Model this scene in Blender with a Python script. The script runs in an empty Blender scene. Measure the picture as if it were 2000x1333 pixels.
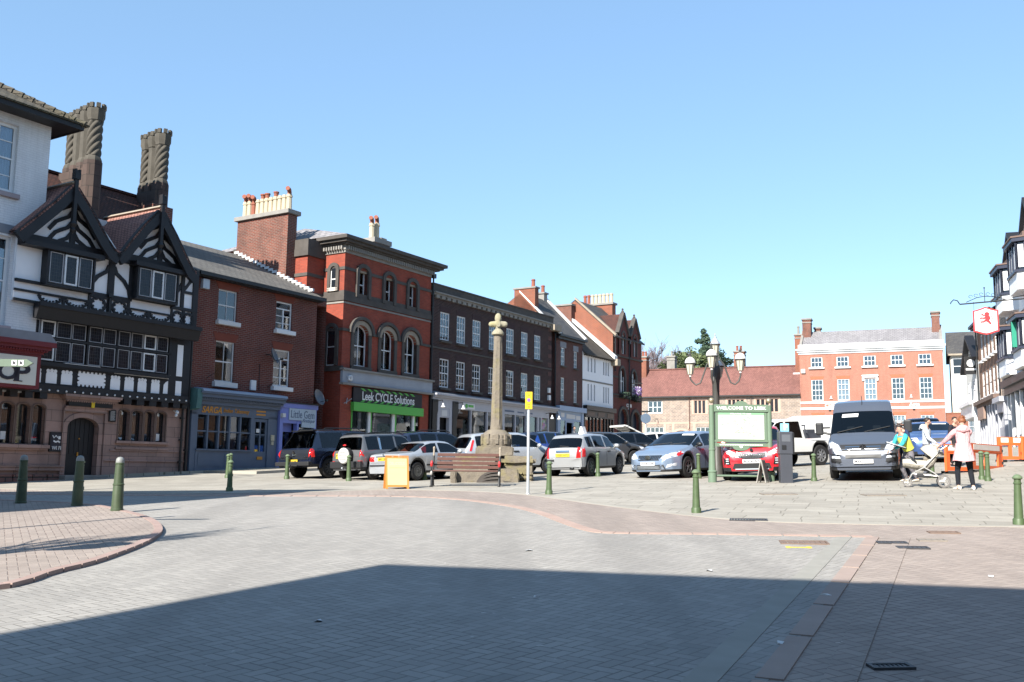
import bpy, bmesh, math, random
from mathutils import Vector, Matrix, noise
from mathutils.bvhtree import BVHTree
R = math.radians
sin, cos, pi = math.sin, math.cos, math.pi
SC = bpy.context.scene
COL = SC.collection
random.seed(7)

# ------------------------------------------------------------------ terrain
EYE = 1.5
def sstep(a, b, x):
    x = min(1, max(0, (x - a) / (b - a))); return x * x * (3 - 2 * x)
def gz(x, y):
    d = x - (33.3 + (y - 68.6) * .325)
    return .039 * y + .015 * x + .55 * sstep(-17, 0, d) * sstep(15, 45, y)
F, PITCH, ROLL = 1880., R(7.62), R(.7)
def ray(px, py):                       # direction of a photo pixel (2000 x 1333) from the camera
    a = (px - 1000) / F; b = (666.5 - py) / F
    c, s = cos(ROLL), sin(ROLL)
    a, b = a * c - b * s, a * s + b * c
    return Vector((a, cos(PITCH) - b * sin(PITCH), sin(PITCH) + b * cos(PITCH)))
def G(px, py):                         # where the photo pixel meets the ground
    d = ray(px, py); t = EYE / (.039 * d.y + .015 * d.x - d.z)
    for _ in range(12):
        p = d * t
        t *= 1 + ((EYE + p.z) - gz(p.x, p.y)) / EYE * .6
    p = d * t
    return Vector((p.x, p.y, gz(p.x, p.y)))

# ------------------------------------------------------------------ frames of the terraces
class Frame:                           # local x runs along the facade, local y into the building
    def __init__(s, x, y, ang):
        s.P = Vector((x, y, 0)); s.a = R(ang); s.rz = pi / 2 - s.a
        s.D = Vector((sin(s.a), cos(s.a), 0)); s.N = Vector((cos(s.a), -sin(s.a), 0))
        c = -s.P
        s.tc = c.dot(s.D); s.nc = c.dot(s.N)
    def w(s, t, n=0): return s.P + s.D * t + s.N * n
    def g(s, t, n=0):
        p = s.w(t, n); return gz(p.x, p.y)
    def k(s, n): return (s.nc - n) / s.nc
    def T(s, t, n): return s.tc + (t - s.tc) * s.k(n)   # same sight line, other depth
    def Z(s, z, n): return EYE + (z - EYE) * s.k(n)
ROW = Frame(-14.172, 32.190, 31.6)
FOX = Frame(29.655, 98.574, 113.5)
RGT = Frame(33.35, 68.65, 198)

# ------------------------------------------------------------------ mesh builder
class MB:
    def __init__(s): s.v = []; s.f = []; s.m = []
    def add(s, vs, fs, m=0):
        o = len(s.v); s.v += [tuple(v) for v in vs]
        for f in fs: s.f.append(tuple(i + o for i in f)); s.m.append(m)
        return s
    def box(s, x0, x1, y0, y1, z0, z1, m=0):
        x0, x1 = min(x0, x1), max(x0, x1); y0, y1 = min(y0, y1), max(y0, y1); z0, z1 = min(z0, z1), max(z0, z1)
        return s.add([(x0,y0,z0),(x1,y0,z0),(x1,y1,z0),(x0,y1,z0),(x0,y0,z1),(x1,y0,z1),(x1,y1,z1),(x0,y1,z1)],
              [(0,3,2,1),(4,5,6,7),(0,1,5,4),(1,2,6,5),(2,3,7,6),(3,0,4,7)], m)
    def prism(s, poly, a, b, axis='y', m=0):   # polygon extruded along an axis; axis y: poly in (x,z), x: (y,z), z: (x,y)
        f = {'y': lambda p, d: (p[0], d, p[1]), 'x': lambda p, d: (d, p[0], p[1]), 'z': lambda p, d: (p[0], p[1], d)}[axis]
        n = len(poly)
        vs = [f(p, a) for p in poly] + [f(p, b) for p in poly]
        fs = [tuple(range(n - 1, -1, -1)), tuple(range(n, 2 * n))] + [(i, (i + 1) % n, n + (i + 1) % n, n + i) for i in range(n)]
        return s.add(vs, fs, m)
    def strip(s, pts, w, y0, y1, m=0):         # a band of width w following points in the xz plane
        n = len(pts); L = []; Rr = []
        for i in range(n):
            a = Vector(pts[max(0, i - 1)]); b = Vector(pts[min(n - 1, i + 1)])
            if (b - a).length < 1e-6: b = a + Vector((1, 0))
            d = (b - a).normalized(); q = Vector((-d.y, d.x)) * w / 2
            p = Vector(pts[i]); L.append(p + q); Rr.append(p - q)
        vs = []
        for i in range(n): vs += [(L[i].x, y0, L[i].y), (Rr[i].x, y0, Rr[i].y), (Rr[i].x, y1, Rr[i].y), (L[i].x, y1, L[i].y)]
        fs = [(0, 1, 2, 3), tuple(4 * (n - 1) + j for j in (3, 2, 1, 0))]
        for i in range(n - 1):
            o = 4 * i
            for j in range(4): fs.append((o + j, o + 4 + j, o + 4 + (j + 1) % 4, o + (j + 1) % 4))
        return s.add(vs, fs, m)
    def lathe(s, prof, c=(0, 0, 0), seg=16, m=0, axis='z', rot=0., cap=True):
        vs = []; n = len(prof)
        for r, h in prof:
            for k in range(seg):
                a = 2 * pi * k / seg + rot; u, v = r * cos(a), r * sin(a)
                vs.append({'z': (c[0]+u, c[1]+v, c[2]+h), 'x': (c[0]+h, c[1]+u, c[2]+v), 'y': (c[0]+v, c[1]+h, c[2]+u)}[axis])
        fs = [(i*seg+k, i*seg+(k+1) % seg, (i+1)*seg+(k+1) % seg, (i+1)*seg+k) for i in range(n-1) for k in range(seg)]
        if cap: fs += [tuple(range(seg-1, -1, -1)), tuple((n-1)*seg+k for k in range(seg))]
        return s.add(vs, fs, m)
    def tube(s, path, r, seg=8, m=0):
        path = [Vector(p) for p in path]; n = len(path); vs = []
        rr = r if isinstance(r, (list, tuple)) else [r] * n
        up = None
        for i, p in enumerate(path):
            d = (path[min(n-1, i+1)] - path[max(0, i-1)]).normalized()
            if up is None: up = d.orthogonal().normalized()
            up = (up - d * up.dot(d))
            up = up.normalized() if up.length > 1e-5 else d.orthogonal().normalized()
            q = d.cross(up)
            for k in range(seg):
                a = 2 * pi * k / seg; vs.append(p + (up * cos(a) + q * sin(a)) * rr[i])
        fs = [(i*seg+k, i*seg+(k+1) % seg, (i+1)*seg+(k+1) % seg, (i+1)*seg+k) for i in range(n-1) for k in range(seg)]
        fs += [tuple(range(seg-1, -1, -1)), tuple((n-1)*seg+k for k in range(seg))]
        return s.add(vs, fs, m)
    def ball(s, c, r, sx=1, sy=1, sz=1, seg=12, rings=8, m=0):
        prof = [(max(1e-4, r * sin(pi * i / rings)), -r * cos(pi * i / rings)) for i in range(rings + 1)]
        o = len(s.v); s.lathe(prof, (0, 0, 0), seg, m)
        for i in range(o, len(s.v)):
            v = s.v[i]; s.v[i] = (c[0] + v[0]*sx, c[1] + v[1]*sy, c[2] + v[2]*sz)
        return s
    def xf(s, M, a=0):
        for i in range(a, len(s.v)): s.v[i] = tuple(M @ Vector(s.v[i]))
        return s
    def build(s, name, mat, parent=None, off=(0, 0, 0), smooth=False, bevel=0, label=None, fix=True, angle=35):
        me = bpy.data.meshes.new(name)
        o = Vector(off)
        me.from_pydata([tuple(Vector(v) - o) for v in s.v], [], s.f)
        mats = mat if isinstance(mat, (list, tuple)) else [mat]
        for q in mats: me.materials.append(q)
        if len(mats) > 1: me.polygons.foreach_set('material_index', s.m)
        if fix or bevel:
            bm = bmesh.new(); bm.from_mesh(me)
            if fix: bmesh.ops.recalc_face_normals(bm, faces=bm.faces)
            if bevel:
                ed = [e for e in bm.edges if len(e.link_faces) == 2 and e.calc_face_angle(0) > .5]
                bmesh.ops.bevel(bm, geom=ed, offset=bevel, segments=2, affect='EDGES', profile=.6, clamp_overlap=True)
            bm.to_mesh(me); bm.free()
        if smooth:
            me.shade_smooth()
            try: me.set_sharp_from_angle(angle=R(angle))
            except Exception: pass
        ob = bpy.data.objects.new(name, me); COL.objects.link(ob)
        if parent is not None: ob.parent = parent
        if label: ob['label'] = label
        return ob

def tag(o, label, cat, group=None, kind=None):
    if label: o['label'] = label
    if cat: o['category'] = cat
    if group: o['group'] = group
    if kind: o['kind'] = kind
    return o
def empty(name, loc, rz=0, label=None, cat=None, group=None):
    o = bpy.data.objects.new(name, None); COL.objects.link(o); o.empty_display_size = .2
    o.location = loc; o.rotation_euler = (0, 0, rz)
    return tag(o, label, cat, group)
def copy_tree(o, parent=None):
    c = o.copy(); COL.objects.link(c)
    if parent is not None: c.parent = parent
    for ch in list(o.children): copy_tree(ch, c)
    return c
def text_mb(body, width=None, height=None, depth=.01, shear=0, space=1.0, bold=0.0, upright=True):
    cu = bpy.data.curves.new('lettering', 'FONT'); cu.body = body; cu.size = 1; cu.extrude = .5; cu.shear = shear
    cu.space_character = space; cu.offset = bold; cu.resolution_u = 3; cu.align_x = 'CENTER'
    ob = bpy.data.objects.new('lettering', cu); COL.objects.link(ob)
    me = bpy.data.meshes.new_from_object(ob)
    bpy.data.objects.remove(ob); bpy.data.curves.remove(cu)
    xs = [v.co.x for v in me.vertices]; ys = [v.co.y for v in me.vertices]
    w = max(xs) - min(xs); h = max(ys) - min(ys); x0 = (max(xs)+min(xs))/2; y0 = (max(ys)+min(ys))/2
    sx = width / w if width else height / h; sy = height / h if height else sx
    m = MB()   # lettering stands in the xz plane, its face towards -y, centred on the origin
    m.add([((v.co.x-x0)*sx, -v.co.z*depth*1.0, (v.co.y-y0)*sy) for v in me.vertices], [tuple(p.vertices) for p in me.polygons])
    bpy.data.meshes.remove(me)
    return m
def move(m, x=0, y=0, z=0, rz=0): return m.xf(Matrix.Translation((x, y, z)) @ Matrix.Rotation(rz, 4, 'Z'))
# ------------------------------------------------------------------ materials
def lin(c): return tuple(c) + (1,) if len(c) == 3 else c
ALB = .8     # one scale for all base colours, set together with the exposure
class NT:
    def __init__(s, name):
        s.mat = bpy.data.materials.new(name); s.mat.use_nodes = True
        s.t = s.mat.node_tree; s.n = s.t.nodes; s.b = s.n['Principled BSDF']; s.out = s.n['Material Output']
    def new(s, typ, **kw):
        n = s.n.new(typ)
        for k, v in kw.items(): setattr(n, k, v)
        return n
    def ln(s, a, b): s.t.links.new(a, b)
    def val(s, sock, v):
        if hasattr(v, 'node'): s.ln(v, sock)
        else: sock.default_value = v
    def math(s, op, a, b=None, clamp=False):
        n = s.new('ShaderNodeMath', operation=op, use_clamp=clamp); s.val(n.inputs[0], a)
        if b is not None: s.val(n.inputs[1], b)
        return n.outputs[0]
    def mix(s, f, a, b, typ='MIX'):
        n = s.new('ShaderNodeMix', data_type='RGBA', blend_type=typ)
        s.val(n.inputs['Factor'], f)
        for i, v in (('A', a), ('B', b)):
            k = [q for q in n.inputs if q.name == i and q.type == 'RGBA'][0]
            s.val(k, lin(v) if isinstance(v, tuple) else v)
        return [q for q in n.outputs if q.type == 'RGBA'][0]
    def ramp(s, f, *st):
        n = s.new('ShaderNodeValToRGB'); s.ln(f, n.inputs[0]); e = n.color_ramp.elements
        while len(e) < len(st): e.new(.5)
        for q, (p, c) in zip(e, st): q.position = p; q.color = lin(c) if isinstance(c, tuple) else (c, c, c, 1)
        return n.outputs[0]
    def noise(s, vec, scale, detail=3, rough=.55):
        n = s.new('ShaderNodeTexNoise'); n.inputs['Scale'].default_value = scale; n.inputs['Detail'].default_value = detail
        n.inputs['Roughness'].default_value = rough
        if vec is not None: s.ln(vec, n.inputs['Vector'])
        return n.outputs['Fac']
    def obj(s): return s.new('ShaderNodeTexCoord').outputs['Object']
    def wall(s, vscale=1.0):           # (along the wall, up, 0) in metres whatever way the wall faces
        geo = s.new('ShaderNodeNewGeometry'); vt = s.new('ShaderNodeVectorTransform', vector_type='NORMAL', convert_from='WORLD', convert_to='OBJECT')
        s.ln(geo.outputs['True Normal'], vt.inputs[0])
        nn = s.new('ShaderNodeSeparateXYZ'); s.ln(vt.outputs[0], nn.inputs[0])
        p = s.new('ShaderNodeSeparateXYZ'); s.ln(s.obj(), p.inputs[0])
        f = s.math('GREATER_THAN', s.math('ABSOLUTE', nn.outputs[0]), s.math('ABSOLUTE', nn.outputs[1]))
        u = s.math('ADD', s.math('MULTIPLY', p.outputs[1], f), s.math('MULTIPLY', p.outputs[0], s.math('SUBTRACT', 1., f)))
        c = s.new('ShaderNodeCombineXYZ'); s.ln(u, c.inputs[0]); s.ln(s.math('MULTIPLY', p.outputs[2], vscale), c.inputs[1])
        return c.outputs[0]
    def bump(s, h, strength=.4, dist=.01):
        n = s.new('ShaderNodeBump'); n.inputs['Strength'].default_value = strength; n.inputs['Distance'].default_value = dist
        s.ln(h, n.inputs['Height']); s.ln(n.outputs[0], s.b.inputs['Normal'])
    def col(s, c): s.val(s.b.inputs['Base Color'], lin(c) if isinstance(c, tuple) else c)
    def set(s, **kw):
        for k, v in kw.items(): s.val(s.b.inputs[k.replace('_', ' ')], v)
        return s
def plain(name, c, rough=.6, metal=0., var=.12, spec=.4, nscale=3.0, coat=0):
    m = NT(name); c = tuple(x*ALB for x in c)
    if var:
        f = m.noise(m.obj(), nscale, 4)
        m.col(m.mix(f, tuple(x * (1 - var) for x in c), tuple(min(1, x * (1 + var)) for x in c)))
    else: m.col(c)
    m.set(Roughness=rough, Metallic=metal); m.b.inputs['Specular IOR Level'].default_value = spec
    if coat: m.b.inputs['Coat Weight'].default_value = coat; m.b.inputs['Coat Roughness'].default_value = .04
    return m.mat
def brick(name, c1, c2, mortar, w=.225, h=.075, mw=.009, stain=.35, rough=.9, vscale=1., bump=.5, off=.5, dark=(.02, .018, .018), bias=0., stscale=.5):
    m = NT(name); v = m.wall(vscale); c1, c2, mortar = [tuple(x*ALB for x in q) for q in (c1, c2, mortar)]
    t = m.new('ShaderNodeTexBrick'); t.offset = off
    m.ln(v, t.inputs['Vector'])
    for k, x in (('Scale', 1.), ('Brick Width', w), ('Row Height', h), ('Mortar Size', mw), ('Mortar Smooth', .15), ('Bias', bias)): t.inputs[k].default_value = x
    t.inputs['Color1'].default_value = lin(c1); t.inputs['Color2'].default_value = lin(c2); t.inputs['Mortar'].default_value = lin(mortar)
    st = m.ramp(m.noise(m.obj(), stscale, 5, .6), (.45, 0.), (.75, 1.))
    big = m.noise(m.obj(), 2.2, 3)
    c = m.mix(m.math('MULTIPLY', st, stain), t.outputs['Color'], dark)
    c = m.mix(.35, c, m.mix(big, (.6, .6, .6), (1, 1, 1)), 'MULTIPLY')
    mp = m.new('ShaderNodeMapping'); mp.inputs['Scale'].default_value = (2.6, .22, 1); m.ln(v, mp.inputs[0])
    c = m.mix(.55, c, m.mix(m.noise(mp.outputs[0], 1., 4, .65), (.5, .48, .46), (1.15, 1.15, 1.15)), 'MULTIPLY')   # rain streaks
    m.col(c); m.set(Roughness=rough); m.b.inputs['Specular IOR Level'].default_value = .25
    if bump:
        h = m.math('ADD', m.math('MULTIPLY', m.math('SUBTRACT', 1., t.outputs['Fac']), 1.), m.math('MULTIPLY', m.noise(m.obj(), 30, 2), .4))
        m.bump(h, bump, .012)
    return m.mat
M = {}
def mk():
    M['brick_house'] = brick('red brown brick', (.22, .06, .043), (.155, .046, .037), (.26, .19, .165), stain=.45)
    M['brick_red'] = brick('bright red brick', (.42, .09, .055), (.33, .072, .047), (.28, .12, .09), mw=.006, stain=.35)
    M['brick_dark'] = brick('dark plum brick', (.040, .022, .024), (.075, .034, .032), (.15, .12, .11), stain=.3)
    M['brick_mid'] = brick('muted red brick', (.16, .06, .05), (.12, .047, .042), (.20, .16, .15), stain=.3)
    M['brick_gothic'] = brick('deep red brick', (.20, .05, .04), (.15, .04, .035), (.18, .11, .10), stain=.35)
    M['brick_lit'] = brick('orange brick', (.36, .10, .05), (.28, .08, .045), (.32, .25, .2), stain=.25)  # sunlit tone put into the colour, for gables and stacks facing the sun
    M['brick_fox'] = brick('orange red georgian brick', (.45, .18, .13), (.38, .15, .11), (.45, .30, .23), stain=.12)
    M['brick_rgt'] = brick('brown brick', (.30, .15, .09), (.24, .12, .08), (.4, .33, .27), stain=.2)
    M['brick_chim'] = brick('old chimney brick', (.25, .08, .055), (.17, .065, .05), (.3, .24, .2), stain=.55, stscale=.9)
    M['brick_white'] = brick('white painted brick', (.98, .99, 1.02), (.95, .96, .99), (.84, .85, .89), mw=.008, stain=.06, rough=.55, bump=.9)
    M['stone_red'] = brick('pink brown ashlar', (.50, .33, .285), (.40, .275, .24), (.17, .13, .11), w=.75, h=.36, mw=.007, stain=.4, bump=.4, stscale=1.1)
    M['stone_rock'] = brick('rock faced red stone', (.36, .17, .13), (.28, .145, .12), (.10, .075, .065), w=.62, h=.3, mw=.02, stain=.5, bump=1.2)
    M['stone_dark'] = plain('sooty sandstone', (.085, .075, .068), .9, var=.5, nscale=2.2)
    M['stone_buff'] = plain('buff sandstone', (.33, .28, .22), .9, var=.3, nscale=3)
    M['stone_grey'] = plain('grey stone', (.26, .245, .225), .9, var=.35, nscale=2.5)
    M['stone_pale'] = plain('pale stone band', (.62, .57, .5), .8, var=.15)
    M['rubble'] = brick('rubble stone', (.42, .33, .27), (.30, .25, .22), (.55, .46, .39), w=.34, h=.15, mw=.02, stain=.35, stscale=1.3, bump=1.)
    M['slate'] = brick('grey slate', (.085, .085, .09), (.13, .125, .12), (.035, .035, .038), w=.3, h=.2, mw=.012, stain=.3, rough=.7, vscale=1.6, bump=.8)
    M['slate_fox'] = brick('pale lichen slate', (.36, .345, .36), (.28, .27, .285), (.10, .10, .105), w=.35, h=.24, mw=.015, stain=.2, rough=.8, vscale=1.6, bump=.8)
    M['tile'] = brick('red clay tile', (.50, .26, .21), (.40, .20, .165), (.09, .045, .04), w=.17, h=.13, mw=.014, stain=.35, rough=.85, vscale=1.45, bump=1., stscale=.7)
    M['tile_dark'] = brick('shaded weathered clay tile', (.16, .065, .05), (.11, .05, .045), (.035, .025, .022), w=.17, h=.13, mw=.014, stain=.6, rough=.85, vscale=1.45, bump=1., stscale=.45)  # stained tile, darker because the roof's shade is put into its colour
    M['tile_wing'] = brick('rosy clay tile', (.33, .155, .13), (.25, .115, .10), (.12, .06, .055), w=.2, h=.17, mw=.014, stain=.22, rough=.9, vscale=1.5, bump=.8)
    M['tile_moss'] = brick('mossy stone tile', (.16, .14, .11), (.11, .10, .085), (.03, .028, .025), w=.3, h=.22, mw=.02, stain=.3, rough=.9, vscale=1.6, bump=1.2, dark=(.12, .11, .03))
    M['slate_brown'] = brick('brown stone slate', (.12, .105, .085), (.085, .075, .065), (.035, .03, .028), w=.28, h=.2, mw=.013, stain=.3, rough=.9, vscale=1.4, bump=.9)
    M['timber'] = plain('black timber', (.012, .012, .015), .55, var=.4, nscale=6)
    M['render_white'] = plain('white infill plaster', (.95, .95, .97), .8, var=.05)
    M['render_cream'] = plain('cream render', (.70, .68, .63), .85, var=.08)
    M['paint_white'] = plain('white gloss paint', (.78, .79, .80), .4, var=.04)
    M['paint_offwhite'] = plain('off white paint', (.66, .66, .66), .5, var=.08)
    M['paint_black'] = plain('black paint', (.012, .012, .013), .4, var=.2)
    M['iron'] = plain('black iron', (.015, .016, .018), .45, var=.25)
    M['lead'] = plain('grey lead', (.22, .23, .26), .6, var=.25)
    M['flash'] = plain('white flashing', (.72, .72, .72), .6, var=.12)
    M['maroon'] = plain('maroon paint', (.17, .018, .025), .45, var=.1)
    M['cream'] = plain('cream sign board', (.74, .71, .63), .5, var=.03)
    M['slateblue'] = plain('slate blue paint', (.105, .14, .20), .5, var=.12)
    M['lilac'] = plain('periwinkle paint', (.20, .25, .62), .5, var=.08)
    M['gemsign'] = plain('pale blue sign', (.42, .52, .62), .5, var=.15, nscale=14)
    M['lime'] = plain('lime green paint', (.10, .46, .07), .45, var=.05)
    M['paleblue'] = plain('pale blue paint', (.32, .42, .58), .5, var=.1)
    M['greyshop'] = plain('pale grey paint', (.46, .47, .52), .5, var=.08)
    M['banner'] = plain('black banner', (.012, .01, .014), .6, var=.2)
    M['yellow'] = plain('yellow', (.75, .52, .02), .5, var=.05)
    M['gold'] = plain('orange gold lettering', (.62, .27, .03), .4, var=.05)
    M['ink'] = plain('dark lettering', (.02, .018, .03), .5, var=0)
    M['white'] = plain('white lettering', (.82, .82, .82), .5, var=0)
    M['inkblue'] = plain('grey blue lettering', (.10, .14, .22), .5, var=0)
    M['red'] = plain('red enamel', (.55, .03, .035), .4, var=.05)
    M['pot_cream'] = plain('buff chimney pot', (.50, .43, .31), .85, var=.2)
    M['pot_red'] = plain('terracotta pot', (.28, .095, .06), .85, var=.25)
    M['curtain'] = plain('pale curtain', (.42, .43, .46), .9, var=.1, nscale=8)
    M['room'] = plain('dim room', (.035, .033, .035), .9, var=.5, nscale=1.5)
    M['goods'] = plain('shop goods', (.16, .13, .11), .8, var=.7, nscale=4)
    M['orange'] = plain('orange plastic', (.85, .16, .045), .5, var=.08)
    M['stonecross'] = NT_stone('weathered gritstone', (.21, .18, .14), (.105, .09, .072), (.19, .165, .065))
    M['bollard'] = plain('green bollard paint', (.075, .115, .052), .5, var=.4, nscale=9)
    M['boardgreen'] = plain('sage green paint', (.15, .215, .15), .4, var=.1)
    M['boardcap'] = plain('bronze finial', (.42, .36, .24), .4, metal=.6, var=.1)
    M['galv'] = plain('galvanised steel', (.48, .52, .56), .4, metal=.3, var=.1)
    M['wood'] = plain('brown varnished slat', (.12, .055, .043), .5, var=.3, nscale=9)
    M['lampmetal'] = plain('dark lamp column', (.06, .06, .055), .5, var=.2)
    M['lampshade'] = plain('lantern cowl', (.75, .74, .70), .45, var=.08)
    M['lampglass'] = plain('cream lantern glass', (.58, .56, .44), .25, var=.08, spec=.6)
    M['meter'] = plain('dark grey machine', (.055, .06, .075), .45, var=.1)
    M['leaf_dark'] = plain('dark conifer leaf', (.06, .10, .06), .7, var=.45)
    M['leaf_ivy'] = plain('olive evergreen leaf', (.14, .18, .075), .7, var=.4)
    M['bark'] = plain('bark', (.12, .095, .08), .9, var=.3)
    M['twig'] = plain('bare twig', (.20, .16, .17), .9, var=.2)
    M['tyre'] = plain('tyre rubber', (.014, .014, .015), .8, var=.2)
    M['rim'] = plain('alloy rim', (.42, .43, .45), .3, metal=.7, var=0)
    M['rim_dark'] = plain('dark alloy rim', (.17, .18, .19), .35, metal=.6, var=0)  # darker rim tone used on some of the cars
    M['trim'] = plain('black plastic trim', (.02, .021, .024), .55, var=.1)
    M['lamp_red'] = plain('red lamp lens', (.55, .015, .015), .15, var=0, spec=.8)
    M['lamp_clear'] = plain('clear lamp lens', (.62, .65, .70), .1, var=0, spec=.9)
    M['autoglass'] = None
    M['chrome'] = plain('chrome', (.7, .72, .74), .15, metal=1, var=0)
    M['plate_y'] = plain('yellow plate', (.78, .55, .05), .4, var=0)
    M['plate_w'] = plain('white plate', (.80, .80, .80), .4, var=0)
    g = NT('car window glass'); tr = g.new('ShaderNodeBsdfTransparent'); tr.inputs[0].default_value = (.34, .38, .40, 1); gl = g.new('ShaderNodeBsdfGlossy'); gl.inputs['Roughness'].default_value = .03; fr = g.new('ShaderNodeFresnel'); fr.inputs[0].default_value = 1.6; mx = g.new('ShaderNodeMixShader'); g.ln(fr.outputs[0], mx.inputs[0]); g.ln(tr.outputs[0], mx.inputs[1]); g.ln(gl.outputs[0], mx.inputs[2]); g.ln(mx.outputs[0], g.out.inputs['Surface']); M['autoglass'] = g.mat
    g = NT('car glass'); g.col((.012, .016, .022)); g.set(Roughness=.03); g.b.inputs['Specular IOR Level'].default_value = .7; M['carglass'] = g.mat
    # window glass: mirror by fresnel over clear
    g = NT('window glass'); tr = g.new('ShaderNodeBsdfTransparent'); tr.inputs[0].default_value = (.80, .86, .90, 1)
    gl = g.new('ShaderNodeBsdfGlossy'); gl.inputs['Roughness'].default_value = .02; gl.inputs[0].default_value = (.95, .97, 1, 1)
    fr = g.new('ShaderNodeFresnel'); fr.inputs[0].default_value = 1.55
    nz = g.new('ShaderNodeBump'); nz.inputs['Strength'].default_value = .05; g.ln(g.noise(g.obj(), 1.3, 1), nz.inputs['Height'])
    g.ln(nz.outputs[0], gl.inputs['Normal']); g.ln(nz.outputs[0], fr.inputs['Normal'])
    mx = g.new('ShaderNodeMixShader'); g.ln(g.math('ADD', g.math('MULTIPLY', fr.outputs[0], 1.25), .05, True), mx.inputs[0]); g.ln(tr.outputs[0], mx.inputs[1]); g.ln(gl.outputs[0], mx.inputs[2])
    g.ln(mx.outputs[0], g.out.inputs['Surface']); M['glass'] = g.mat
def NT_stone(name, a, b, lichen):
    m = NT(name); f = m.noise(m.obj(), 3.5, 6, .65); c = m.mix(f, b, a)
    l = m.ramp(m.noise(m.obj(), 1.6, 5, .6), (.52, 0.), (.66, .75)); c = m.mix(l, c, lichen)
    c = m.mix(m.ramp(m.noise(m.obj(), 9, 4), (.55, 0.), (.8, .6)), c, (.06, .055, .05))
    m.col(c); m.set(Roughness=.95); m.bump(m.noise(m.obj(), 14, 5), .7, .03); return m.mat
def paint(name, c, metal=.0, rough=.28): return plain('car paint ' + name, c, rough, metal, var=.03, spec=.5, coat=.7)

def paver_mat(name, c1, c2, joint, bw=.1, rot=45., fine=.2, patch=(.8, 1.1)):
    """2:1 herringbone blocks in world metres"""
    c1, c2, joint = [tuple(x*ALB for x in q) for q in (c1, c2, joint)]
    m = NT(name); mp = m.new('ShaderNodeMapping'); mp.inputs['Rotation'].default_value = (0, 0, R(rot)); mp.inputs['Scale'].default_value = (1/bw,) * 3
    m.ln(m.obj(), mp.inputs[0]); p = m.new('ShaderNodeSeparateXYZ'); m.ln(mp.outputs[0], p.inputs[0])
    X, Y = p.outputs[0], p.outputs[1]
    i, j = m.math('FLOOR', X), m.math('FLOOR', Y); fx, fy = m.math('SUBTRACT', X, i), m.math('SUBTRACT', Y, j)
    c = m.math('FLOORED_MODULO', m.math('SUBTRACT', i, j), 4.)
    def eq(k): return m.math('COMPARE', c, float(k))
    e = [eq(k) for k in range(4)]
    for q in e: q.node.inputs[2].default_value = .1
    right = m.math('ADD', m.math('SUBTRACT', 1., fx), e[0]); left = m.math('ADD', fx, e[1])
    top = m.math('ADD', m.math('SUBTRACT', 1., fy), e[3]); bot = m.math('ADD', fy, e[2])
    d = m.math('MINIMUM', m.math('MINIMUM', right, left), m.math('MINIMUM', top, bot))
    ii = m.math('SUBTRACT', i, e[1]); jj = m.math('SUBTRACT', j, e[2])
    cv = m.new('ShaderNodeCombineXYZ'); m.ln(ii, cv.inputs[0]); m.ln(jj, cv.inputs[1])
    wn = m.new('ShaderNodeTexWhiteNoise', noise_dimensions='2D'); m.ln(cv.outputs[0], wn.inputs['Vector'])
    col = m.mix(wn.outputs['Value'], c1, c2)
    jm = m.ramp(d, (.02, 1.), (.085, 0.)); jn = m.ramp(m.noise(m.obj(), .9, 4), (.3, .25), (.7, 1.))
    col = m.mix(m.math('MULTIPLY', jm, jn), col, joint)
    grain = m.noise(m.obj(), 170, 2, .7); col = m.mix(fine * 2, col, m.mix(grain, (.55, .55, .55), (1.35, 1.35, 1.35)), 'MULTIPLY')
    big = m.noise(m.obj(), .35, 5, .6); col = m.mix(1., col, m.mix(big, (patch[0],) * 3, (patch[1],) * 3), 'MULTIPLY')
    tm = m.new('ShaderNodeMapping'); tm.inputs['Rotation'].default_value = (0, 0, R(-24)); tm.inputs['Scale'].default_value = (1.1, .07, 1); m.ln(m.obj(), tm.inputs[0])
    col = m.mix(m.ramp(m.noise(tm.outputs[0], 1., 4, .6), (.5, 0.), (.72, .45)), col, tuple(x*.62 for x in c2))     # tyre darkened lanes
    oil = m.ramp(m.noise(m.obj(), .8, 6, .7), (.6, 0.), (.7, .35)); col = m.mix(oil, col, tuple(x*.5 for x in c2))
    spots = m.ramp(m.noise(m.obj(), 6, 3, .6), (.70, 0.), (.78, .5)); col = m.mix(spots, col, tuple(x * .55 for x in c1))
    gum = m.ramp(m.noise(m.obj(), 13, 1), (.76, 0.), (.79, .6)); col = m.mix(gum, col, tuple(min(1, x * 1.5) for x in c1))
    m.col(col); m.set(Roughness=.9); m.b.inputs['Specular IOR Level'].default_value = .2
    m.bump(m.math('ADD', m.math('MULTIPLY', jm, -1.), m.math('MULTIPLY', grain, .25)), .5, .006)
    return m.mat
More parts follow.
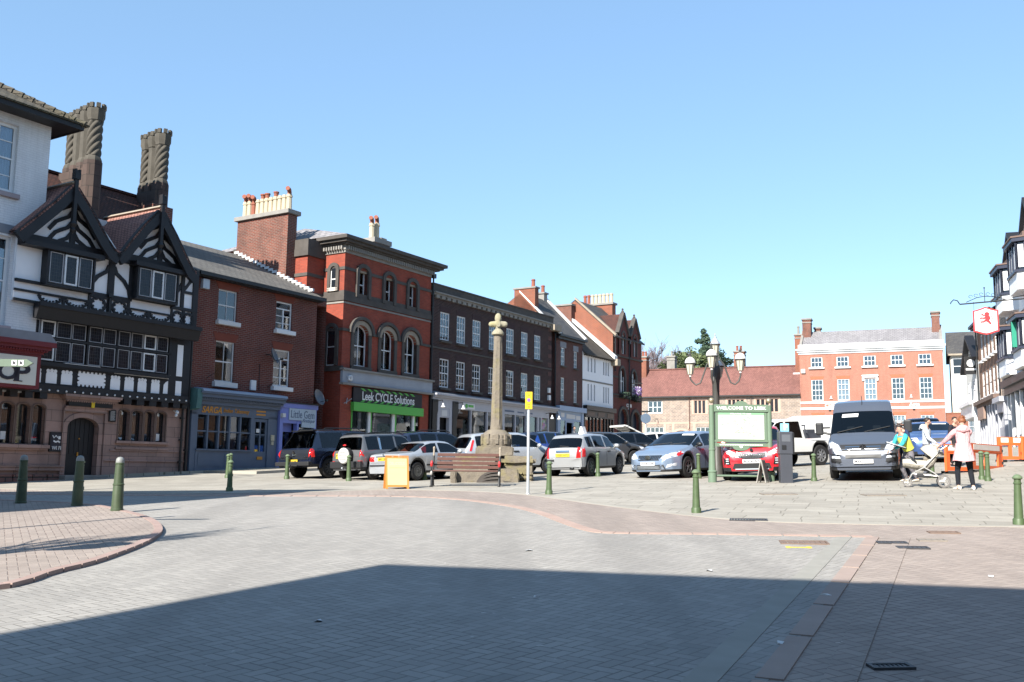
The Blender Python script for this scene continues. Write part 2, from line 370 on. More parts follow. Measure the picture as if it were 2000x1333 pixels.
def flag_mat(name, c1, c2, joint, w, h, rot, mw=.02):
    c1, c2, joint = [tuple(x*ALB for x in q) for q in (c1, c2, joint)]
    m = NT(name); mp = m.new('ShaderNodeMapping'); mp.inputs['Rotation'].default_value = (0, 0, R(rot)); m.ln(m.obj(), mp.inputs[0])
    wob = m.new('ShaderNodeTexNoise'); wob.inputs['Scale'].default_value = .5; m.ln(mp.outputs[0], wob.inputs['Vector'])
    ad = m.new('ShaderNodeVectorMath', operation='MULTIPLY_ADD'); m.ln(wob.outputs['Color'], ad.inputs[0]); ad.inputs[1].default_value = (.2, .1, 0); m.ln(mp.outputs[0], ad.inputs[2])
    t = m.new('ShaderNodeTexBrick'); t.offset = .37; t.squash = .72; t.squash_frequency = 3; t.offset_frequency = 2
    m.ln(ad.outputs[0], t.inputs['Vector'])
    for k, x in (('Scale', 1.), ('Brick Width', w), ('Row Height', h), ('Mortar Size', mw), ('Mortar Smooth', .3), ('Bias', 0.)): t.inputs[k].default_value = x
    t.inputs['Color1'].default_value = lin(c1); t.inputs['Color2'].default_value = lin(c2); t.inputs['Mortar'].default_value = lin(joint)
    c = t.outputs['Color']
    n1 = m.noise(m.obj(), 1.1, 5, .6); c = m.mix(1., c, m.mix(n1, (.72, .70, .68), (1.18, 1.17, 1.15)), 'MULTIPLY')
    n2 = m.noise(m.obj(), 22, 4, .7); c = m.mix(.6, c, m.mix(n2, (.6, .6, .6), (1.3, 1.3, 1.3)), 'MULTIPLY')
    st = m.ramp(m.noise(m.obj(), 2.7, 4), (.62, 0.), (.78, .5)); c = m.mix(st, c, tuple(x * .5 for x in c2))
    m.col(c); m.set(Roughness=.9); m.b.inputs['Specular IOR Level'].default_value = .2
    m.bump(m.math('ADD', m.math('SUBTRACT', 1., t.outputs['Fac']), m.math('MULTIPLY', n1, .8)), .5, .012)
    return m.mat
mk()
M['stone_sill'] = plain('mauve grey stone sill', (.34, .29, .31), .85, var=.15)
M['lintelstone'] = plain('mauve stone lintel', (.30, .25, .27), .85, var=.15)
M['stone_brown'] = plain('brown mullion stone', (.17, .115, .095), .9, var=.3)
M['stone_chim'] = plain('weathered chimney stone', (.085, .076, .062), .9, var=.5, nscale=3)
M['stone_stack'] = brick('brown stack stone', (.13, .09, .078), (.10, .075, .066), (.06, .05, .045), w=.6, h=.42, mw=.012, stain=.5)
M['brick_lintel'] = plain('rubbed brick', (.20, .05, .03), .9, var=.2)
M['brick_head'] = plain('dark rubbed brick', (.05, .026, .028), .9, var=.2)
M['dishgrey'] = plain('grey dish', (.12, .13, .15), .5, var=.15)
M['greypeel'] = plain('peeling grey fascia', (.34, .37, .42), .7, var=.2, nscale=1.5)
M['leadpale'] = plain('pale lead top', (.30, .36, .46), .6, var=.25, nscale=1.4)
M['yellowish'] = plain('cream menu', (.5, .46, .34), .5, var=.4, nscale=20)
def leaded():
    m = NT('leaded glass'); v = m.wall(); t = m.new('ShaderNodeTexBrick'); t.offset = 0.; m.ln(v, t.inputs['Vector'])
    for k, x in (('Scale', 1.), ('Brick Width', .085), ('Row Height', .11), ('Mortar Size', .005)): t.inputs[k].default_value = x
    t.inputs['Color1'].default_value = (.008, .009, .014, 1); t.inputs['Color2'].default_value = (.016, .018, .026, 1); t.inputs['Mortar'].default_value = (.035, .036, .04, 1)
    m.col(t.outputs['Color']); m.set(Roughness=m.math('ADD', .06, m.math('MULTIPLY', t.outputs['Fac'], .5))); m.b.inputs['Specular IOR Level'].default_value = .35
    m.bump(m.noise(m.obj(), 5, 2), .15, .02)
    return m.mat
M['leaded'] = leaded()
M['slate_house'] = brick('weathered house slate', (.20, .19, .175), (.15, .145, .135), (.06, .06, .06), w=.3, h=.2, mw=.012, stain=.35, rough=.8, vscale=2.2, bump=.8)
M['frame_grey'] = plain('dull white leaded frame', (.5, .5, .52), .5, var=.15)
def goods():
    m = NT('shop goods'); mp = m.new('ShaderNodeMapping'); mp.inputs['Scale'].default_value = (5, 5, 6); m.ln(m.obj(), mp.inputs[0]); v = m.new('ShaderNodeTexVoronoi', distance='CHEBYCHEV'); v.inputs['Scale'].default_value = 1; m.ln(mp.outputs[0], v.inputs['Vector'])
    h = m.new('ShaderNodeHueSaturation'); h.inputs['Saturation'].default_value = .6; h.inputs['Value'].default_value = .42; m.ln(v.outputs['Color'], h.inputs['Color']); m.col(h.outputs[0]); return m.mat
M['goods'] = goods()
# ------------------------------------------------------------------ ground
def sheet(name, pts, lift, mat, kind='structure', thick=0.):
    m = MB(); n = len(pts)
    top = [(x, y, gz(x, y) + lift) for x, y in pts]
    if thick:
        m.add(top + [(x, y, z - thick) for x, y, z in top], [tuple(range(n)), tuple(range(2*n-1, n-1, -1))] + [(i, n+i, n+(i+1) % n, (i+1) % n) for i in range(n)])
    else: m.add(top, [tuple(range(n))])
    o = m.build(name, mat); o['kind'] = kind
    return o
def curve(pts, n=6):                   # Catmull-Rom through ground points
    P = [Vector(p) for p in pts]; out = []
    for i in range(len(P) - 1):
        a, b, c, d = P[max(0, i-1)], P[i], P[i+1], P[min(len(P)-1, i+2)]
        for k in range(n):
            t = k / n
            out.append(tuple(.5 * ((2*b) + (c-a)*t + (2*a-5*b+4*c-d)*t*t + (3*b-a-3*c+d)*t**3)))
    return out + [tuple(P[-1])]
def ribbon(name, pts, w, lift, mat, thick=.06, kind='structure', bl=0):
    L = []; Q = []
    for i, p in enumerate(pts):
        a = Vector(pts[max(0, i-1)]); b = Vector(pts[min(len(pts)-1, i+1)]); d = (b-a).normalized(); q = Vector((-d.y, d.x)) * w / 2
        L.append(Vector(p)+q); Q.append(Vector(p)-q)
    m = MB()
    if bl:                              # cut the band into separate looking blocks with open joints
        N = []; 
        for i in range(len(pts)-1):
            k = max(1, round((Vector(pts[i+1])-Vector(pts[i])).length/bl))
            for j in range(k): N.append((L[i].lerp(L[i+1], (j+.03)/k), L[i].lerp(L[i+1], (j+.97)/k), Q[i].lerp(Q[i+1], (j+.97)/k), Q[i].lerp(Q[i+1], (j+.03)/k)))
    else: N = [(L[i], L[i+1], Q[i+1], Q[i]) for i in range(len(pts)-1)]
    for c in N:
        t = [(v.x, v.y, gz(v.x, v.y)+lift) for v in c]; bt = [(x, y, z-thick) for x, y, z in t]
        m.add(t + bt, [(0, 1, 2, 3), (0, 4, 5, 1), (1, 5, 6, 2), (2, 6, 7, 3), (3, 7, 4, 0)])
    o = m.build(name, mat); o['kind'] = kind
    return o
FLAG = flag_mat('riven flagstones', (.42, .398, .355), (.345, .327, .292), (.25, .235, .205), .95, .56, 20, .013)
PAVE = paver_mat('grey block paving', (.395, .376, .35), (.335, .32, .30), (.145, .135, .12), bw=.105, rot=40)
PRED = paver_mat('buff red block paving', (.395, .335, .295), (.33, .28, .25), (.16, .12, .105), bw=.105, rot=62, patch=(.86, 1.08))
KERB = plain('red kerb blocks', (.40, .29, .245), .85, var=.22, nscale=2.5)
KERB2 = plain('dark red kerb blocks', (.36, .26, .23), .85, var=.25, nscale=2.)
GRANITE = plain('grey kerb stone', (.36, .335, .29), .9, var=.25, nscale=1.2)

m = MB(); xs = [-220, -120, -70, -45] + [-36 + 3 * i for i in range(36)] + [80, 110, 160, 260]; ys = [-40, -20, -8] + [3 * i for i in range(0, 46)] + [160, 220, 320, 480]
m.add([(x, y, gz(x, y)) for y in ys for x in xs], [(j*len(xs)+i, j*len(xs)+i+1, (j+1)*len(xs)+i+1, (j+1)*len(xs)+i) for j in range(len(ys)-1) for i in range(len(xs)-1)])
g = m.build('ground', FLAG, smooth=True); g['kind'] = 'structure'

edge = [(-40, 30.5), (-20, 28.2)] + curve([(-13.84, 26.43), (-10.5, 24.75), (-8.0, 24.1), (-5.05, 24.6), (-3.30, 25.3), (-1.2, 24.8), (.41, 23.23), (2.09, 19.54), (3.81, 16.6), (5.79, 15.69), (8.0, 15.21)], 5) + [(13, 14.5), (30, 13)]
sheet('red_pavement', edge + [(30, -30), (-60, -30), (-60, 30)], .004, PRED)
ribbon('kerb_stone_line', edge, .16, .012, GRANITE, .03)
red = curve([(-30, 27.2), (-20, 25.6), (-12, 23.9), (-8, 23.15), (-4.52, 22.9), (-2.4, 22.6), (-1.09, 21.56), (.04, 19.62), (.6, 17.79), (.89, 16.29), (1.19, 14.95), (1.55, 14.45), (3.02, 14.25), (5.13, 13.83)], 5)
gut = [(5.13, 13.83), (3.26, 9.72), (1.56, 5.99), (-1.2, -.1), (-5.8, -10), (-10.5, -20)]
pen = curve([(-40, 9), (-12, 8.6), (-5.6, 9.0), (-4.85, 10.6), (-4.82, 12.2), (-5.05, 13.9), (-5.5, 15.3), (-6.3, 16.9), (-7.4, 18.5), (-8.6, 19.9), (-10.3, 20.9), (-13, 21.7), (-24, 23)], 5)
sheet('road', red + gut[1:] + [(-60, -20), (-60, 32)], .008, PAVE)
ribbon('red_kerb_line', red, .21, .018, KERB, .03, bl=.45)
ribbon('gutter_line', gut, .17, .015, plain('worn red gutter blocks', (.34, .265, .23), .9, var=.2, nscale=2), .03, bl=1.2)
off = lambda d: [(x + d, y - d * .42) for x, y in gut]
ribbon('gutter_line.001', off(.36), .20, .012, PRED, .03)
ribbon('gutter_line.002', off(-.34), .20, .013, plain('dark gutter blocks', (.30, .29, .26), .9, var=.2), .03)
sheet('raised_pavement', pen, .05, PRED, thick=.2)
ribbon('raised_kerb', pen, .12, .058, KERB2, .12, bl=.5)
# raised pavement in front of the shops
pv = [tuple(ROW.w(t, n)[:2]) for t, n in ((5.2, 2.6), (9, 2.35), (14, 2.2), (22, 2.2), (34, 2.2), (46, 2.3), (46, -.5), (-3, -.5), (-3, .1), (5.0, .15))]
sheet('shop_pavement', pv, .09, flag_mat('shop pavement flags', (.47, .43, .36), (.40, .36, .30), (.2, .18, .14), .8, .6, 58), thick=.2)
ribbon('shop_kerb', [tuple(ROW.w(t, n)[:2]) for t, n in ((5.05, .4), (5.2, 2.6), (9, 2.35), (14, 2.2), (22, 2.2), (34, 2.2), (46, 2.3))], .16, .10, GRANITE, .2)

def cover(px, py, w, d, mat, label, rz=0, slots=5, name='drain_cover', cat='drain cover'):
    p = G(px, py); r = empty(name, p, rz, label, cat)
    f = MB(); f.box(-w/2, w/2, -d/2, -d/2+.025, 0, .022).box(-w/2, w/2, d/2-.025, d/2, 0, .022).box(-w/2, -w/2+.025, -d/2+.025, d/2-.025, 0, .022).box(w/2-.025, w/2, -d/2+.025, d/2-.025, 0, .022)
    f.build('frame', mat, r)
    s = MB()
    for i in range(slots):
        a = -w/2+.03 + (w-.06) * i / slots; s.box(a + .006, a + (w-.06)/slots - .006, -d/2+.028, d/2-.028, 0, .017)
    s.build('grating', mat, r)
    r.rotation_euler = (math.atan(.039), -math.atan(.015), rz)
    return r
CI = plain('cast iron cover', (.05, .05, .055), .6, var=.3, nscale=20); CR = plain('rusty cover', (.2, .14, .11), .8, var=.3, nscale=12); CD = plain('dull cover', (.25, .22, .19), .8, var=.3, nscale=12)
cover(1740, 1306, .27, .13, CI, 'small black iron cover lying in the shaded foreground paving', .05, 7)
cover(1570, 1062, .62, .40, CR, 'rusty rectangular cover in the grey road behind the yellow mark', -.2, 8)
cover(1742, 1062, .38, .24, CI, 'dark slotted cover just right of the red gutter line end', -.2, 6)
cover(1783, 1072, .38, .24, CI, 'dark slotted cover nearest the camera of the cluster on red paving', -.2, 6)
cover(1820, 1057, .36, .24, CD, 'pale cover between the dark slotted cover and the brown cover', -.2, 4)
cover(1843, 1042, .42, .26, CR, 'brown cover farthest from the camera in the red paving cluster', -.2, 4)
cover(1462, 1017, .62, .34, CI, 'long black gully grating at the foot of the flagstone edge', -.25, 12)
cover(1520, 966, .8, .45, CD, 'flat grey access cover among flagstones left of the van', 0, 3)
cover(1725, 968, .9, .45, CD, 'flat grey access cover among flagstones in front of the van', 0, 3)
# yellow H-shaped mark sprayed on the road
p = G(1560, 1071); y = MB().box(-.1, .1, -.03, .03, 0, .004).box(-.16, -.1, -.07, .09, 0, .004).box(.1, .16, -.07, .09, 0, .004).build('road_mark', M['yellow']); y.location = p + Vector((0, 0, .009)); y.rotation_euler = (math.atan(.039), -math.atan(.015), -.2)
y['kind'] = 'structure'
# scattered litter, chewing gum and leaves
for i, (px, py) in enumerate(((622, 1217), (1524, 1260), (1613, 1166), (1047, 1170), (1386, 1118), (1033, 1078), (1935, 1129))):
    q = G(px, py); w = .03 + .012 * (i % 3)
    o = MB().add([(-w, -.015, 0.), (-w*.2, -.028, .012), (w, -.006, .004), (w*.4, .02, .014), (-w*.6, .018, .006), (-w, -.015, -.004), (w, -.006, -.003), (w*.4, .02, -.003), (-w*.6, .018, -.004)], [(0, 1, 2, 3, 4), (0, 4, 8, 5), (4, 3, 7, 8), (3, 2, 6, 7), (5, 8, 7, 6)]).build('litter_scrap', M['paint_offwhite'])
    o.location = q + Vector((0, 0, .014)); o.rotation_euler = (0, 0, i * 1.3)
    tag(o, ('pale scrap of litter on sunlit grey paving, left of the big shadow edge', 'curled pale leaf on the dark gutter line', 'pale scrap beside the gutter line just inside the shadow', 'pale scrap in the middle of the shaded road', 'pale scrap on sunlit road just above the shadow', 'pale scrap on sunlit road below the red kerb line', 'pale scrap on sunlit red paving near the right edge')[i], 'litter', 'litter scraps on the paving')
# ------------------------------------------------------------------ buildings: helpers
class House:
    def __init__(s, fr, name, t0, label, cat='building', group=None, n0=0):
        s.f = fr; s.t0 = t0; s.flat = False; s.zg = fr.g(t0, n0)
        p = fr.w(t0); s.r = empty(name, (p.x, p.y, s.zg), fr.rz, label, cat, group)
        s.off = (t0, 0, s.zg)
    def M(s, n):
        k = 1 if s.flat else s.f.k(n); tc = s.f.tc
        return Matrix(((k, 0, 0, tc - tc*k), (0, 1, 0, -n), (0, 0, k, EYE - EYE*k), (0, 0, 0, 1)))
    def part(s, mb, name, mat, parent=None, n=0, **kw):
        if n: mb.xf(s.M(n))
        return mb.build(name, mat, s.r if parent is None else parent, s.off, **kw)
def wall(mb, x0, x1, z0, z1, holes, y=0, d=.14):
    xs = sorted({x0, x1} | {h[0] for h in holes} | {h[1] for h in holes}); zs = sorted({z0, z1} | {h[2] for h in holes} | {h[3] for h in holes})
    xs = [x for x in xs if x0 <= x <= x1]; zs = [z for z in zs if z0 <= z <= z1]
    for i in range(len(xs) - 1):
        for j in range(len(zs) - 1):
            cx, cz = (xs[i]+xs[i+1])/2, (zs[j]+zs[j+1])/2
            if any(h[0] < cx < h[1] and h[2] < cz < h[3] for h in holes): continue
            mb.add([(xs[i], y, zs[j]), (xs[i+1], y, zs[j]), (xs[i+1], y, zs[j+1]), (xs[i], y, zs[j+1])], [(0, 1, 2, 3)])
    for a, b, c, e in [h[:4] for h in holes]:
        mb.add([(a, y, c), (b, y, c), (b, y, e), (a, y, e), (a, y+d, c), (b, y+d, c), (b, y+d, e), (a, y+d, e)], [(0, 4, 5, 1), (1, 5, 6, 2), (2, 6, 7, 3), (3, 7, 4, 0)])
    return mb
def shell(mb, x0, x1, y0, y1, z0, z1, front=False):   # side, back and top walls of a block
    v = [(x0, y0, z0), (x1, y0, z0), (x1, y1, z0), (x0, y1, z0), (x0, y0, z1), (x1, y0, z1), (x1, y1, z1), (x0, y1, z1)]
    return mb.add(v, [(1, 2, 6, 5), (2, 3, 7, 6), (3, 0, 4, 7), (4, 5, 6, 7)] + ([(0, 1, 5, 4)] if front else []))
def arc(x0, x1, zs, rise, n=10, pointed=False):
    cx = (x0+x1)/2; w = (x1-x0)/2
    if pointed:
        L = [(x0 + w * (1 - cos(pi/2 * i / n)) * 1.0, zs + rise * sin(pi/2 * i / n)) for i in range(n+1)]
        return L + [(2*cx - x, z) for x, z in reversed(L[:-1])]
    return [(cx - w*cos(pi*i/n), zs + rise*sin(pi*i/n)) for i in range(n+1)]
def spandrel(mb, x0, x1, zs, rise, zt, y, d=.14, pointed=False, n=10):   # wall between an arch and the square head above it
    A = arc(x0, x1, zs, rise, n, pointed)
    for (a, b), (c, e) in zip(A, A[1:]):
        mb.add([(a, y, b), (c, y, e), (c, y, zt), (a, y, zt), (a, y+d, b), (c, y+d, e)], [(0, 1, 2, 3), (0, 4, 5, 1)])
    return mb
def ring(mb, x0, x1, zb, zs, rise, w, y0, y1, pointed=False, n=12, foot=True):   # arched surround of width w outside the opening
    a = ([(x0, zb)] if foot else []) + arc(x0, x1, zs, rise, n, pointed) + ([(x1, zb)] if foot else [])
    b = ([(x0-w, zb)] if foot else []) + arc(x0-w, x1+w, zs, rise+w, n, pointed) + ([(x1+w, zb)] if foot else [])
    k = len(a); vs = [(x, y0, z) for x, z in a] + [(x, y0, z) for x, z in b] + [(x, y1, z) for x, z in a] + [(x, y1, z) for x, z in b]
    fs = []
    for i in range(k-1): fs += [(i, i+1, k+i+1, k+i), (i, 2*k+i, 2*k+i+1, i+1), (k+i, k+i+1, 3*k+i+1, 3*k+i), (2*k+i, 3*k+i, 3*k+i+1, 2*k+i+1)]
    fs += [(0, k, 3*k, 2*k), (k-1, 3*k-1, 4*k-1, 2*k-1)]
    return mb.add(vs, fs)
def window(H, x0, x1, z0, z1, y, nx=2, nz=(2, 2), fmat=None, fw=.06, sill=None, curtain=0, n=0, rise=0, name='window', bar=.022, lab=None, smat=None, rail=True, pane=None, blind=0, sillov=.09, sillout=.1):
    fmat = fmat or M['paint_white']; mb = MB()
    zt = z1
    if rise:
        zs = z1 - rise
        ring(mb, x0+fw, x1-fw, z0+fw, zs, rise-fw, fw, y, y+.06); mb.box(x0, x1, y, y+.06, z0, z0+fw)
    else:
        mb.box(x0, x0+fw, y, y+.06, z0, z1).box(x1-fw, x1, y, y+.06, z0, z1).box(x0+fw, x1-fw, y, y+.06, z0, z0+fw*1.2).box(x0+fw, x1-fw, y, y+.06, z1-fw, z1)
    a, b = x0+fw, x1-fw; zc = z0 + (z1-z0) * nz[1] / (nz[0]+nz[1]) if rail and nz[1] else z0
    if rail and nz[1]: mb.box(a, b, y-.004, y+.056, zc-.025, zc+.025)
    def top(x):
        if not rise: return z1 - fw
        u = (x - (x0+x1)/2) / ((x1-x0)/2); return z1 - rise + rise * math.sqrt(max(0, 1-u*u)) - fw
    for i in range(1, nx):
        x = a + (b-a)*i/nx; mb.box(x-bar/2, x+bar/2, y+.008, y+.05, z0+fw, top(x))
    for lo, hi, k in ((zc, z1, nz[0]), (z0, zc, nz[1])):
        for j in range(1, k): zz = lo + (hi-lo)*j/k; mb.box(a, b, y+.012, y+.046, zz-bar/2, zz+bar/2)
    o = H.part(mb, name, fmat, n=n, label=lab)
    g = MB()
    if rise: g.prism([(x0+.01, z0+.01)] + [(x, z-.01) for x, z in arc(x0+.01, x1-.01, z1-rise, rise)][::1] + [(x1-.01, z0+.01)], y+.03, y+.036)
    else: g.box(x0+.01, x1-.01, y+.03, y+.036, z0+.01, z1-.01)
    H.part(g, 'pane', pane or M['glass'], o, n=n)
    if sill: H.part(MB().box(x0-sillov, x1+sillov, y-.14-sillout, y-.02, z0-sill, z0-.003), 'sill', smat or fmat, o, n=n, bevel=.008)
    if curtain:
        c = MB(); w = (x1-x0)
        for s in (0, 1) if curtain == 1 else (0,) if curtain == 2 else (1,):
            k = 9; u0 = x0+.02 if s == 0 else x1-.02; d = 1 if s == 0 else -1; ww = w*(.40 if curtain == 1 else .5)
            V = []
            for i in range(k+1):
                V += [(u0 + d*ww*i/k, y+.16 + .03*(i % 2), z0+.02), (u0 + d*ww*i/k*(.9), y+.16 + .03*(i % 2), z1-.03)]
            c.add(V, [(2*i, 2*i+2, 2*i+3, 2*i+1) for i in range(k)])
        H.part(c, 'curtain', M['curtain'], o, n=n, fix=False)
    if blind: H.part(MB().box(x0+.03, x1-.03, y+.12, y+.13, z1-(z1-z0)*blind, z1-.02), 'blind', M['curtain'], o, n=n)
    return o
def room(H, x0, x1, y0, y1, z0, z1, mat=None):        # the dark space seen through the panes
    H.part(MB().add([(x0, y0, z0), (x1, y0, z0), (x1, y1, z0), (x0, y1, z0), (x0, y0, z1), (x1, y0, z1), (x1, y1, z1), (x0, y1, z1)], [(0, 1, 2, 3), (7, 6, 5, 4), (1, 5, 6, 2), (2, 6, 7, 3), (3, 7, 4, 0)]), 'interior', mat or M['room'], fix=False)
def slope(H, name, mat, A, B, C, D_, th=.09, parent=None, n=0):   # a roof slope as a slab through four corners
    A, B, C, D_ = map(Vector, (A, B, C, D_)); nn = (B-A).cross(D_-A).normalized()
    if nn.z < 0: nn = -nn
    q = nn * th
    return H.part(MB().add([A, B, C, D_, A-q, B-q, C-q, D_-q], [(0, 1, 2, 3), (7, 6, 5, 4), (0, 4, 5, 1), (1, 5, 6, 2), (2, 6, 7, 3), (3, 7, 4, 0)]), name, mat, parent, n=n)
def pot(H, x, y, z, h=.5, r=.13, mat=None, parent=None, sq=True, cap=None):
    m = MB()
    m.lathe([(r*1.1, 0), (r*1.1, h*.08), (r*.95, h*.12), (r*.85, h*.8), (r*1.05, h*.82), (r*1.05, h*.92), (r*.9, h*.93), (r*.9, h), (r*.6, h), (r*.6, h*.7)], (x, y, z), 8 if sq else 12)
    o = H.part(m, 'chimney_pot', mat or M['pot_cream'], parent, smooth=False)
    if cap == 'cowl': H.part(MB().lathe([(r*.75, h*.95), (r*.75, h*1.2), (r*.95, h*1.22), (r*.95, h*1.3), (r*.7, h*1.3), (r*.7, h)], (x, y, z), 10), 'cowl', M['pot_red'], o)
    if cap == 'elbow':
        H.part(MB().tube([(x, y, z+h*.9), (x, y, z+h*1.1), (x-.08, y-.05, z+h*1.24), (x-.27, y-.14, z+h*1.27)], r*.72, 10), 'cowl', M['pot_red'], o)
    return o
def downpipe(H, t, y, z0, z1, r=.045, mat=None, hop=True):
    m = MB().tube([(t, y, z0), (t, y, z1)], r, 8)
    k = 3
    for i in range(k): z = z0 + (z1-z0)*(i+.5)/k; m.box(t-r*1.7, t+r*1.7, y-.02, y+.06, z, z+.06)
    if hop: m.box(t-.12, t+.12, y-.1, y+.06, z1-.02, z1+.2)
    return H.part(m, 'downpipe', mat or M['iron'])
def lettering(H, body, x, y, z, w, h, mat, parent=None, n=0, depth=.03, **kw):
    m = text_mb(body, w, h, depth, **kw); move(m, x, y, z)
    return H.part(m, 'lettering', mat, parent, n=n, fix=False)
# ------------------------------------------------------------------ white painted corner house (left edge)
H = House(ROW, 'white_house', -5, 'white painted brick corner house at left edge, red shop sign, tiled hip roof', 'house')
H.flat = True; n = .3
w = wall(MB(), -11, -2.2, 3.9, 12.45, [(-4.35, -3.27, 9.86, 12.06), (-4.35, -3.22, 5.7, 8.5), (-6.6, -5.6, 9.86, 12.06), (-6.6, -5.6, 5.7, 8.5)], d=.17)
shell(w, -11, -2.2, 0, 8, 3.9, 12.45)
wp = H.part(w, 'wall', M['brick_white'], n=n)
H.part(MB().box(-11, -4.7, 0, 8, ROW.g(-5)-.6, 3.9), 'ground_floor', M['brick_white'], n=n)
H.part(MB().box(-5.1, -2.3, .2, 7.5, 3.7, 3.9), 'soffit', M['paint_offwhite'], n=n)
for a, b, c, e in ((-4.35, -3.27, 9.86, 12.06), (-4.35, -3.22, 5.7, 8.5), (-6.6, -5.6, 9.86, 12.06), (-6.6, -5.6, 5.7, 8.5)):
    window(H, a, b, c, e, .12, 2, (2, 2), fw=.1, n=n, bar=.03, curtain=1)
    H.part(MB().box(a-.14, b+.14, -.12, .1, c-.16, c-.01), 'sill', M['stone_sill'] if 'stone_sill' in M else M['lead'], n=n, bevel=.01)
for a, b, c in ((-4.35, -3.2, 8.55),):
    H.part(MB().prism([(a-.1, c+.01), (b+.1, c+.01), (b+.22, c+.3), (a-.2, c+.3)], -.015, .1), 'lintel', M['lead'], n=n)
room(H, -10.9, -2.35, .3, 7, 5.55, 12.4)
ev = 12.5; o_ = .72
rx0, rx1, ry0, ry1 = -11, -2.2 + o_, -o_, 8 + o_
e = MB(); e.add([(rx0, ry0, ev), (rx1, ry0, ev), (rx1, ry1, ev), (rx0, ry1, ev), (rx0, 4.2, ev+2.8), (rx1-5.0, 4.2, ev+2.8)], [(0, 1, 5, 4), (1, 2, 5), (2, 3, 4, 5), (3, 0, 4), (0, 3, 2, 1)])
rf = H.part(e, 'roof', M['tile_moss'], n=n)
hip = MB(); a, b = Vector((rx1, ry0, ev+.03)), Vector((rx1-5.0, 4.2, ev+2.86))
for i in range(22):
    p = a.lerp(b, (i+.5)/22); hip.tube([p - (b-a)*.02, p + (b-a)*.024], [.13, .10], 8)
H.part(hip, 'hip_tiles', M['tile_moss'], rf, n=n)
cr = MB()
for i in range(26):
    x0 = rx1 - .05 - i*.36; cr.box(x0-.17, x0+.17, ry0-.05, ry0+.35, ev-.0, ev+.05)
H.part(cr, 'eave_tiles', M['tile_moss'], rf, n=n)
H.part(MB().box(rx0, rx1-.03, ry0+.02, ry0+.1, ev-.16, ev-.004).box(rx1-.1, rx1-.03, ry0+.1, ry1, ev-.16, ev-.004).box(rx0, rx1-.1, ry0+.1, -.001, ev-.14, ev-.09).box(-2.19, rx1-.1, -.001, ry1-.1, ev-.14, ev-.09), 'eave_board', M['timber'], rf, n=n)
# projecting shop fascia
n = .45
fz = MB().box(-8, -2.28, -.38, .2, 3.80, 4.86)
fs = H.part(fz, 'shop_fascia', M['maroon'], n=n)
c = MB()
for i, (z0, z1, o) in enumerate(((4.862, 4.93, .05), (4.93, 5.0, .11), (5.0, 5.10, .2), (5.10, 5.25, .3))): c.box(-8, -2.28+o, -.38-o, .2, z0, z1)
for i in range(46): x = -2.2 - i*.09; c.box(x-.028, x+.028, -.38-.17, -.38-.11, 4.945, 4.99)
H.part(c, 'cornice', M['maroon'], fs, n=n)
H.part(MB().prism([(-8, 5.25), (-1.96, 5.25), (-2.2, 5.52), (-8, 5.52)], -.66, .0), 'lead_flashing', M['lead'], fs, n=n)
H.part(MB().box(-7.9, -2.42, -.41, -.38, 3.9, 4.78), 'sign_board', M['cream'], fs, n=n)
for ch, x, wd in (('O', -3.33, .66), ('P', -2.87, .50)):
    lettering(H, ch, x, -.415, 4.27, wd, .52, M['ink'], fs, n=n, bold=.025)
for x0, x1, z in ((-3.14, -2.86, 4.0), (-3.14, -2.95, 4.525)): H.part(MB().box(x0, x1, -.43, -.41, z-.014, z+.014), 'serif', M['ink'], fs, n=n)

# ------------------------------------------------------------------ timber framed pub
H = House(ROW, 'timber_framed_pub', 1, 'black and white timber framed pub with two gables, twisted stone chimneys and stone ground floor', 'pub')
zg = ROW.g(-1)-.4
LW = [(-3.42, -3.04), (-2.93, -2.52), (-2.42, -2.0), (-1.90, -1.49)]; RW = [(1.25, 1.67), (1.77, 2.2), (2.3, 2.7), (2.8, 3.2)]
holes = [(a, b, 2.12, 3.40) for a, b in LW] + [(a, b, 2.33, 3.42) for a, b in RW] + [(-.68, .48, ROW.g(0)-.1, 3.12)]
w = wall(MB(), -4.6, 4.1, zg, 3.85, holes, d=.22)
for a, b in LW: spandrel(w, a, b, 3.27, .11, 3.401, .001, .2)
for a, b in RW: spandrel(w, a, b, 3.30, .10, 3.421, .001, .2)
spandrel(w, -.68, .48, 2.72, .33, 3.121, .001, .3)
shell(w, -4.6, 4.1, 0, 8.5, zg, 3.85)
H.part(w, 'ground_wall', M['stone_red'])
for L, z0, z1, dd in ((LW, 2.12, 3.40, .1), (RW, 2.33, 3.42, .1)):
    for a, b in L:
        f = MB().box(a, a+.03, .14, .18, z0, z1).box(b-.03, b, .14, .18, z0, z1).box(a, b, .14, .18, z0, z0+.03)
        o = H.part(f, 'window', M['timber']); H.part(MB().box(a, b, .155, .165, z0, z1), 'pane', M['glass'], o)
        ring(f2 := MB(), a+.0, b-.0, z0, z1-.12, .10, .045, -.03, .02); H.part(f2, 'mullion', M['stone_brown'] if 'stone_brown' in M else M['stone_red'], o)
notice = lambda x, z, w_, h_, y=.14: H.part(MB().box(x-w_/2, x+w_/2, y, y+.006, z-h_/2, z+h_/2), 'paper_notice', M['white'])
notice(-2.73, 2.37, .17, .25); notice(2.99, 2.5, .17, .25)
H.part(MB().prism([(-1.78, 2.16), (-1.66, 2.16), (-1.58, 2.8), (-1.62, 2.82)], .3, .33), 'interior_poster', M['white'])
room(H, -4.5, -.72, .6, 4, 1.9, 3.6); room(H, .9, 4.0, .6, 4, 1.9, 3.6)
tr = MB()
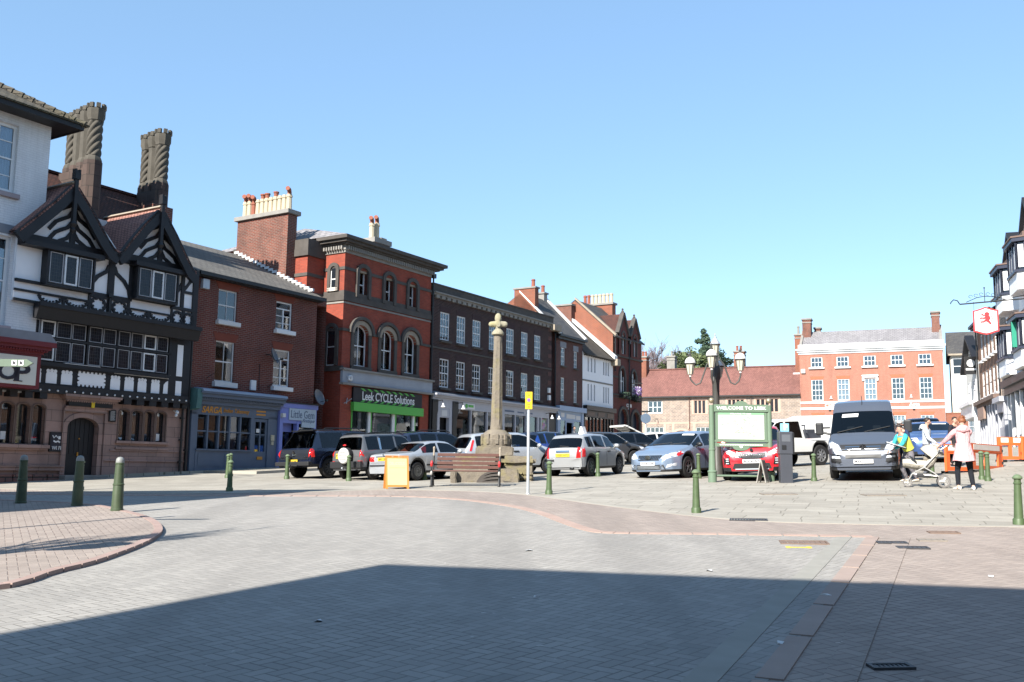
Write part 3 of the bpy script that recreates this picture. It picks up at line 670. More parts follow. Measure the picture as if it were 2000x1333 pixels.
for x0, x1, z0, z1, o in ((-4.6, -1.32, 1.99, 2.10, .16), (-4.6, -1.38, 1.93, 1.99, .10), (-4.6, -.74, 1.40, 1.47, .14), (-4.6, -.74, 1.29, 1.40, .10), (1.16, 3.34, 2.03, 2.12, .07), (.74, 4.1, 1.62, 1.68, .05), (1.16, 3.34, 2.24, 2.33, .1), (.95, 4.1, 1.97, 2.03, .04)): tr.box(x0, x1, -o, -.001, z0, z1)
H.part(tr, 'stone_moulding', M['stone_red'], bevel=.015)
rk = MB(); random.seed(3)
for row, z in enumerate((.74, 1.02)):
    x = -4.6 - row*.25
    while x < -.78:
        ww = random.uniform(.42, .7); e = min(x+ww, -.72); rk.box(x+.015, e-.015, -.16-random.uniform(0, .05), -.001, z-.12+.012, z+.155); x += ww
H.part(rk, 'rough_plinth', M['stone_rock'], bevel=.035)
H.part(MB().box(-.95, .62, -.5, .3, ROW.g(0)-.3, ROW.g(-.2)+.12), 'doorstep', M['stone_grey'], bevel=.02)
# door and hood
su = MB(); ring(su, -.68, .48, ROW.g(0), 2.72, .33, .16, -.04, .02)
su.box(-.88, -.85, -.09, 0, ROW.g(0), 3.3).box(.66, .70, -.09, 0, ROW.g(0), 3.3).box(-.86, .68, -.09, 0, 3.22, 3.34)
for x0, x1, z0, z1, o in ((-.83, .84, 3.34, 3.40, .12), (-.92, 1.0, 3.58, 3.64, .22), (-.98, 1.06, 3.64, 3.70, .28), (-1.02, 1.1, 3.70, 3.78, .34)): su.box(x0, x1, -o, -.001, z0, z1)
for i in range(22): x = -.86 + i*.085; su.box(x, x+.045, -.2, -.15, 3.54, 3.58)
H.part(su, 'door_surround', M['stone_red'])
H.part(MB().box(-.78, .86, -.17, -.02, 3.40, 3.575), 'name_board', M['paint_black']); H.part(MB().box(.04, .16, -.19, -.17, 3.38, 3.58), 'licence_badge', M['yellow'])
dz = ROW.g(0)+.05
d = MB().box(-.66, .46, .2, .25, dz, 3.1)
for i in range(6): x = -.6 + i*.175; d.box(x, x+.15, .185, .2, dz+.75, 2.98)
for i in range(2): d.box(-.55+.5*i, -.12+.5*i, .185, .2, dz+.1, dz+.65)
dr = H.part(d, 'door', M['timber']); H.part(MB().box(-.14, -.10, .15, .19, 1.78, 1.9).ball((-.1, .16, 2.35), .028), 'brass_handle', M['gold'], dr)
sg = H.part(MB().box(.84, 1.1, -.05, -.001, 2.96, 3.36), 'notice_board', M['paint_black'])
tx = MB()
for i in range(11): tx.box(.88+(.02 if i == 0 else 0), 1.06-.01*(i % 3), -.055, -.05, 3.31-i*.03, 3.318-i*.03)
H.part(tx, 'lettering', M['white'], sg)
wf = H.part(MB().box(-1.28, -.82, -.06, -.001, 1.9, 2.52), 'chalk_board', M['timber']); H.part(MB().box(-1.24, -.86, -.065, -.06, 1.94, 2.48), 'board_face', M['ink'], wf)
lettering(H, 'WI FI', -1.05, -.068, 2.02, .32, .12, M['white'], wf)
H.part(MB().strip([(-1.16, 2.25), (-1.08, 2.21), (-1.0, 2.24), (-.93, 2.2)], .05, -.072, -.066).strip([(-1.2, 2.42), (-1.15, 2.34), (-1.08, 2.42), (-1.02, 2.35)], .03, -.072, -.066).box(-1.0, -.92, -.072, -.066, 2.3, 2.4), 'chalk_drawing', M['white'], wf)
downpipe(H, 3.86, -.1, ROW.g(4), 3.6); downpipe(H, 4.12, -.08, ROW.g(4), 6.2)
H.part(MB().ball((3.52, -.2, 3.42), .07).ball((3.47, -.22, 3.31), .055).box(3.49, 3.55, -.2, 0, 3.46, 3.5), 'security_camera', M['paint_white'])
# jetty beam, brackets and bosses
n = .3
b = MB().box(-4.6, 4.15, -.02, .4, 3.78, 4.04)
for i in range(6): x = -4.2 + i*.5; b.box(x, x+.26, -.0, .5, 3.58, 3.78)
for i in range(5): x = 1.42 + i*.52; b.box(x, x+.3, -.0, .5, 3.60, 3.78)
H.part(b, 'jetty_beam', M['timber'], n=n)
bs = MB()
for i in range(20): bs.ball((-1.72 + i*.303, -.03, 3.86 + i*.001), .035, seg=8, rings=6)
H.part(bs, 'bosses', M['paint_white'], n=n)
# timber storeys
n = .22
w = MB().box(-2.15, 4.15, 0, 7, 4.03, 6.3); H.part(w, 'storey_wall', M['timber'], n=n)
def lobed(x0, x1, z0, z1):
    cx = (x0+x1)/2; r = (x1-x0)*.16; m = MB()
    m.box(x0, x1, -.012, .002, z0, z1-.19).prism([(x0, z1-.191), (x1, z1-.191), (x1-.03, z1-.12), (x0+.03, z1-.12)], -.012, .002)
    for dx, dz in ((-.14, -.06), (0, -.045), (.14, -.06)): m.lathe([(r, 0), (r, .015)], (cx+dx*(x1-x0)/.42, -.013, z1+dz-.03), 10, axis='y')
    return m
for x0, x1 in ((-2.05, -1.72), (-1.55, -1.17), (-1.02, -.62), (.82, 1.2), (1.38, 1.75), (1.92, 2.28), (2.48, 2.84)):
    H.part(lobed(x0, x1, 4.09 if x0 < 0 else 4.06, 4.58), 'plaster_panel', M['render_white'], n=n)
inf = MB()
inf.box(-.36, .56, -.012, .002, 4.14, 4.52)
for i in range(7):
    for z in (4.12, 4.54): inf.lathe([(.05, 0), (.05, .015)], (-.36+i*.153, -.013, z), 8, axis='y')
for z in (4.2, 4.33, 4.46):
    for x in (-.38, .58): inf.lathe([(.05, 0), (.05, .015)], (x, -.013, z), 8, axis='y')
H.part(inf, 'plaster_panel', M['render_white'], n=n)
inf = MB().prism([(3.0, 4.08), (3.2, 4.08), (3.2, 4.55), (3.1, 4.5), (3.02, 4.4)], -.012, .002)
H.part(inf, 'plaster_panel', M['render_white'], n=n)
for x0, x1, z0, z1 in ((3.54, 3.80, 4.05, 4.58), (3.54, 3.80, 4.76, 5.92), (3.22, 3.27, 4.76, 5.92)): H.part(MB().box(x0, x1, -.012, .002, z0, z1), 'plaster_panel', M['render_white'], n=n)
H.part(MB().box(-2.15, 3.16, -.14, .0, 4.63, 4.76).box(-2.15, 3.2, -.07, .0, 4.58, 4.63), 'window_sill', M['timber'], n=n)
H.part(MB().box(-1.0, .3, -.145, -.02, 4.762, 4.78).box(.9, 3.16, -.09, -.02, 4.61, 4.628), 'white_drip', M['paint_offwhite'], n=n)
H.part(MB().box(-2.15, 3.2, -.1, .0, 5.49, 5.56).box(-.22, -.16, -.1, 0, 4.76, 6.2).box(.91, .97, -.1, 0, 4.76, 6.2).box(3.1, 3.2, -.1, 0, 4.76, 6.2), 'window_bars', M['timber'], n=n)
cols = [(-2.15, -1.93), (-1.88, -1.38), (-1.32, -.81), (-.76, -.28), (-.13, .34), (.40, .88), (1.0, 1.45), (1.52, 1.98), (2.04, 2.54), (2.59, 3.05)]
for i, (a, c) in enumerate(cols):
    for z0, z1 in ((4.81, 5.46), (5.59, 6.1)):
        fw = .05 if i in (1, 8) or (i == 0 and z0 < 5) else .016
        f = MB().box(a, a+fw, -.075, -.02, z0, z1).box(c-fw, c, -.075, -.02, z0, z1).box(a+fw, c-fw, -.075, -.02, z0, z0+fw).box(a+fw, c-fw, -.075, -.02, z1-fw, z1)
        o = H.part(f, 'leaded_window', M['paint_white'] if fw > .03 else M['frame_grey'], n=n)
        H.part(MB().box(a+fw, c-fw, -.045, -.035, z0+fw, z1-fw), 'pane', M['leaded'] if 'leaded' in M else M['carglass'], o, n=n)
n = .42
H.part(MB().prism([(-.18, 6.13), (.0, 6.13), (.0, 6.62), (-.3, 6.62), (-.3, 6.5)], -2.15, 4.32, 'x').box(-2.15, 4.33, -.36, -.3, 6.5, 6.64), 'jetty_cornice', M['timber'], n=n)
w = wall(MB(), -2.85, 4.15, 6.6, 8.8, []); w.prism([(-2.85, 8.8), (.86, 8.8), (-1.0, 10.75)], 0, .1).prism([(.86, 8.8), (4.15, 8.8), (2.5, 10.75)], 0, .1); shell(w, -2.85, 4.15, 0, 7, 6.6, 8.8)
H.part(w, 'upper_wall', M['render_white'], n=n)
t = MB(); Y0, Y1 = -.05, .03
def bar(x0, x1, z0, z1, p=0): t.box(x0, x1, Y0-p, Y1, z0, z1)
bar(-2.85, 4.3, 6.6, 6.67, .02); bar(-2.85, -.1, 6.91, 6.98, .01); bar(1.2, 3.15, 6.92, 6.98, .01)
bar(-.2, 1.36, 7.12, 7.3, .01); bar(3.1, 4.15, 7.2, 7.32, .01); bar(-2.85, -.2, 7.2, 7.29, .06); bar(1.3, 3.2, 7.28, 7.38, .06)
for x0, x1 in ((-.26, -.16), (.46, .64), (1.27, 1.37), (3.12, 3.2), (3.62, 3.76), (4.05, 4.3), (-1.2, -1.1), (2.1, 2.22)): bar(x0, x1, 6.67, 7.2 if not (-1.3 < x0 < -1 or 2 < x0 < 2.3) else 6.92)
for x0, x1, z1 in ((.44, .68, 8.75), (-.3, -.2, 8.6), (1.28, 1.42, 8.6), (3.18, 3.26, 8.6), (3.52, 3.66, 8.5), (4.06, 4.3, 8.8)): bar(x0, x1, 7.2, z1, .012)
bar(3.6, 4.1, 7.86, 7.96)
for cx in (.13, .96, 3.42, 3.91):
    rr = .26 if cx < 3 else .21
    t.strip([(cx + rr*1.05*cos(a*pi/12), 6.9 + .235*sin(a*pi/12)) for a in range(25)], .075, Y0, Y1)
    for a in range(8): q = a*pi/4 + pi/8; t.lathe([(.045, 0), (.045, .06)], (cx + (rr-.035)*cos(q), Y0-.012, 6.9 + .2*sin(q)), 8, axis='y')
for a, c in ((-2.05, -1.2), (-1.1, -.26), (1.37, 2.1), (2.22, 3.1)):
    cx = (a+c)/2; hw = (c-a)/2
    for s in (-1, 1): t.strip([(cx + s*hw*.98, 6.9), (cx + s*hw*.8, 6.78), (cx + s*hw*.5, 6.70), (cx+s*.06, 6.66)], .07, Y0, Y1)
    for k in range(7): u = -1 + k/3; t.lathe([(.028, 0), (.028, .06)], (cx + u*hw*.8, Y0-.005, 6.73 + .13*u*u), 8, axis='y')
for s, x in ((-1, .46), (1, .66)):     # curved braces either side of the central post
    t.strip([(x, 8.3), (x + s*.1, 8.08), (x + s*.42, 7.86), (x + s*.62, 7.6), (x + s*.7, 7.3)], .13, Y0-.004, Y1)
t.strip([(3.54, 8.2), (3.42, 7.95), (3.26, 7.75)], .11, Y0, Y1); t.strip([(4.08, 8.7), (3.9, 8.3), (3.66, 7.98)], .1, Y0-.002, Y1)
bar(-2.85, 4.2, 8.5, 8.62, .03); t.box(-2.85, .0, -.42, 0, 8.36, 8.52); t.box(1.25, 3.35, -.42, 0, 8.46, 8.62)
H.part(t, 'timber_frame', M['timber'], n=n)
for gx, a, c, zb in ((-1.0, -2.75, .62, 8.78), (2.5, 1.1, 3.92, 8.86)):   # gables: curved struts
    s = MB(); s.box(gx-.1, gx+.1, -.06, .05, zb-.05, 10.3)
    for k in range(4):
        for d in (-1, 1):
            z = zb - .08 + k*.36
            s.strip([(gx, z+.5), (gx + d*.07, z+.40), (gx + d*.2, z+.22), (gx + d*.42, z+.1), (gx + d*.62, z-.02), (gx + d*.85, z-.32)], .125, -.045, .04)
    s.box(gx-1.7 if gx < 0 else gx-1.55, gx+1.7 if gx < 0 else gx+1.5, -.12, .05, zb-.22, zb)
    H.part(s, 'gable_struts', M['timber'], n=n)
    bb = MB()
    L = [(-1.0, 10.62), (-1.6, 9.9), (-2.2, 9.25), (-2.8, 8.62)] if gx < 0 else [(2.5, 10.62), (1.9, 9.95), (1.35, 9.2), (1.05, 8.75), (.86, 8.6)]
    Rr = [(-1.0, 10.62), (-.4, 9.95), (.25, 9.1), (.6, 8.72), (.86, 8.6)] if gx < 0 else [(2.5, 10.62), (3.1, 9.88), (3.62, 9.15), (4.0, 8.65), (4.22, 8.5)]
    for P in (L, Rr): bb.strip(P, .40, 0, .14)
    H.part(bb, 'bargeboard', M['timber'], n=n+.5)
    fi = MB().box(gx-.06, gx+.06, -.57, -.45, 9.55, 11.1).box(gx-.1, gx+.1, -.61, -.41, 10.98, 11.2).box(gx-.08, gx+.08, -.59, -.43, 11.2, 11.3)
    for a in (-1, 1): fi.box(gx+a*.075-.025, gx+a*.075+.025, -.6, -.42, 11.2, 11.33)
    fi.lathe([(.02, -.42), (.09, -.3), (.05, -.22), (.13, -.1), (.08, 0)], (gx, -.51, 9.55), 10)
    H.part(fi.xf(Matrix.Translation((0, .5, 0))), 'finial', M['timber'], n=n+.5)
    # gable roof
    for P in (L, Rr):
        (xa, za), (xb, zb2) = P[0], P[-1]
        pts = []
        m = MB()
        for i in range(len(P)-1):
            (x0, z0), (x1, z1) = P[i], P[i+1]; u = .27
            y1a = .3 + (z0 - 8.6)*1.3; y1b = .3 + (z1 - 8.6)*1.3
            m.add([(x0, -.5, z0+u), (x1, -.5, z1+u), (x1, y1b, z1+u), (x0, y1a, z0+u), (x0, -.5, z0+u-.1), (x1, -.5, z1+u-.1), (x1, y1b, z1+u-.1), (x0, y1a, z0+u-.1)], [(0, 1, 2, 3), (7, 6, 5, 4), (0, 4, 5, 1), (2, 6, 7, 3)])
        H.part(m.xf(Matrix.Translation((0, .5, 0))), 'gable_roof', M['tile'], n=n+.5)
    H.part(MB().prism([(gx-.14, 10.86), (gx, 10.97), (gx+.14, 10.86), (gx, 10.8)], 0, 3.5), 'ridge_tiles', M['stone_buff'], n=n+.5)
slope(H, 'main_roof', M['tile'], (-3.2, 0.1, 8.75), (4.1, .1, 8.75), (4.1, 2.0, 10.35), (-3.2, 2.0, 10.35))
slope(H, 'main_roof', M['tile_dark'], (-3.2, 2.0, 10.35), (4.1, 2.0, 10.35), (4.6, 4.2, 12.35), (-3.2, 4.2, 12.35))  # upper part of the slope, its shade put into the tile colour
slope(H, 'back_roof', M['tile_dark'], (-3.2, 4.2, 12.35), (4.6, 4.2, 12.35), (4.6, 8.4, 8.75), (-3.2, 8.4, 8.75))
H.part(MB().prism([(0.05, 3.9), (7.0, 3.9), (8.4, 8.7), (4.2, 12.3), (0.05, 8.7)], 4.02, 4.22, 'x'), 'gable_end', M['brick_chim'])
H.part(MB().box(-3.2, 4.6, 4.1, 4.3, 12.33, 12.42), 'ridge', M['tile_dark'])
# oriel casements
for k, (a, c, z0, z1) in enumerate(((-2.0, -.26, 7.29, 8.34), (1.4, 3.18, 7.39, 8.44))):
    o = H.part(MB().box(a, c, -.32, .05, z0-.09, z0).box(a, c, -.32, .05, z1, z1+.08).box(a, a+.07, -.32, .05, z0, z1).box(c-.07, c, -.32, .05, z0, z1), 'oriel_window', M['timber'], n=n)
    for i in range(3):
        x0 = a+.08 + i*(c-a-.16)/3 + .03; x1 = a+.08 + (i+1)*(c-a-.16)/3 - .03; fw = .055 if i == 1 else .02
        H.part(MB().box(x0, x0+fw, -.3, -.24, z0+.03, z1-.03).box(x1-fw, x1, -.3, -.24, z0+.03, z1-.03).box(x0+fw, x1-fw, -.3, -.24, z0+.03, z0+.03+fw).box(x0+fw, x1-fw, -.3, -.24, z1-.03-fw, z1-.03), 'casement', M['paint_white'] if i == 1 else M['frame_grey'], o, n=n)
        H.part(MB().box(x0+fw, x1-fw, -.27, -.26, z0+.03+fw, z1-.03-fw), 'pane', M['leaded'] if 'leaded' in M else M['carglass'], o, n=n)
H.part(MB().box(.45, .62, -.14, 0, 7.2, 7.34).box(.5, .56, -.1, -.03, 6.3, 7.2), 'hopper', M['iron'], n=n)
# chimney stacks with twisted shafts, in rows going back over the roof
def flue(H, x, y, zb, zt, twist, r=.34, parent=None):
    m = MB(); hz = zt - .66; z0 = zb + .24
    m.lathe([(r*1.22, 0), (r*1.22, .1), (r*1.0, .24)], (x, y, zb), 8, rot=pi/8)
    N = 44; seg = 48; vs = []; fs = []
    for i in range(N+1):
        z = z0 + (hz-z0)*i/N
        for k in range(seg):
            a = 2*pi*k/seg
            rr = r*(.80 + (.26*abs(cos((a*6 - (z-z0)*21)/2))**.8 if twist else 0)) if twist else r*.92/max(cos(((a+pi/8) % (pi/4)) - pi/8), .9)
            vs.append((x + rr*cos(a), y + rr*sin(a), z))
    for i in range(N):
        for k in range(seg): fs.append((i*seg+k, i*seg+(k+1) % seg, (i+1)*seg+(k+1) % seg, (i+1)*seg+k))
    m.add(vs, fs)
    m.lathe([(r*.95, 0), (r*1.1, .05), (r*1.1, .1), (r*1.26, .2), (r*1.26, .5), (r*.8, .5)], (x, y, hz), 8, rot=pi/8)
    for k in range(8):
        a = pi/4*k + pi/8
        m.box(-.07, .07, -.05, .05, .5, .67); s = len(m.v) - 8
        m.xf(Matrix.Translation((x + r*1.12*cos(a), y + r*1.12*sin(a), hz)) @ Matrix.Rotation(a+pi/2, 4, 'Z'), s)
    return H.part(m, 'chimney_shaft', M['stone_chim'] if 'stone_chim' in M else M['stone_grey'], parent, smooth=True, angle=25)
def stack(x, ys, zb, zn, zt, drop):
    s = MB()
    for i, y in enumerate(ys): s.lathe([(.34, 0), (.34, zn-zb-.02)], (x+i*.09, y, zb), 8, rot=pi/8)
    s.box(x-.25, x+.35, ys[0], ys[-1], zb, zn-.3)
    p = H.part(s, 'chimney_stack', M['stone_stack'] if 'stone_stack' in M else M['stone_red'])
    for i, y in enumerate(ys): flue(H, x+i*.09, y, zn-.05, zt, i % 3 == 0 or i == len(ys)-1, .26, p)
    return p
stack(1.12, (2.3, 2.85, 3.4, 3.95), 9.9, 12.6, 14.75, 0)
stack(4.58, (2.9, 3.45, 4.0), 10.6, 12.75, 14.95, 0)
H.part(MB().box(4.0, 4.95, 2.5, 5.0, 9.5, 11.75), 'stack_base', M['brick_chim'])
H.part(MB().box(.55, 1.5, 1.75, 1.95, 10.0, 10.35), 'lead_apron', M['flash'])
for x, y, z in ((1.9, 6.5, 12.9), (3.1, 6.8, 12.6)):   # rooftop aerials
    a = MB().tube([(x, y, 11), (x, y, z)], .02, 6).tube([(x-.5, y-.1, z), (x+.7, y+.1, z)], .014, 5)
    for k in range(9): a.tube([(x-.45+k*.13, y-.2, z-.1), (x-.45+k*.13, y+.2, z+.1)], .008, 4)
    H.part(a, 'aerial', M['galv'])

# ------------------------------------------------------------------ red brick house with takeaway and boutique
H = House(ROW, 'red_brick_house', 7.5, 'two storey red brown brick house over a takeaway and a boutique, huge brick chimney', 'house')
zg = ROW.g(4)-.3
W4 = [(5.33, 6.28, 7.1, 8.33), (8.39, 9.32, 7.14, 8.33), (5.32, 6.27, 4.72, 6.31), (8.37, 9.3, 4.78, 6.32)]
w = wall(MB(), 4.2, 10.8, 4.2, 8.9, W4, d=.12); w.add([(10.8, 0, zg), (10.8, 0, 8.9), (10.8, 2, 8.9), (10.8, 2, zg)], [(0, 1, 2, 3)])
shell(w, 4.2, 11.4, .0, 9, zg, 8.9); wall(w, 4.2, 10.8, zg, 4.2, [(4.45, 8.2, zg, 4.0), (8.7, 10.79, zg, 4.0)])
H.part(w, 'wall', M['brick_house'])
for a, b, c, d in W4: H.part(MB().prism([(a-.03, d+.001), (b+.03, d+.001), (b+.16, d+.3), (a-.16, d+.3)], -.012, .05), 'lintel', M['brick_lintel'])
window(H, *W4[0][:2], *W4[0][2:], .06, 2, (1, 1), sill=.17, curtain=3, fw=.055, fmat=M['paint_offwhite'])
window(H, *W4[2][:2], *W4[2][2:], .06, 2, (1, 1), sill=.2, curtain=1, fw=.055, fmat=M['paint_offwhite'])
for k in (1, 3):
    a, b, c, d = W4[k]
    o = window(H, a, b, c, d, .06, 1, (1, 3), sill=.17, curtain=1 if k == 1 else 0, fw=.06, bar=.03)
    H.part(MB().box((a+b)/2-.03, (a+b)/2+.03, .055, .12, c+.05, c+(d-c)*.74), 'casement_bar', M['paint_white'], o)
    if k == 3: H.part(MB().box(a+.05, b-.05, .15, .16, c+.35, c+1.1), 'net_curtain', M['curtain'], o)
room(H, 4.4, 10.6, .6, 5, 4.3, 8.85)
eR = [(4.0, -.3, 8.78), (11.0, -.3, 8.78), (11.4, 5.25, 11.35), (3.6, 5.25, 11.35)]
slope(H, 'roof', M['slate_house'] if 'slate_house' in M else M['slate'], *eR); slope(H, 'back_roof', M['slate'], (3.6, 5.25, 11.35), (11.4, 5.25, 11.35), (11.4, 9.2, 8.9), (3.6, 9.2, 8.9))
H.part(MB().box(4.12, 11.0, -.36, -.22, 8.66, 8.80).box(4.12, 10.9, -.24, -.001, 8.62, 8.70), 'gutter', M['iron'])
H.part(MB().prism([(5.2, 8.5), (5.2, 11.33), (0.0, 8.85), (0.0, 8.5)], 10.82, 11.38, 'x'), 'gable_wall', M['brick_house'])
fl = MB()
for i in range(20):
    y = .3 + i*.25; z = 8.80 + (y+.3)*.463; fl.box(10.79, 10.9, y, y+.27, z+.08, z+.2)
H.part(fl, 'stepped_flashing', M['flash'])
ck = H.part(MB().box(10.83, 11.4, 2.0, 5.25, 9.2, 12.9), 'chimney', M['brick_chim']); H.part(MB().box(10.7, 11.53, 1.88, 5.38, 12.9, 13.1), 'chimney_cap', M['stone_grey'], ck, bevel=.02)
caps = ['elbow', None, None, 'cowl', None, 'cowl', 'cowl', None, 'elbow', 'elbow', 'elbow', None]
for i in range(11): pot(H, 11.1, 2.25 + i*.28, 13.1, .78 if i != 8 else .7, .14, M['pot_cream'] if i not in (8,) else M['pot_red'], ck, cap=caps[i])
H.part(MB().box(4.42, 4.74, -.16, -.0, 8.18, 8.56), 'alarm_box', M['galv'], bevel=.02); H.part(MB().box(7.13, 7.4, -.1, -.001, 4.52, 4.92), 'alarm_box', M['paint_white'], bevel=.02)
def dish(H, x, y, z, r=.3, rz=.5):
    o = H.part(MB().lathe([(.02, .0), (r*.5, .03), (r*.85, .08), (r, .13), (r*.98, .14), (r*.8, .09), (.02, .02)], (0, 0, 0), 20).xf(Matrix.Translation((x, y-.35, z)) @ Matrix.Rotation(rz, 4, 'Z') @ Matrix.Rotation(pi/2-.35, 4, 'X')), 'satellite_dish', M['dishgrey'] if 'dishgrey' in M else M['lead'], smooth=True)
    H.part(MB().tube([(x, y, z+.1), (x, y-.2, z+.1), (x, y-.33, z)], .02, 6).tube([(x, y-.33, z-.2), (x+.12, y-.75, z-.1)], .013, 6).box(x+.08, x+.16, y-.82, y-.72, z-.14, z-.06), 'dish_arm', M['iron'], o)
dish(H, 7.95, 0, 5.92, .33); dish(H, 10.55, -.1, 4.42, .36, .2)
H.part(MB().tube([(7.6, -.02, 5.6), (7.62, -.02, 4.5)], .012, 5).tube([(8.05, -.05, 4.7), (8.2, -.3, 4.95)], .015, 5).tube([(4.9, -.05, 4.8), (5.05, -.3, 5.0)], .015, 5), 'cable', M['iron'])
# takeaway shopfront
S = M['slateblue']; y0 = -.12
sf = MB(); zb = ROW.g(6)-.35
sf.box(4.26, 4.5, y0, .1, zb, 3.5).box(8.12, 8.62, y0, .1, zb, 3.5).box(4.26, 8.62, y0, .1, 3.42, 3.80)
sf.box(4.5, 7.26, y0-.02, .1, zb, 2.08).box(7.2, 7.36, y0, .1, zb, 3.42)
for x0, x1 in ((4.62, 5.75), (5.9, 7.1)): sf.box(x0, x1, y0-.035, y0-.02, 1.5, 1.96)
sf.box(4.5, 7.26, y0-.08, y0, 2.08, 2.14)
shop = H.part(sf, 'takeaway_front', S)
c = MB()
for z0, z1, o in ((3.8, 3.95, .1), (3.95, 4.06, .2), (4.06, 4.2, .32), (4.2, 4.27, .4)): c.box(4.35, 8.72, y0-o, .0, z0, z1)
for i in range(52): x = 4.45 + i*.082; c.box(x, x+.05, y0-.26, y0-.2, 4.0, 4.05)
H.part(c, 'cornice', S, shop); H.part(MB().prism([(-.54, 4.272), (0, 4.272), (0, 4.44), (-.5, 4.36)], 4.4, 8.75, 'x'), 'lead_top', M['leadpale'] if 'leadpale' in M else M['flash'], shop)
H.part(MB().prism([(-.42, 3.62), (0, 3.55), (0, 4.40), (-.46, 4.34), (-.46, 4.0)], 4.19, 4.42, 'x'), 'corbel', plain('teal patina', (.07, .17, .17), .7, var=.3), shop)
sh = MB()
for i in range(1, 5): x = 4.5 + i*.54; sh.box(x-.035, x+.035, y0, .04, 2.14, 3.42)
sh.box(4.5, 7.2, y0+.02, .04, 2.78, 2.83).box(4.5, 4.56, y0, .04, 2.14, 3.42)
o = H.part(sh, 'shop_window', S, shop); H.part(MB().box(4.5, 7.2, -.02, -.01, 2.14, 3.42), 'pane', M['glass'], o)
dd = MB().box(7.36, 7.48, y0+.05, .02, zb, 3.4).box(8.02, 8.12, y0+.05, .02, zb, 3.4).box(7.48, 8.02, y0+.05, .02, zb, 2.1).box(7.48, 8.02, y0+.05, .02, 3.28, 3.4).box(7.72, 7.78, y0+.05, .02, 2.1, 3.28).box(7.48, 8.02, y0+.05, .02, 2.75, 2.79)
o = H.part(dd, 'shop_door', S, shop); H.part(MB().box(7.48, 8.02, -.03, -.02, 2.1, 3.28), 'pane', M['glass'], o); H.part(MB().box(7.62, 7.9, y0+.02, y0+.05, 1.78, 1.9), 'letter_plate', M['gold'], o)
H.part(MB().box(7.55, 7.72, -.06, -.05, 2.85, 3.0), 'paper_notice', M['white'], o)
lettering(H, 'SARGA', 5.19, y0-.004, 3.62, .96, .25, M['gold'], shop, shear=.25, bold=.02); lettering(H, 'Indian Takeaway', 6.42, y0-.004, 3.61, 1.32, .21, M['gold'], shop, shear=.35)
H.part(MB().box(7.45, 7.95, y0-.008, y0, 3.66, 3.72).box(7.45, 7.95, y0-.008, y0, 3.53, 3.59), 'lettering', M['gold'], shop)
H.part(MB().box(8.27, 8.45, y0-.05, y0, 2.55, 2.78).box(8.30, 8.42, y0-.05, y0, 2.38, 2.52), 'menu_case', M['yellowish'] if 'yellowish' in M else M['gold'], shop)
H.part(MB().box(4.5, 8.1, .02, 2.5, zb, 2.0), 'counter', M['goods'], shop); room(H, 4.45, 8.2, .3, 3, 1.2, 4.0)
it = MB()
random.seed(5)
for i in range(4): x = 6.0 + i*.3; it.box(x, x+.22, .12, .14, 2.2+random.random()*.2, 2.5+random.random()*.6)
H.part(it, 'window_posters', M['white'], shop)
lf = MB()
for i in range(60):
    p = Vector((6.0 + random.gauss(0, .09), .1 + random.gauss(0, .05), 2.5 + random.uniform(-.25, .25))); a = Vector((random.gauss(0, 1), random.gauss(0, .4), random.gauss(0, 1))).normalized()*.06; b = a.orthogonal().normalized()*.025
    lf.add([p-a, p+b, p+a, p-b], [(0, 1, 2, 3)])
H.part(lf, 'window_plant', M['leaf_ivy'], shop, fix=False)
# boutique front
L = M['lilac']
zb = ROW.g(10)-.3
bf = MB().box(8.66, 8.84, -.22, .0, zb, 4.0).box(10.66, 10.8, -.22, 0, zb, 3.95).box(8.64, 10.84, -.26, 0, 3.93, 4.12).box(9.66, 9.76, -.22, 0, zb, 3.4).box(8.84, 9.2, -.22, 0, 3.3, 3.93).box(9.2, 10.66, -.2, 0, 3.3, 3.93)
bf.box(8.84, 9.66, .1, .14, 2.95, 3.34).box(9.76, 10.66, -.18, 0, zb, 2.2)
bo = H.part(bf, 'boutique_front', L); H.part(MB().box(8.62, 10.9, -.3, 0, 4.12, 4.17), 'lead_top', M['iron'], bo)
sb = MB().box(9.14, 10.72, -.26, -.201, 3.44, 3.92).box(9.9, 10.72, -.26, -.201, 3.16, 3.44)
so = H.part(sb, 'sign_board', M['gemsign'], bo)
lettering(H, 'Little Gem', 9.93, -.263, 3.69, 1.38, .32, M['inkblue'], so, depth=.01); lettering(H, 'Boutique', 10.28, -.263, 3.42, .74, .2, M['inkblue'], so, depth=.01, shear=.5)
H.part(MB().box(8.68, 8.84, -.36, -.22, 3.52, 3.68), 'number_lamp', M['paint_offwhite'], bo)
H.part(MB().box(8.84, 9.66, .12, .13, zb, 2.95).box(9.76, 10.66, -.1, -.09, 2.2, 3.3), 'pane', M['glass'], bo); room(H, 8.75, 10.75, .3, 3, 1.3, 4.0)
H.part(MB().box(9.8, 10.6, .0, .05, 2.3, 3.0), 'window_goods', M['goods'], bo)
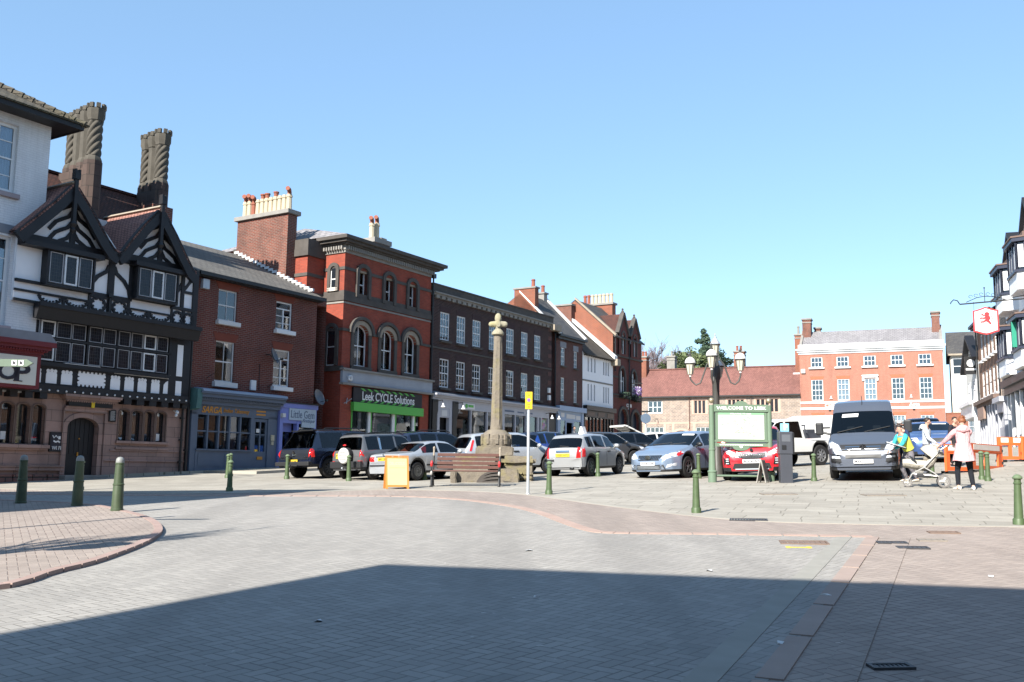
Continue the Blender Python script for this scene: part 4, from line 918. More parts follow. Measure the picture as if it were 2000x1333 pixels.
# ------------------------------------------------------------------ ornate red brick corner building (cycle shop)
H = House(ROW, 'cycle_shop_building', 15.8, 'ornate three storey bright red brick building with dark stone arches above cycle shop', 'building')
zg = ROW.g(12)-.3; SD = M['stone_dark']
TW = [(13.45, 14.11, 9.28, 10.59), (15.35, 16.01, 9.28, 10.59), (17.2, 17.85, 9.28, 10.59)]
MW = [(13.27, 14.30, 6.12, 8.02), (15.2, 16.2, 6.12, 8.02), (17.0, 17.98, 6.12, 8.02)]
w = wall(MB(), 12.5, 19.1, 5.9, 11.3, TW + MW + [], d=.3)
for a, b, c, d in MW: spandrel(w, a, b, d-.42, .42, d+.001, .0005, .3)
wall(w, 12.5, 19.1, zg, 5.22, [(13.25, 18.4, zg, 5.12)], d=.2); wall(w, 12.5, 19.1, 5.22, 5.9, [])
shell(w, 12.5, 19.1, 0, 9, zg, 11.3)
w.v = w.v; H.part(w, 'wall', M['brick_red'])
w = MB(); shell(w, 11.4, 12.495, 1.25, 9, zg, 11.25, True); H.part(w, 'recessed_bay', M['brick_red'])
st = MB()
for x0, x1, y, z0, z1 in ((11.3, 12.46, 1.15, 10.98, 11.3), (11.32, 12.47, 1.17, 11.3, 11.75), (11.36, 12.48, 1.21, 10.05, 10.2), (11.36, 12.48, 1.21, 9.05, 9.35), (11.36, 12.48, 1.21, 7.6, 7.7)): st.box(x0, x1, y, 6, z0, z1)
H.part(st, 'stone_bands', SD)
st = MB()
def band(z0, z1, o, x1=19.1): st.box(12.5-o, x1+o*.3, -o, 1.24, z0, z1)
st.box(12.46, 13.35, -.04, 1.24, 10.42, 10.56); st.box(14.22, 15.25, -.04, .05, 10.42, 10.56); st.box(16.12, 17.1, -.04, .05, 10.42, 10.56); st.box(17.96, 19.12, -.04, .05, 10.42, 10.56)
band(9.0, 9.26, .07); band(9.262, 9.46, .03)
st.box(12.44, 13.06, -.06, 1.24, 7.62, 7.74); st.box(18.4, 19.12, -.06, .05, 7.6, 7.72); st.box(14.62, 14.9, -.05, .05, 7.6, 7.72); st.box(16.5, 16.72, -.05, .05, 7.6, 7.72)
st.box(12.42, 12.55, -.08, 1.24, 5.8, 6.02)
H.part(st, 'stone_bands', SD)
H.part(MB().box(12.47, 19.13, -.03, 1.2, 8.88, 8.96), 'string_course', M['stone_grey'])
# cornice with dentils
c = MB(); c.box(12.44, 19.14, -.06, 1.24, 11.2, 11.32); H.part(c, 'frieze', M['stone_grey'])
c = MB()
for i in range(46): x = 12.5 + i*.145; c.box(x, x+.085, -.2, -.06, 11.33, 11.52)
for i in range(8): y = .02 + i*.15; c.box(12.28, 12.44, y, y+.085, 11.33, 11.52)
c.box(12.4, 19.2, -.1, 1.24, 11.32, 11.54); H.part(c, 'dentils', M['stone_grey'])
c = MB()
for z0, z1, o in ((11.54, 11.62, .28), (11.62, 11.74, .42), (11.74, 11.9, .55)): c.box(12.5-o, 19.1+o*1.2, -o, 1.3, z0, z1)
H.part(c, 'cornice', SD, bevel=.02)
e = MB(); e.add([(11.95, -.55, 11.9), (19.8, -.55, 11.9), (19.8, 9, 11.9), (11.95, 9, 11.9), (13.6, 3.6, 13.0), (18.2, 3.6, 13.0)], [(0, 1, 5, 4), (1, 2, 5), (2, 3, 4, 5), (3, 0, 4), (0, 3, 2, 1)])
H.part(e, 'roof', M['slate_fox'])
ck = H.part(MB().box(17.6, 18.7, 2.6, 3.4, 12.0, 13.05), 'chimney', M['brick_chim']); H.part(MB().box(17.45, 18.85, 2.45, 3.55, 13.05, 13.3).box(17.55, 18.75, 2.55, 3.45, 12.7, 12.78), 'chimney_cap', M['stone_grey'], ck)
pot(H, 17.85, 3, 13.3, .85, .15, None, ck, cap='elbow'); pot(H, 18.25, 3, 13.3, .95, .15, None, ck, cap='elbow'); H.part(MB().box(18.4, 18.85, 2.8, 3.25, 13.42, 13.5).box(18.5, 18.56, 2.9, 3.1, 13.3, 13.42).box(18.7, 18.76, 2.9, 3.1, 13.3, 13.42), 'stone_slab', M['stone_buff'], ck)
for a, b, c, d in TW:
    window(H, a, b, c, d, .2, 2, (1, 1), curtain=1, fw=.06, bar=.04)
    s = MB(); ring(s, a, b, c-.0, d-.12, .24, .18, -.1, .18); H.part(s, 'stone_surround', SD)
    s = MB(); s.prism([(a, d-.1)] + [(b, d-.1)] + arc(a, b, d-.08, .2)[::-1], .05, .2); H.part(s, 'arch_head', M['stone_buff'])
for i, (a, b, c, d) in enumerate(MW):
    window(H, a, b, c, d, .18, 2, (1, 1), curtain=1, fw=.06, bar=.045, rise=.42)
    s = MB(); ring(s, a, b, d-.43, d-.42, .42, .2, -.05, .17, foot=False); H.part(s, 'arch_voussoirs', M['stone_pale'] if False else M['stone_buff'])
    s = MB(); ring(s, a-.2, b+.2, d-.42, d-.38, .62, .15, -.13, .05); s.box(b, b+.2, -.05, .18, c-.1, d-.4).box(a-.2, a, -.05, .18, c-.1, d-.4); s.box(a-.2, b+.2, -.1, .18, c-.16, c-.02)
    H.part(s, 'stone_surround', SD)
# lit side wall: two windows in the return
s = MB()
for zc0, zs, wd in ((9.46, 10.42, .34), (6.05, 7.55, .5)):
    yc = .62
    m = MB(); ring(m, yc-wd/2, yc+wd/2, zc0, zs, wd/2+.02, .17, -.1, .2); m.xf(Matrix(((0, 1, 0, 12.5), (1, 0, 0, 0), (0, 0, 1, 0), (0, 0, 0, 1))))
    H.part(m, 'stone_surround', SD)
    m = MB().box(yc-wd/2, yc+wd/2, -.03, .0, zc0, zs+wd/2*.8); m.xf(Matrix(((0, 1, 0, 12.5), (1, 0, 0, 0), (0, 0, 1, 0), (0, 0, 0, 1)))); o = H.part(m, 'window', M['paint_white'])
    m = MB(); k = wd/2-.05
    for q in (0, 1): m.box(yc-k, yc+k, -.045, -.03, zc0+.06 + q*(zs-zc0)*.55, zc0 + (q+1)*(zs-zc0)*.55 - .0)
    m.xf(Matrix(((0, 1, 0, 12.5), (1, 0, 0, 0), (0, 0, 1, 0), (0, 0, 0, 1)))); H.part(m, 'pane', M['carglass'], o)
H.part(MB().box(12.4, 12.5, .35, .95, 9.46, 9.62), 'pale_sill', M['stone_pale'])
room(H, 12.6, 19, .7, 6, 5.95, 11.2)
# shop fascia
fa = MB().box(12.46, 19.2, -.14, .0, 5.28, 5.84); f = H.part(fa, 'fascia_board', M['greypeel'] if 'greypeel' in M else M['lead'])
H.part(MB().box(12.4, 19.26, -.24, 0.0, 5.84, 5.93).box(12.4, 19.26, -.22, 0.0, 5.19, 5.28), 'fascia_moulding', M['stone_grey'], f)
H.part(MB().box(12.78, 13.0, -.26, -.14, 5.38, 5.6).lathe([(.12, 0), (.12, .1), (.09, .14)], (12.9, -.26, 5.5), 12, axis='y'), 'alarm_box', M['paint_white'], bevel=.02)
y = .04
bn = H.part(MB().box(13.27, 18.42, -.1, -.02, 4.46, 5.14), 'banner', M['banner'])
H.part(MB().box(13.22, 18.44, -.2, .0, 4.06, 4.45), 'green_fascia', M['lime'])
lettering(H, 'Leek CYCLE Solutions', 15.84, -.104, 4.78, 3.9, .40, M['white'], bn, depth=.012, bold=.012)
for i in range(9):
    x = 13.75 + i*.46; sl = MB()
    sl.prism([(x, 5.11), (x+.2, 5.11), (x+.42, 5.0), (x+.22, 5.0)], -.106, -.1); H.part(sl, 'stripe', M['lime'], bn); H.part(MB().prism([(x+.25, 4.60), (x+.42, 4.60), (x+.2, 4.48), (x+.0, 4.48)], -.106, -.1), 'stripe', M['lime'], bn)
fr = MB(); zb = ROW.g(15)-.2
for x, wd in ((13.3, .06), (14.62, .10), (16.42, .12), (17.95, .10)): fr.box(x, x+wd, .0, .12, zb, 4.06)
fr.box(13.3, 18.4, 0, .12, zb, zb+.6); o = H.part(fr, 'shop_window', M['lime'])
for x, wd in ((14.45, .17), (16.22, .19), (17.8, .16)): H.part(MB().box(x, x+wd, -.02, .1, zb, 4.05), 'window_post', M['paint_white'], o)
H.part(MB().box(13.3, 18.4, .06, .07, zb, 4.05), 'pane', M['glass'], o)
H.part(MB().box(13.9, 14.3, .1, .12, 2.8, 3.3).box(15.6, 15.95, .1, .12, 2.85, 3.3), 'paper_notice', M['white'], o)
H.part(MB().box(13.75, 13.85, .9, .96, zb, 3.6).box(13.85, 14.6, .9, .96, 3.45, 3.58), 'inner_door', M['lime'], o)
random.seed(11); gd = MB()
for i in range(40): x = random.uniform(15, 18.2); z = random.uniform(2.4, 3.8); gd.box(x, x+random.uniform(.1, .35), .5, .9, z, z+random.uniform(.05, .3))
H.part(gd, 'shop_stock', M['goods'], o); room(H, 13.0, 18.6, .5, 5, 1.4, 4.6)
for a, b in ((12.5, 13.25), (18.42, 19.1)): pass
H.part(MB().tube([(12.75, -.02, 4.35), (12.75, -.45, 4.55)], .02, 6).tube([(12.6, -.3, 4.33), (12.95, -.02, 4.6)], .02, 6), 'sign_bracket', M['galv'])
downpipe(H, 19.17, -.08, ROW.g(19), 11.2)

# ------------------------------------------------------------------ long dark brick building
H = House(ROW, 'dark_brick_building', 25.5, 'long dark plum brick building with white sash windows in two rows and stone parapet', 'building')
zg = ROW.g(19)-.3
ux = [(19.95, 20.78), (21.45, 22.27), (22.95, 23.76), (26.42, 27.26), (28.08, 28.84), (29.62, 30.38)]
UW = [(a, b, 8.1, 9.58) for a, b in ux]; LW = [(a+.03, b+.03, 5.65, 7.15) for a, b in ux]
LW.append((24.6, 25.4, 5.65, 7.15)); UW.append((24.6, 25.4, 8.1, 9.58))
w = wall(MB(), 19.22, 31.72, 5.3, 10.4, UW+LW, d=.1); wall(w, 19.22, 31.72, zg, 5.3, [(19.5, 31.5, zg, 5.1)]); shell(w, 19.22, 31.72, 0, 9, zg, 10.4)
H.part(w, 'wall', M['brick_dark'])
w = MB().box(31.72, 32.3, .25, 9, zg, 10.3); H.part(w, 'set_back_bay', M['brick_dark'])
for a, b, c, d in UW+LW: H.part(MB().box(a-.06, b+.06, -.015, .05, d+.003, d+.3), 'lintel', M['brick_head'])
cv = [1, 0, 3, 1, 0, 2, 1, 1, 1, 0, 3, 2, 0, 1]
for i, (a, b, c, d) in enumerate(UW+LW): window(H, a, b, c, d, .035, 3, (2, 2), curtain=cv[i], fw=.065, bar=.03, sill=.12, smat=M['stone_dark'], sillov=.06, sillout=.04, blind=.9 if i in (2, 9, 4) else 0)
room(H, 19.4, 31.6, .5, 6, 5.35, 10.3)
st = MB()
for z0, z1, o in ((10.36, 10.45, .14), (10.45, 10.52, .24)): st.box(19.2, 31.85, -o, .1, z0, z1)
for i in range(26): x = 19.4 + i*.48; st.box(x, x+.3, -.14, .0, 10.22, 10.36)
H.part(st, 'cornice', M['stone_grey']); H.part(MB().box(19.2, 31.85, -.06, 9, 10.52, 10.9).box(19.18, 31.87, -.1, .3, 10.9, 10.97), 'parapet', M['stone_dark'])
H.part(MB().box(19.22, 31.72, -.04, .02, 7.62, 7.72), 'string_course', M['stone_dark'])
H.part(MB().box(31.5, 32.4, -.35, .1, 10.1, 10.45), 'kneeler', M['stone_buff'])
qs = MB()
for i in range(9): z = 5.6+i*.55; qs.box(31.3, 31.72, -.012, .02, z, z+.26)
H.part(qs, 'quoins', M['stone_grey2'] if 'stone_grey2' in M else M['brick_mid'])
downpipe(H, 32.2, -.02, ROW.g(32), 10.0); H.part(MB().box(31.25, 31.48, -.1, 0, 6.2, 6.5).box(31.25, 31.48, -.12, 0, 5.75, 6.05), 'alarm_box', M['paint_white'])
# shopfront
W = M['greyshop']; zb = ROW.g(25)-.3
c = MB()
for z0, z1, o in ((5.0, 5.12, .12), (5.12, 5.22, .25), (5.22, 5.30, .38)): c.box(19.3, 32.2, -o, 0, z0, z1)
H.part(c, 'shop_cornice', W); H.part(MB().prism([(-.38, 5.302), (0, 5.302), (0, 5.42)], 19.3, 32.2, 'x'), 'lead_top', M['lead'])
f = H.part(MB().box(19.75, 31.3, -.1, .0, 4.62, 5.0), 'shop_fascia', W)
H.part(MB().box(21.95, 23.1, -.13, -.101, 4.68, 4.98), 'shop_sign', M['paint_white'], f); H.part(MB().lathe([(.11, 0), (.11, .03)], (22.3, -.16, 4.83), 14, axis='y').box(22.5, 22.95, -.15, -.131, 4.78, 4.9), 'sign_mark', M['lime'], f)
lettering(H, 'PHARMACY', 0, 0, 0, .5, .06, M['lime'], f) if False else None
H.part(MB().box(26.2, 27.2, -.112, -.1, 4.76, 4.86).box(27.6, 28.3, -.112, -.1, 4.76, 4.84).box(28.6, 29.3, -.112, -.1, 4.76, 4.84), 'sign_strip', M['inkblue'], f)
pl = MB()
for x0, x1 in ((19.75, 19.95), (20.8, 21.05), (22.78, 22.86), (24.36, 24.46), (25.95, 26.2), (27.33, 27.42), (28.55, 28.65), (29.9, 30.1), (30.3, 30.42), (31.2, 31.3)): pl.box(x0, x1, -.1, .1, zb, 4.62)
pl.box(21.6, 30.1, -.1, .1, zb, 2.35).box(19.95, 20.8, -.08, .1, 4.12, 4.62)
fr = H.part(pl, 'shop_window', W); H.part(MB().box(21.6, 30.0, 0, .01, 2.3, 4.62), 'pane', M['glass'], fr)
for x0, x1 in ((19.28, 19.75), (21.05, 21.55)): H.part(MB().prism([(x0, zb), (x1-.15, zb), (x1-.12, 4.1), (x1, 4.45), (x1, 5.0), (x0, 5.0)], -.14, .0), 'pilaster', M['paint_black'])
H.part(MB().box(19.95, 20.8, .25, .3, zb, 4.12), 'door', M['timber']); H.part(MB().box(20.1, 20.6, -.1, -.08, 4.2, 4.5), 'door_sign', M['paint_offwhite'])
H.part(MB().box(30.42, 31.2, .05, .1, zb, 3.9), 'door', plain('tan door', (.32, .25, .17), .6)); H.part(MB().box(30.42, 31.2, .0, .05, 3.92, 4.6), 'fanlight', M['goods'])
H.part(MB().box(31.3, 32.25, -.05, .2, zb, 4.62), 'passage_door', M['paint_black'])
for x in (19.6, 21.4, 30.9, 31.75):
    o = H.part(MB().tube([(x, -.1, 4.9), (x, -.5, 4.95), (x, -.55, 4.75)], .02, 6), 'lamp_bracket', M['iron']); H.part(MB().lathe([(.03, .2), (.06, .08), (.12, 0), (.07, -.04)], (x, -.55, 4.6), 12), 'lamp_shade', M['paint_white'], o)
random.seed(21); gd = MB()
for i in range(60): x = random.uniform(21.7, 29.8); z = random.uniform(2.4, 4.2); gd.box(x, x+random.uniform(.1, .5), .3, .34, z, z+random.uniform(.1, .5))
H.part(gd, 'shop_stock', M['goods'], fr)
gd = MB()
for i in range(14): x = random.uniform(26.3, 29.7); z = random.uniform(2.6, 4.0); gd.box(x, x+random.uniform(.1, .35), .1, .12, z, z+random.uniform(.1, .4))
H.part(gd, 'window_posters', M['white'], fr); room(H, 21.0, 30.2, .5, 4, 2.2, 4.95)

# ------------------------------------------------------------------ narrow brick house, pale blue shop
H = House(ROW, 'narrow_brick_house', 34, 'narrow muted red brick house with steep slate roof above pale blue shop', 'house')
zg = ROW.g(32)-.3
WW = [(32.96, 33.46, 8.06, 9.2), (34.7, 35.13, 8.04, 9.13), (32.96, 33.42, 5.82, 7.3), (34.7, 35.13, 5.8, 7.23)]
w = wall(MB(), 32.3, 35.9, 5.3, 10.1, WW, d=.1); wall(w, 32.3, 35.9, zg, 5.3, [(32.5, 35.7, zg, 5.1)]); shell(w, 32.3, 35.9, 0, 7, zg, 10.1)
H.part(w, 'wall', M['brick_mid'])
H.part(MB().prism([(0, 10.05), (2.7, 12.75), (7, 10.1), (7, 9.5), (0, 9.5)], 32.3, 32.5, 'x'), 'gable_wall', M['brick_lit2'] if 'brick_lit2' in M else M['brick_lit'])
slope(H, 'roof', M['slate'], (32.45, -.25, 9.95), (35.95, -.25, 9.95), (35.95, 2.7, 12.85), (32.45, 2.7, 12.85)); slope(H, 'back_roof', M['slate'], (32.4, 2.7, 12.85), (35.9, 2.7, 12.85), (35.9, 7.2, 10), (32.4, 7.2, 10))
H.part(MB().box(32.3, 36.0, -.34, -.2, 9.85, 9.98).box(32.3, 35.9, -.2, 0, 9.7, 9.86), 'gutter', M['iron'])
H.part(MB().prism([(-.25, 9.97), (2.7, 12.87), (2.7, 13.02), (-.3, 10.1)], 35.75, 36.0, 'x').prism([(-.25, 9.97), (2.7, 12.87), (2.7, 12.97), (-.3, 10.06)], 32.26, 32.5, 'x'), 'verge', M['flash'])
for i, (a, b, c, d) in enumerate(WW):
    window(H, a, b, c, d, .03, 2, (2, 2) if i % 2 == 0 or 1 else (1, 1), fw=.05, sill=.11, smat=M['stone_dark'], sillov=.05, sillout=.03, curtain=(1, 2, 1, 3)[i])
H.part(MB().box(32.85, 33.65, -.01, .04, 9.21, 9.58), 'lintel', M['lead']); H.part(MB().box(34.6, 35.3, -.01, .04, 9.14, 9.5), 'lintel', M['lead'])
room(H, 32.4, 35.8, .5, 5, 5.35, 10)
ck = H.part(MB().box(32.3, 32.75, 1.55, 3.1, 11.2, 13.05), 'chimney', M['brick_lit']); H.part(MB().box(32.24, 32.82, 1.48, 3.18, 13.05, 13.15), 'chimney_cap', M['stone_grey'], ck); pot(H, 32.5, 1.8, 13.15, .5, .13, M['pot_red'], ck, sq=False)
ck = H.part(MB().box(35.3, 35.75, 2.6, 4.0, 12, 13.25), 'chimney', M['stone_grey']); H.part(MB().box(35.22, 35.82, 2.52, 4.08, 13.25, 13.35), 'chimney_cap', M['stone_grey'], ck)
for y in (2.8, 3.7): pot(H, 35.5, y, 13.35, .5, .13, M['pot_red'], ck, sq=False)
B = M['paleblue']; zb = ROW.g(34)-.2
s = MB().box(32.35, 32.7, -.14, 0, zb, 5.2).box(35.55, 35.85, -.14, 0, zb, 5.2).box(32.7, 35.55, -.1, 0, 4.6, 5.2).box(32.3, 35.95, -.3, 0, 5.2, 5.5).box(33.45, 33.6, -.08, .0, zb, 4.6).box(34.45, 34.6, -.08, 0, zb, 4.6).box(33.6, 34.45, -.08, 0, 4.5, 4.6).box(32.7, 33.45, -.08, 0, zb, 2.9).box(34.6, 35.55, -.08, 0, zb, 2.9)
f = H.part(s, 'shopfront', B); H.part(MB().box(32.8, 33.25, -.12, -.1, 4.82, 5.08).box(33.5, 34.7, -.12, -.1, 4.75, 5.02).box(34.8, 35.4, -.12, -.1, 4.72, 4.98), 'sign_board', M['paint_offwhite'], f)
o = H.part(MB().box(32.7, 33.45, -.05, -.04, 2.9, 4.6).box(34.6, 35.55, -.05, -.04, 2.9, 4.6), 'pane', M['glass'], f); H.part(MB().box(32.75, 33.4, .05, .08, 3.7, 4.5).box(34.9, 35.45, .05, .08, 3.0, 3.7), 'orange_display', plain('orange display', (.5, .14, .06), .6), f)
H.part(MB().box(34.7, 35.2, .03, .05, 3.7, 4.2), 'window_poster', M['white'], f); room(H, 32.5, 35.7, .3, 3, 2.2, 5.0)

# ------------------------------------------------------------------ white rendered house, black shop
H = House(ROW, 'white_rendered_house', 38.2, 'white rendered house with narrow slit windows and stone slate roof above black shopfront', 'house')
zg = ROW.g(36)-.3
WW = []
for x0, x1, z0, z1 in ((36.65, 37.78, 8.02, 8.95), (38.97, 39.85, 7.98, 8.9), (36.65, 37.72, 6.1, 7.2), (38.97, 39.85, 6.08, 7.18)):
    p = (x1-x0-.16)/2
    for k in range(3): WW.append((x0+k*p, x0+k*p+.2, z0, z1))
w = wall(MB(), 35.92, 40.5, 5.8, 9.3, WW, d=.16); wall(w, 35.92, 40.5, zg, 5.8, [(36.2, 40.4, zg, 5.5)]); shell(w, 35.92, 40.5, 0, 7, zg, 9.3); H.part(w, 'wall', M['render_white'])
for a, b, c, d in WW:
    o = H.part(MB().box(a, a+.03, .08, .12, c, d).box(b-.03, b, .08, .12, c, d).box(a, b, .08, .12, c, c+.03).box(a, b, .08, .12, d-.03, d), 'slit_window', M['lead']); H.part(MB().box(a+.03, b-.03, .095, .105, c+.03, d-.03), 'pane', M['glass'], o)
room(H, 36, 40.4, .4, 5, 5.9, 9.2)
H.part(MB().box(35.92, 40.5, -.03, .02, 7.36, 7.46), 'string_course', M['stone_grey'])
slope(H, 'roof', M['slate_brown'], (35.95, -.3, 9.1), (40.55, -.3, 9.1), (40.55, 3.9, 12.75), (35.95, 3.9, 12.75)); slope(H, 'back_roof', M['slate'], (35.95, 3.9, 12.75), (40.55, 3.9, 12.75), (40.5, 7.2, 10), (35.95, 7.2, 10))
rf = MB()
for i in range(14): x = 36.1 + i*.33; rf.box(x, x+.08, -.3, 0, 9.04, 9.12)
H.part(rf, 'rafter_ends', M['stone_dark'])
H.part(MB().prism([(-.35, 9.15), (3.6, 12.55), (3.6, 12.78), (-.35, 9.4)], 40.05, 40.5, 'x'), 'verge_flashing', M['flash']); H.part(MB().box(40.2, 40.7, -.5, .1, 8.75, 9.2), 'kneeler', M['stone_buff'])
ck = H.part(MB().box(39.95, 40.5, 3.0, 4.4, 11.5, 13.2), 'chimney', M['brick_chim']); H.part(MB().box(39.88, 40.57, 2.93, 4.47, 13.2, 13.32), 'chimney_cap', M['stone_grey'], ck)
K = M['paint_black']; zb = ROW.g(38)-.2
s = MB().box(36.0, 40.45, -.3, 0, 5.45, 5.75).box(36.1, 40.4, -.14, 0, 5.0, 5.45)
for x in (36.0, 36.75, 37.25, 37.75, 38.3, 38.95, 39.4, 39.85, 40.3): s.box(x, x+.14, -.1, 0.02, zb, 5.0)
s.box(36.0, 40.4, -.08, .02, zb, 2.9)
f = H.part(s, 'shopfront', K); H.part(MB().box(36.2, 40.3, -.03, -.02, 2.9, 5.0), 'pane', M['glass'], f); H.part(MB().box(36.3, 37.4, -.16, -.14, 5.1, 5.36).box(37.9, 38.9, -.16, -.14, 5.1, 5.36).box(39.3, 40.2, -.16, -.14, 5.1, 5.36), 'sign_strip', plain('brown sign', (.12, .08, .06), .5), f)
H.part(MB().box(38.0, 38.35, -.08, -.06, 3.7, 4.1).box(37.0, 37.2, .1, .12, 3.6, 4.8).box(39.1, 39.35, .1, .12, 3.6, 4.8).box(39.6, 39.8, .1, .12, 3.9, 4.8), 'window_display', M['curtain'], f); room(H, 36.1, 40.4, .3, 3, 2.2, 5.4)
lettering(H, 'HOME & GIFTS', 0, 0, 0, 1, .1, M['white'], f) if False else None

# ------------------------------------------------------------------ gothic brick building (COIN)
H = House(ROW, 'gothic_brick_building', 43, 'tall deep red brick gothic building with two dormer gables and pointed windows at row end', 'building')
zg = ROW.g(40)-.3; GD = M['stone_dark']
PW = [(41.55, 42.4, 6.95, 8.75), (43.55, 44.35, 6.85, 8.7)]; DA = [(41.45, 42.75, zg, 5.85), (43.5, 44.85, zg, 5.75)]; TW = [(41.75, 42.25, 9.75, 11.1), (43.75, 44.2, 9.7, 11.0)]
w = wall(MB(), 40.55, 45.4, zg, 10.9, PW+DA+TW, d=.2)
for a, b, c, d in PW: spandrel(w, a, b, d-.7, .7, d+.001, .0005, .2, True)
for a, b, c, d in DA: spandrel(w, a, b, d-.75, .75, d+.001, .0005, .25)
shell(w, 40.55, 45.4, 0, 7, zg, 10.9); H.part(w, 'wall', M['brick_gothic'])
H.part(MB().prism([(0, 8.9), (0, 11.0), (3.0, 13.6), (7, 10.9), (7, 8.9)], 40.5, 40.75, 'x'), 'gable_wall', M['brick_lit'])  # brighter than the other gable: sunlight put into its brick colour
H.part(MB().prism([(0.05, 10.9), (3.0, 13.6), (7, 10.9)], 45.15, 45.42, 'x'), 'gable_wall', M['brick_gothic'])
slope(H, 'roof', M['slate'], (40.55, -.2, 10.85), (45.6, -.2, 10.85), (45.5, 3.0, 13.7), (40.55, 3.0, 13.7)); slope(H, 'back_roof', M['slate'], (40.5, 3.0, 13.7), (45.5, 3.0, 13.7), (45.5, 7.1, 10.9), (40.5, 7.1, 10.9))
H.part(MB().prism([(-.22, 10.86), (3.0, 13.72), (3.0, 13.85), (-.26, 11.0)], 40.45, 40.72, 'x'), 'verge', M['stone_buff'])
for i, (gx, za, hw) in enumerate(((42.0, 12.7, .85), (43.98, 12.55, .8))):
    g = wall(MB(), gx-hw+.1, gx+hw-.1, 9.6, 11.3, [(TW[i][0], TW[i][1], 9.75, 11.1)], -.12, .2); g.prism([(gx-hw+.1, 11.3), (gx+hw-.1, 11.3), (gx, za-.1)], -.12, .15)
    H.part(g, 'dormer_gable', M['brick_gothic'])
    s = MB().strip([(gx-hw-.05, 11.15), (gx, za)], .18, -.22, .1).strip([(gx, za), (gx+hw+.05, 11.15)], .18, -.22, .1).lathe([(.1, 0), (.12, .1), (.06, .2), (.09, .28), (.02, .36)], (gx, -.05, za), 8); H.part(s, 'gable_coping', GD)
    s = MB(); m = [(gx-hw, 11.2), (gx, za-.06), (gx+hw, 11.2)]
    for (xa, z_a), (xb, z_b) in zip(m, m[1:]): s.add([(xa, -.1, z_a), (xb, -.1, z_b), (xb, 2.2, z_b), (xa, 2.2, z_a), (xa, -.1, z_a-.08), (xb, -.1, z_b-.08), (xb, 2.2, z_b-.08), (xa, 2.2, z_a-.08)], [(0, 1, 2, 3), (7, 6, 5, 4), (0, 4, 5, 1), (2, 6, 7, 3)])
    H.part(s, 'dormer_roof', M['tile_dark']); window(H, *TW[i], -.02, 1, (1, 1), fw=.07)
    s = MB(); ring(s, TW[i][0], TW[i][1], 9.75, 11.0, .3, .12, -.16, -.1, True); H.part(s, 'stone_surround', GD)
for a, b, c, d in PW:
    cx = (a+b)/2; f = MB()
    f.box(a, a+.06, .06, .12, c, d-.6).box(b-.06, b, .06, .12, c, d-.6).box(cx-.05, cx+.05, .05, .12, c, d-.2).box(a, b, .06, .12, c, c+.06).box(a, b, .06, .11, c+.85, c+.91)
    o = H.part(f, 'pointed_window', M['paint_white']); H.part(MB().prism([(a, c)] + arc(a, b, d-.7, .7, 10, True) + [(b, c)], .085, .095), 'pane', M['glass'], o)
    s = MB(); ring(s, a, b, c, d-.7, .7, .17, -.08, .04, True); H.part(s, 'stone_surround', GD)
    pb = H.part(MB().box(a-.1, b+.1, -.35, -.02, c-.3, c-.08), 'window_box', M['timber']); lf = MB(); random.seed(int(a*10))
    for k in range(160):
        p = Vector((random.uniform(a-.15, b+.15), random.uniform(-.42, -.05), c + random.uniform(-.38, .08))); u = Vector((random.gauss(0, 1), random.gauss(0, 1), random.gauss(0, 1))).normalized()*.08; v = u.orthogonal().normalized()*.05; lf.add([p-u, p+v, p+u, p-v], [(0, 1, 2, 3)])
    H.part(lf, 'foliage', M['leaf_dark'], pb, fix=False)
st = MB()
for z0, z1, o in ((9.5, 9.64, .1), (8.0, 8.1, .04), (6.75, 6.85, .06), (6.6, 6.66, .03)): st.box(40.53, 41.3 if 7.9 < z0 < 8.2 else 45.42, -o, .02, z0, z1)
H.part(st, 'string_course', GD)
for a, b, c, d in DA:
    s = MB(); ring(s, a, b, zg, d-.75, .75, .2, -.1, .05); H.part(s, 'arch_surround', GD); H.part(MB().prism([(a, zg)] + arc(a, b, d-.75, .75) + [(b, zg)], .2, .24), 'door', plain('dark blue door', (.02, .03, .05), .4))
lettering(H, 'COIN', 43.1, -.02, 6.15, .85, .26, M['white'], depth=.03, bold=.03); H.part(MB().box(42.95, 43.2, -.04, 0, 5.86, 5.98), 'sign_plate', M['paint_offwhite'])
H.part(MB().ball((45.1, -.1, 5.5), .1), 'wall_lamp', M['paint_white'])
s = MB().tube([(43.3, 0, 7.75), (43.3, -.9, 7.75)], .03, 6).tube([(43.3, 0, 8.2), (43.3, -.8, 7.8)], .02, 6).box(43.2, 43.4, -.95, -.3, 7.7, 7.76); bk = H.part(s, 'flower_bracket', M['iron'])
lf = MB(); random.seed(9)
for k in range(220):
    p = Vector((43.3, -.6, 7.2)) + Vector((random.gauss(0, 1), random.gauss(0, 1), random.gauss(0, 1))).normalized()*random.uniform(.15, .4); u = Vector((random.gauss(0, 1), random.gauss(0, 1), random.gauss(0, 1))).normalized()*.06; v = u.orthogonal().normalized()*.05; lf.add([p-u, p+v, p+u, p-v], [(0, 1, 2, 3)], k % 2)
H.part(lf, 'hanging_flowers', [plain('violet bloom', (.25, .14, .45), .7), plain('pale bloom', (.6, .55, .65), .7)], bk, fix=False)
downpipe(H, 43.02, -.1, ROW.g(43), 10.6); downpipe(H, 40.72, -.08, 8.4, 10.8, hop=False)
ck = H.part(MB().box(44.8, 45.4, 2.1, 4.7, 11.5, 13.95), 'chimney', M['brick_lit']); H.part(MB().box(44.7, 45.5, 2.0, 4.8, 13.95, 14.1), 'chimney_cap', M['stone_grey'], ck)
for i in range(8): pot(H, 45.1, 2.3+i*.32, 14.1, .75, .14, M['pot_cream'] if i < 6 else M['pot_red'], ck)
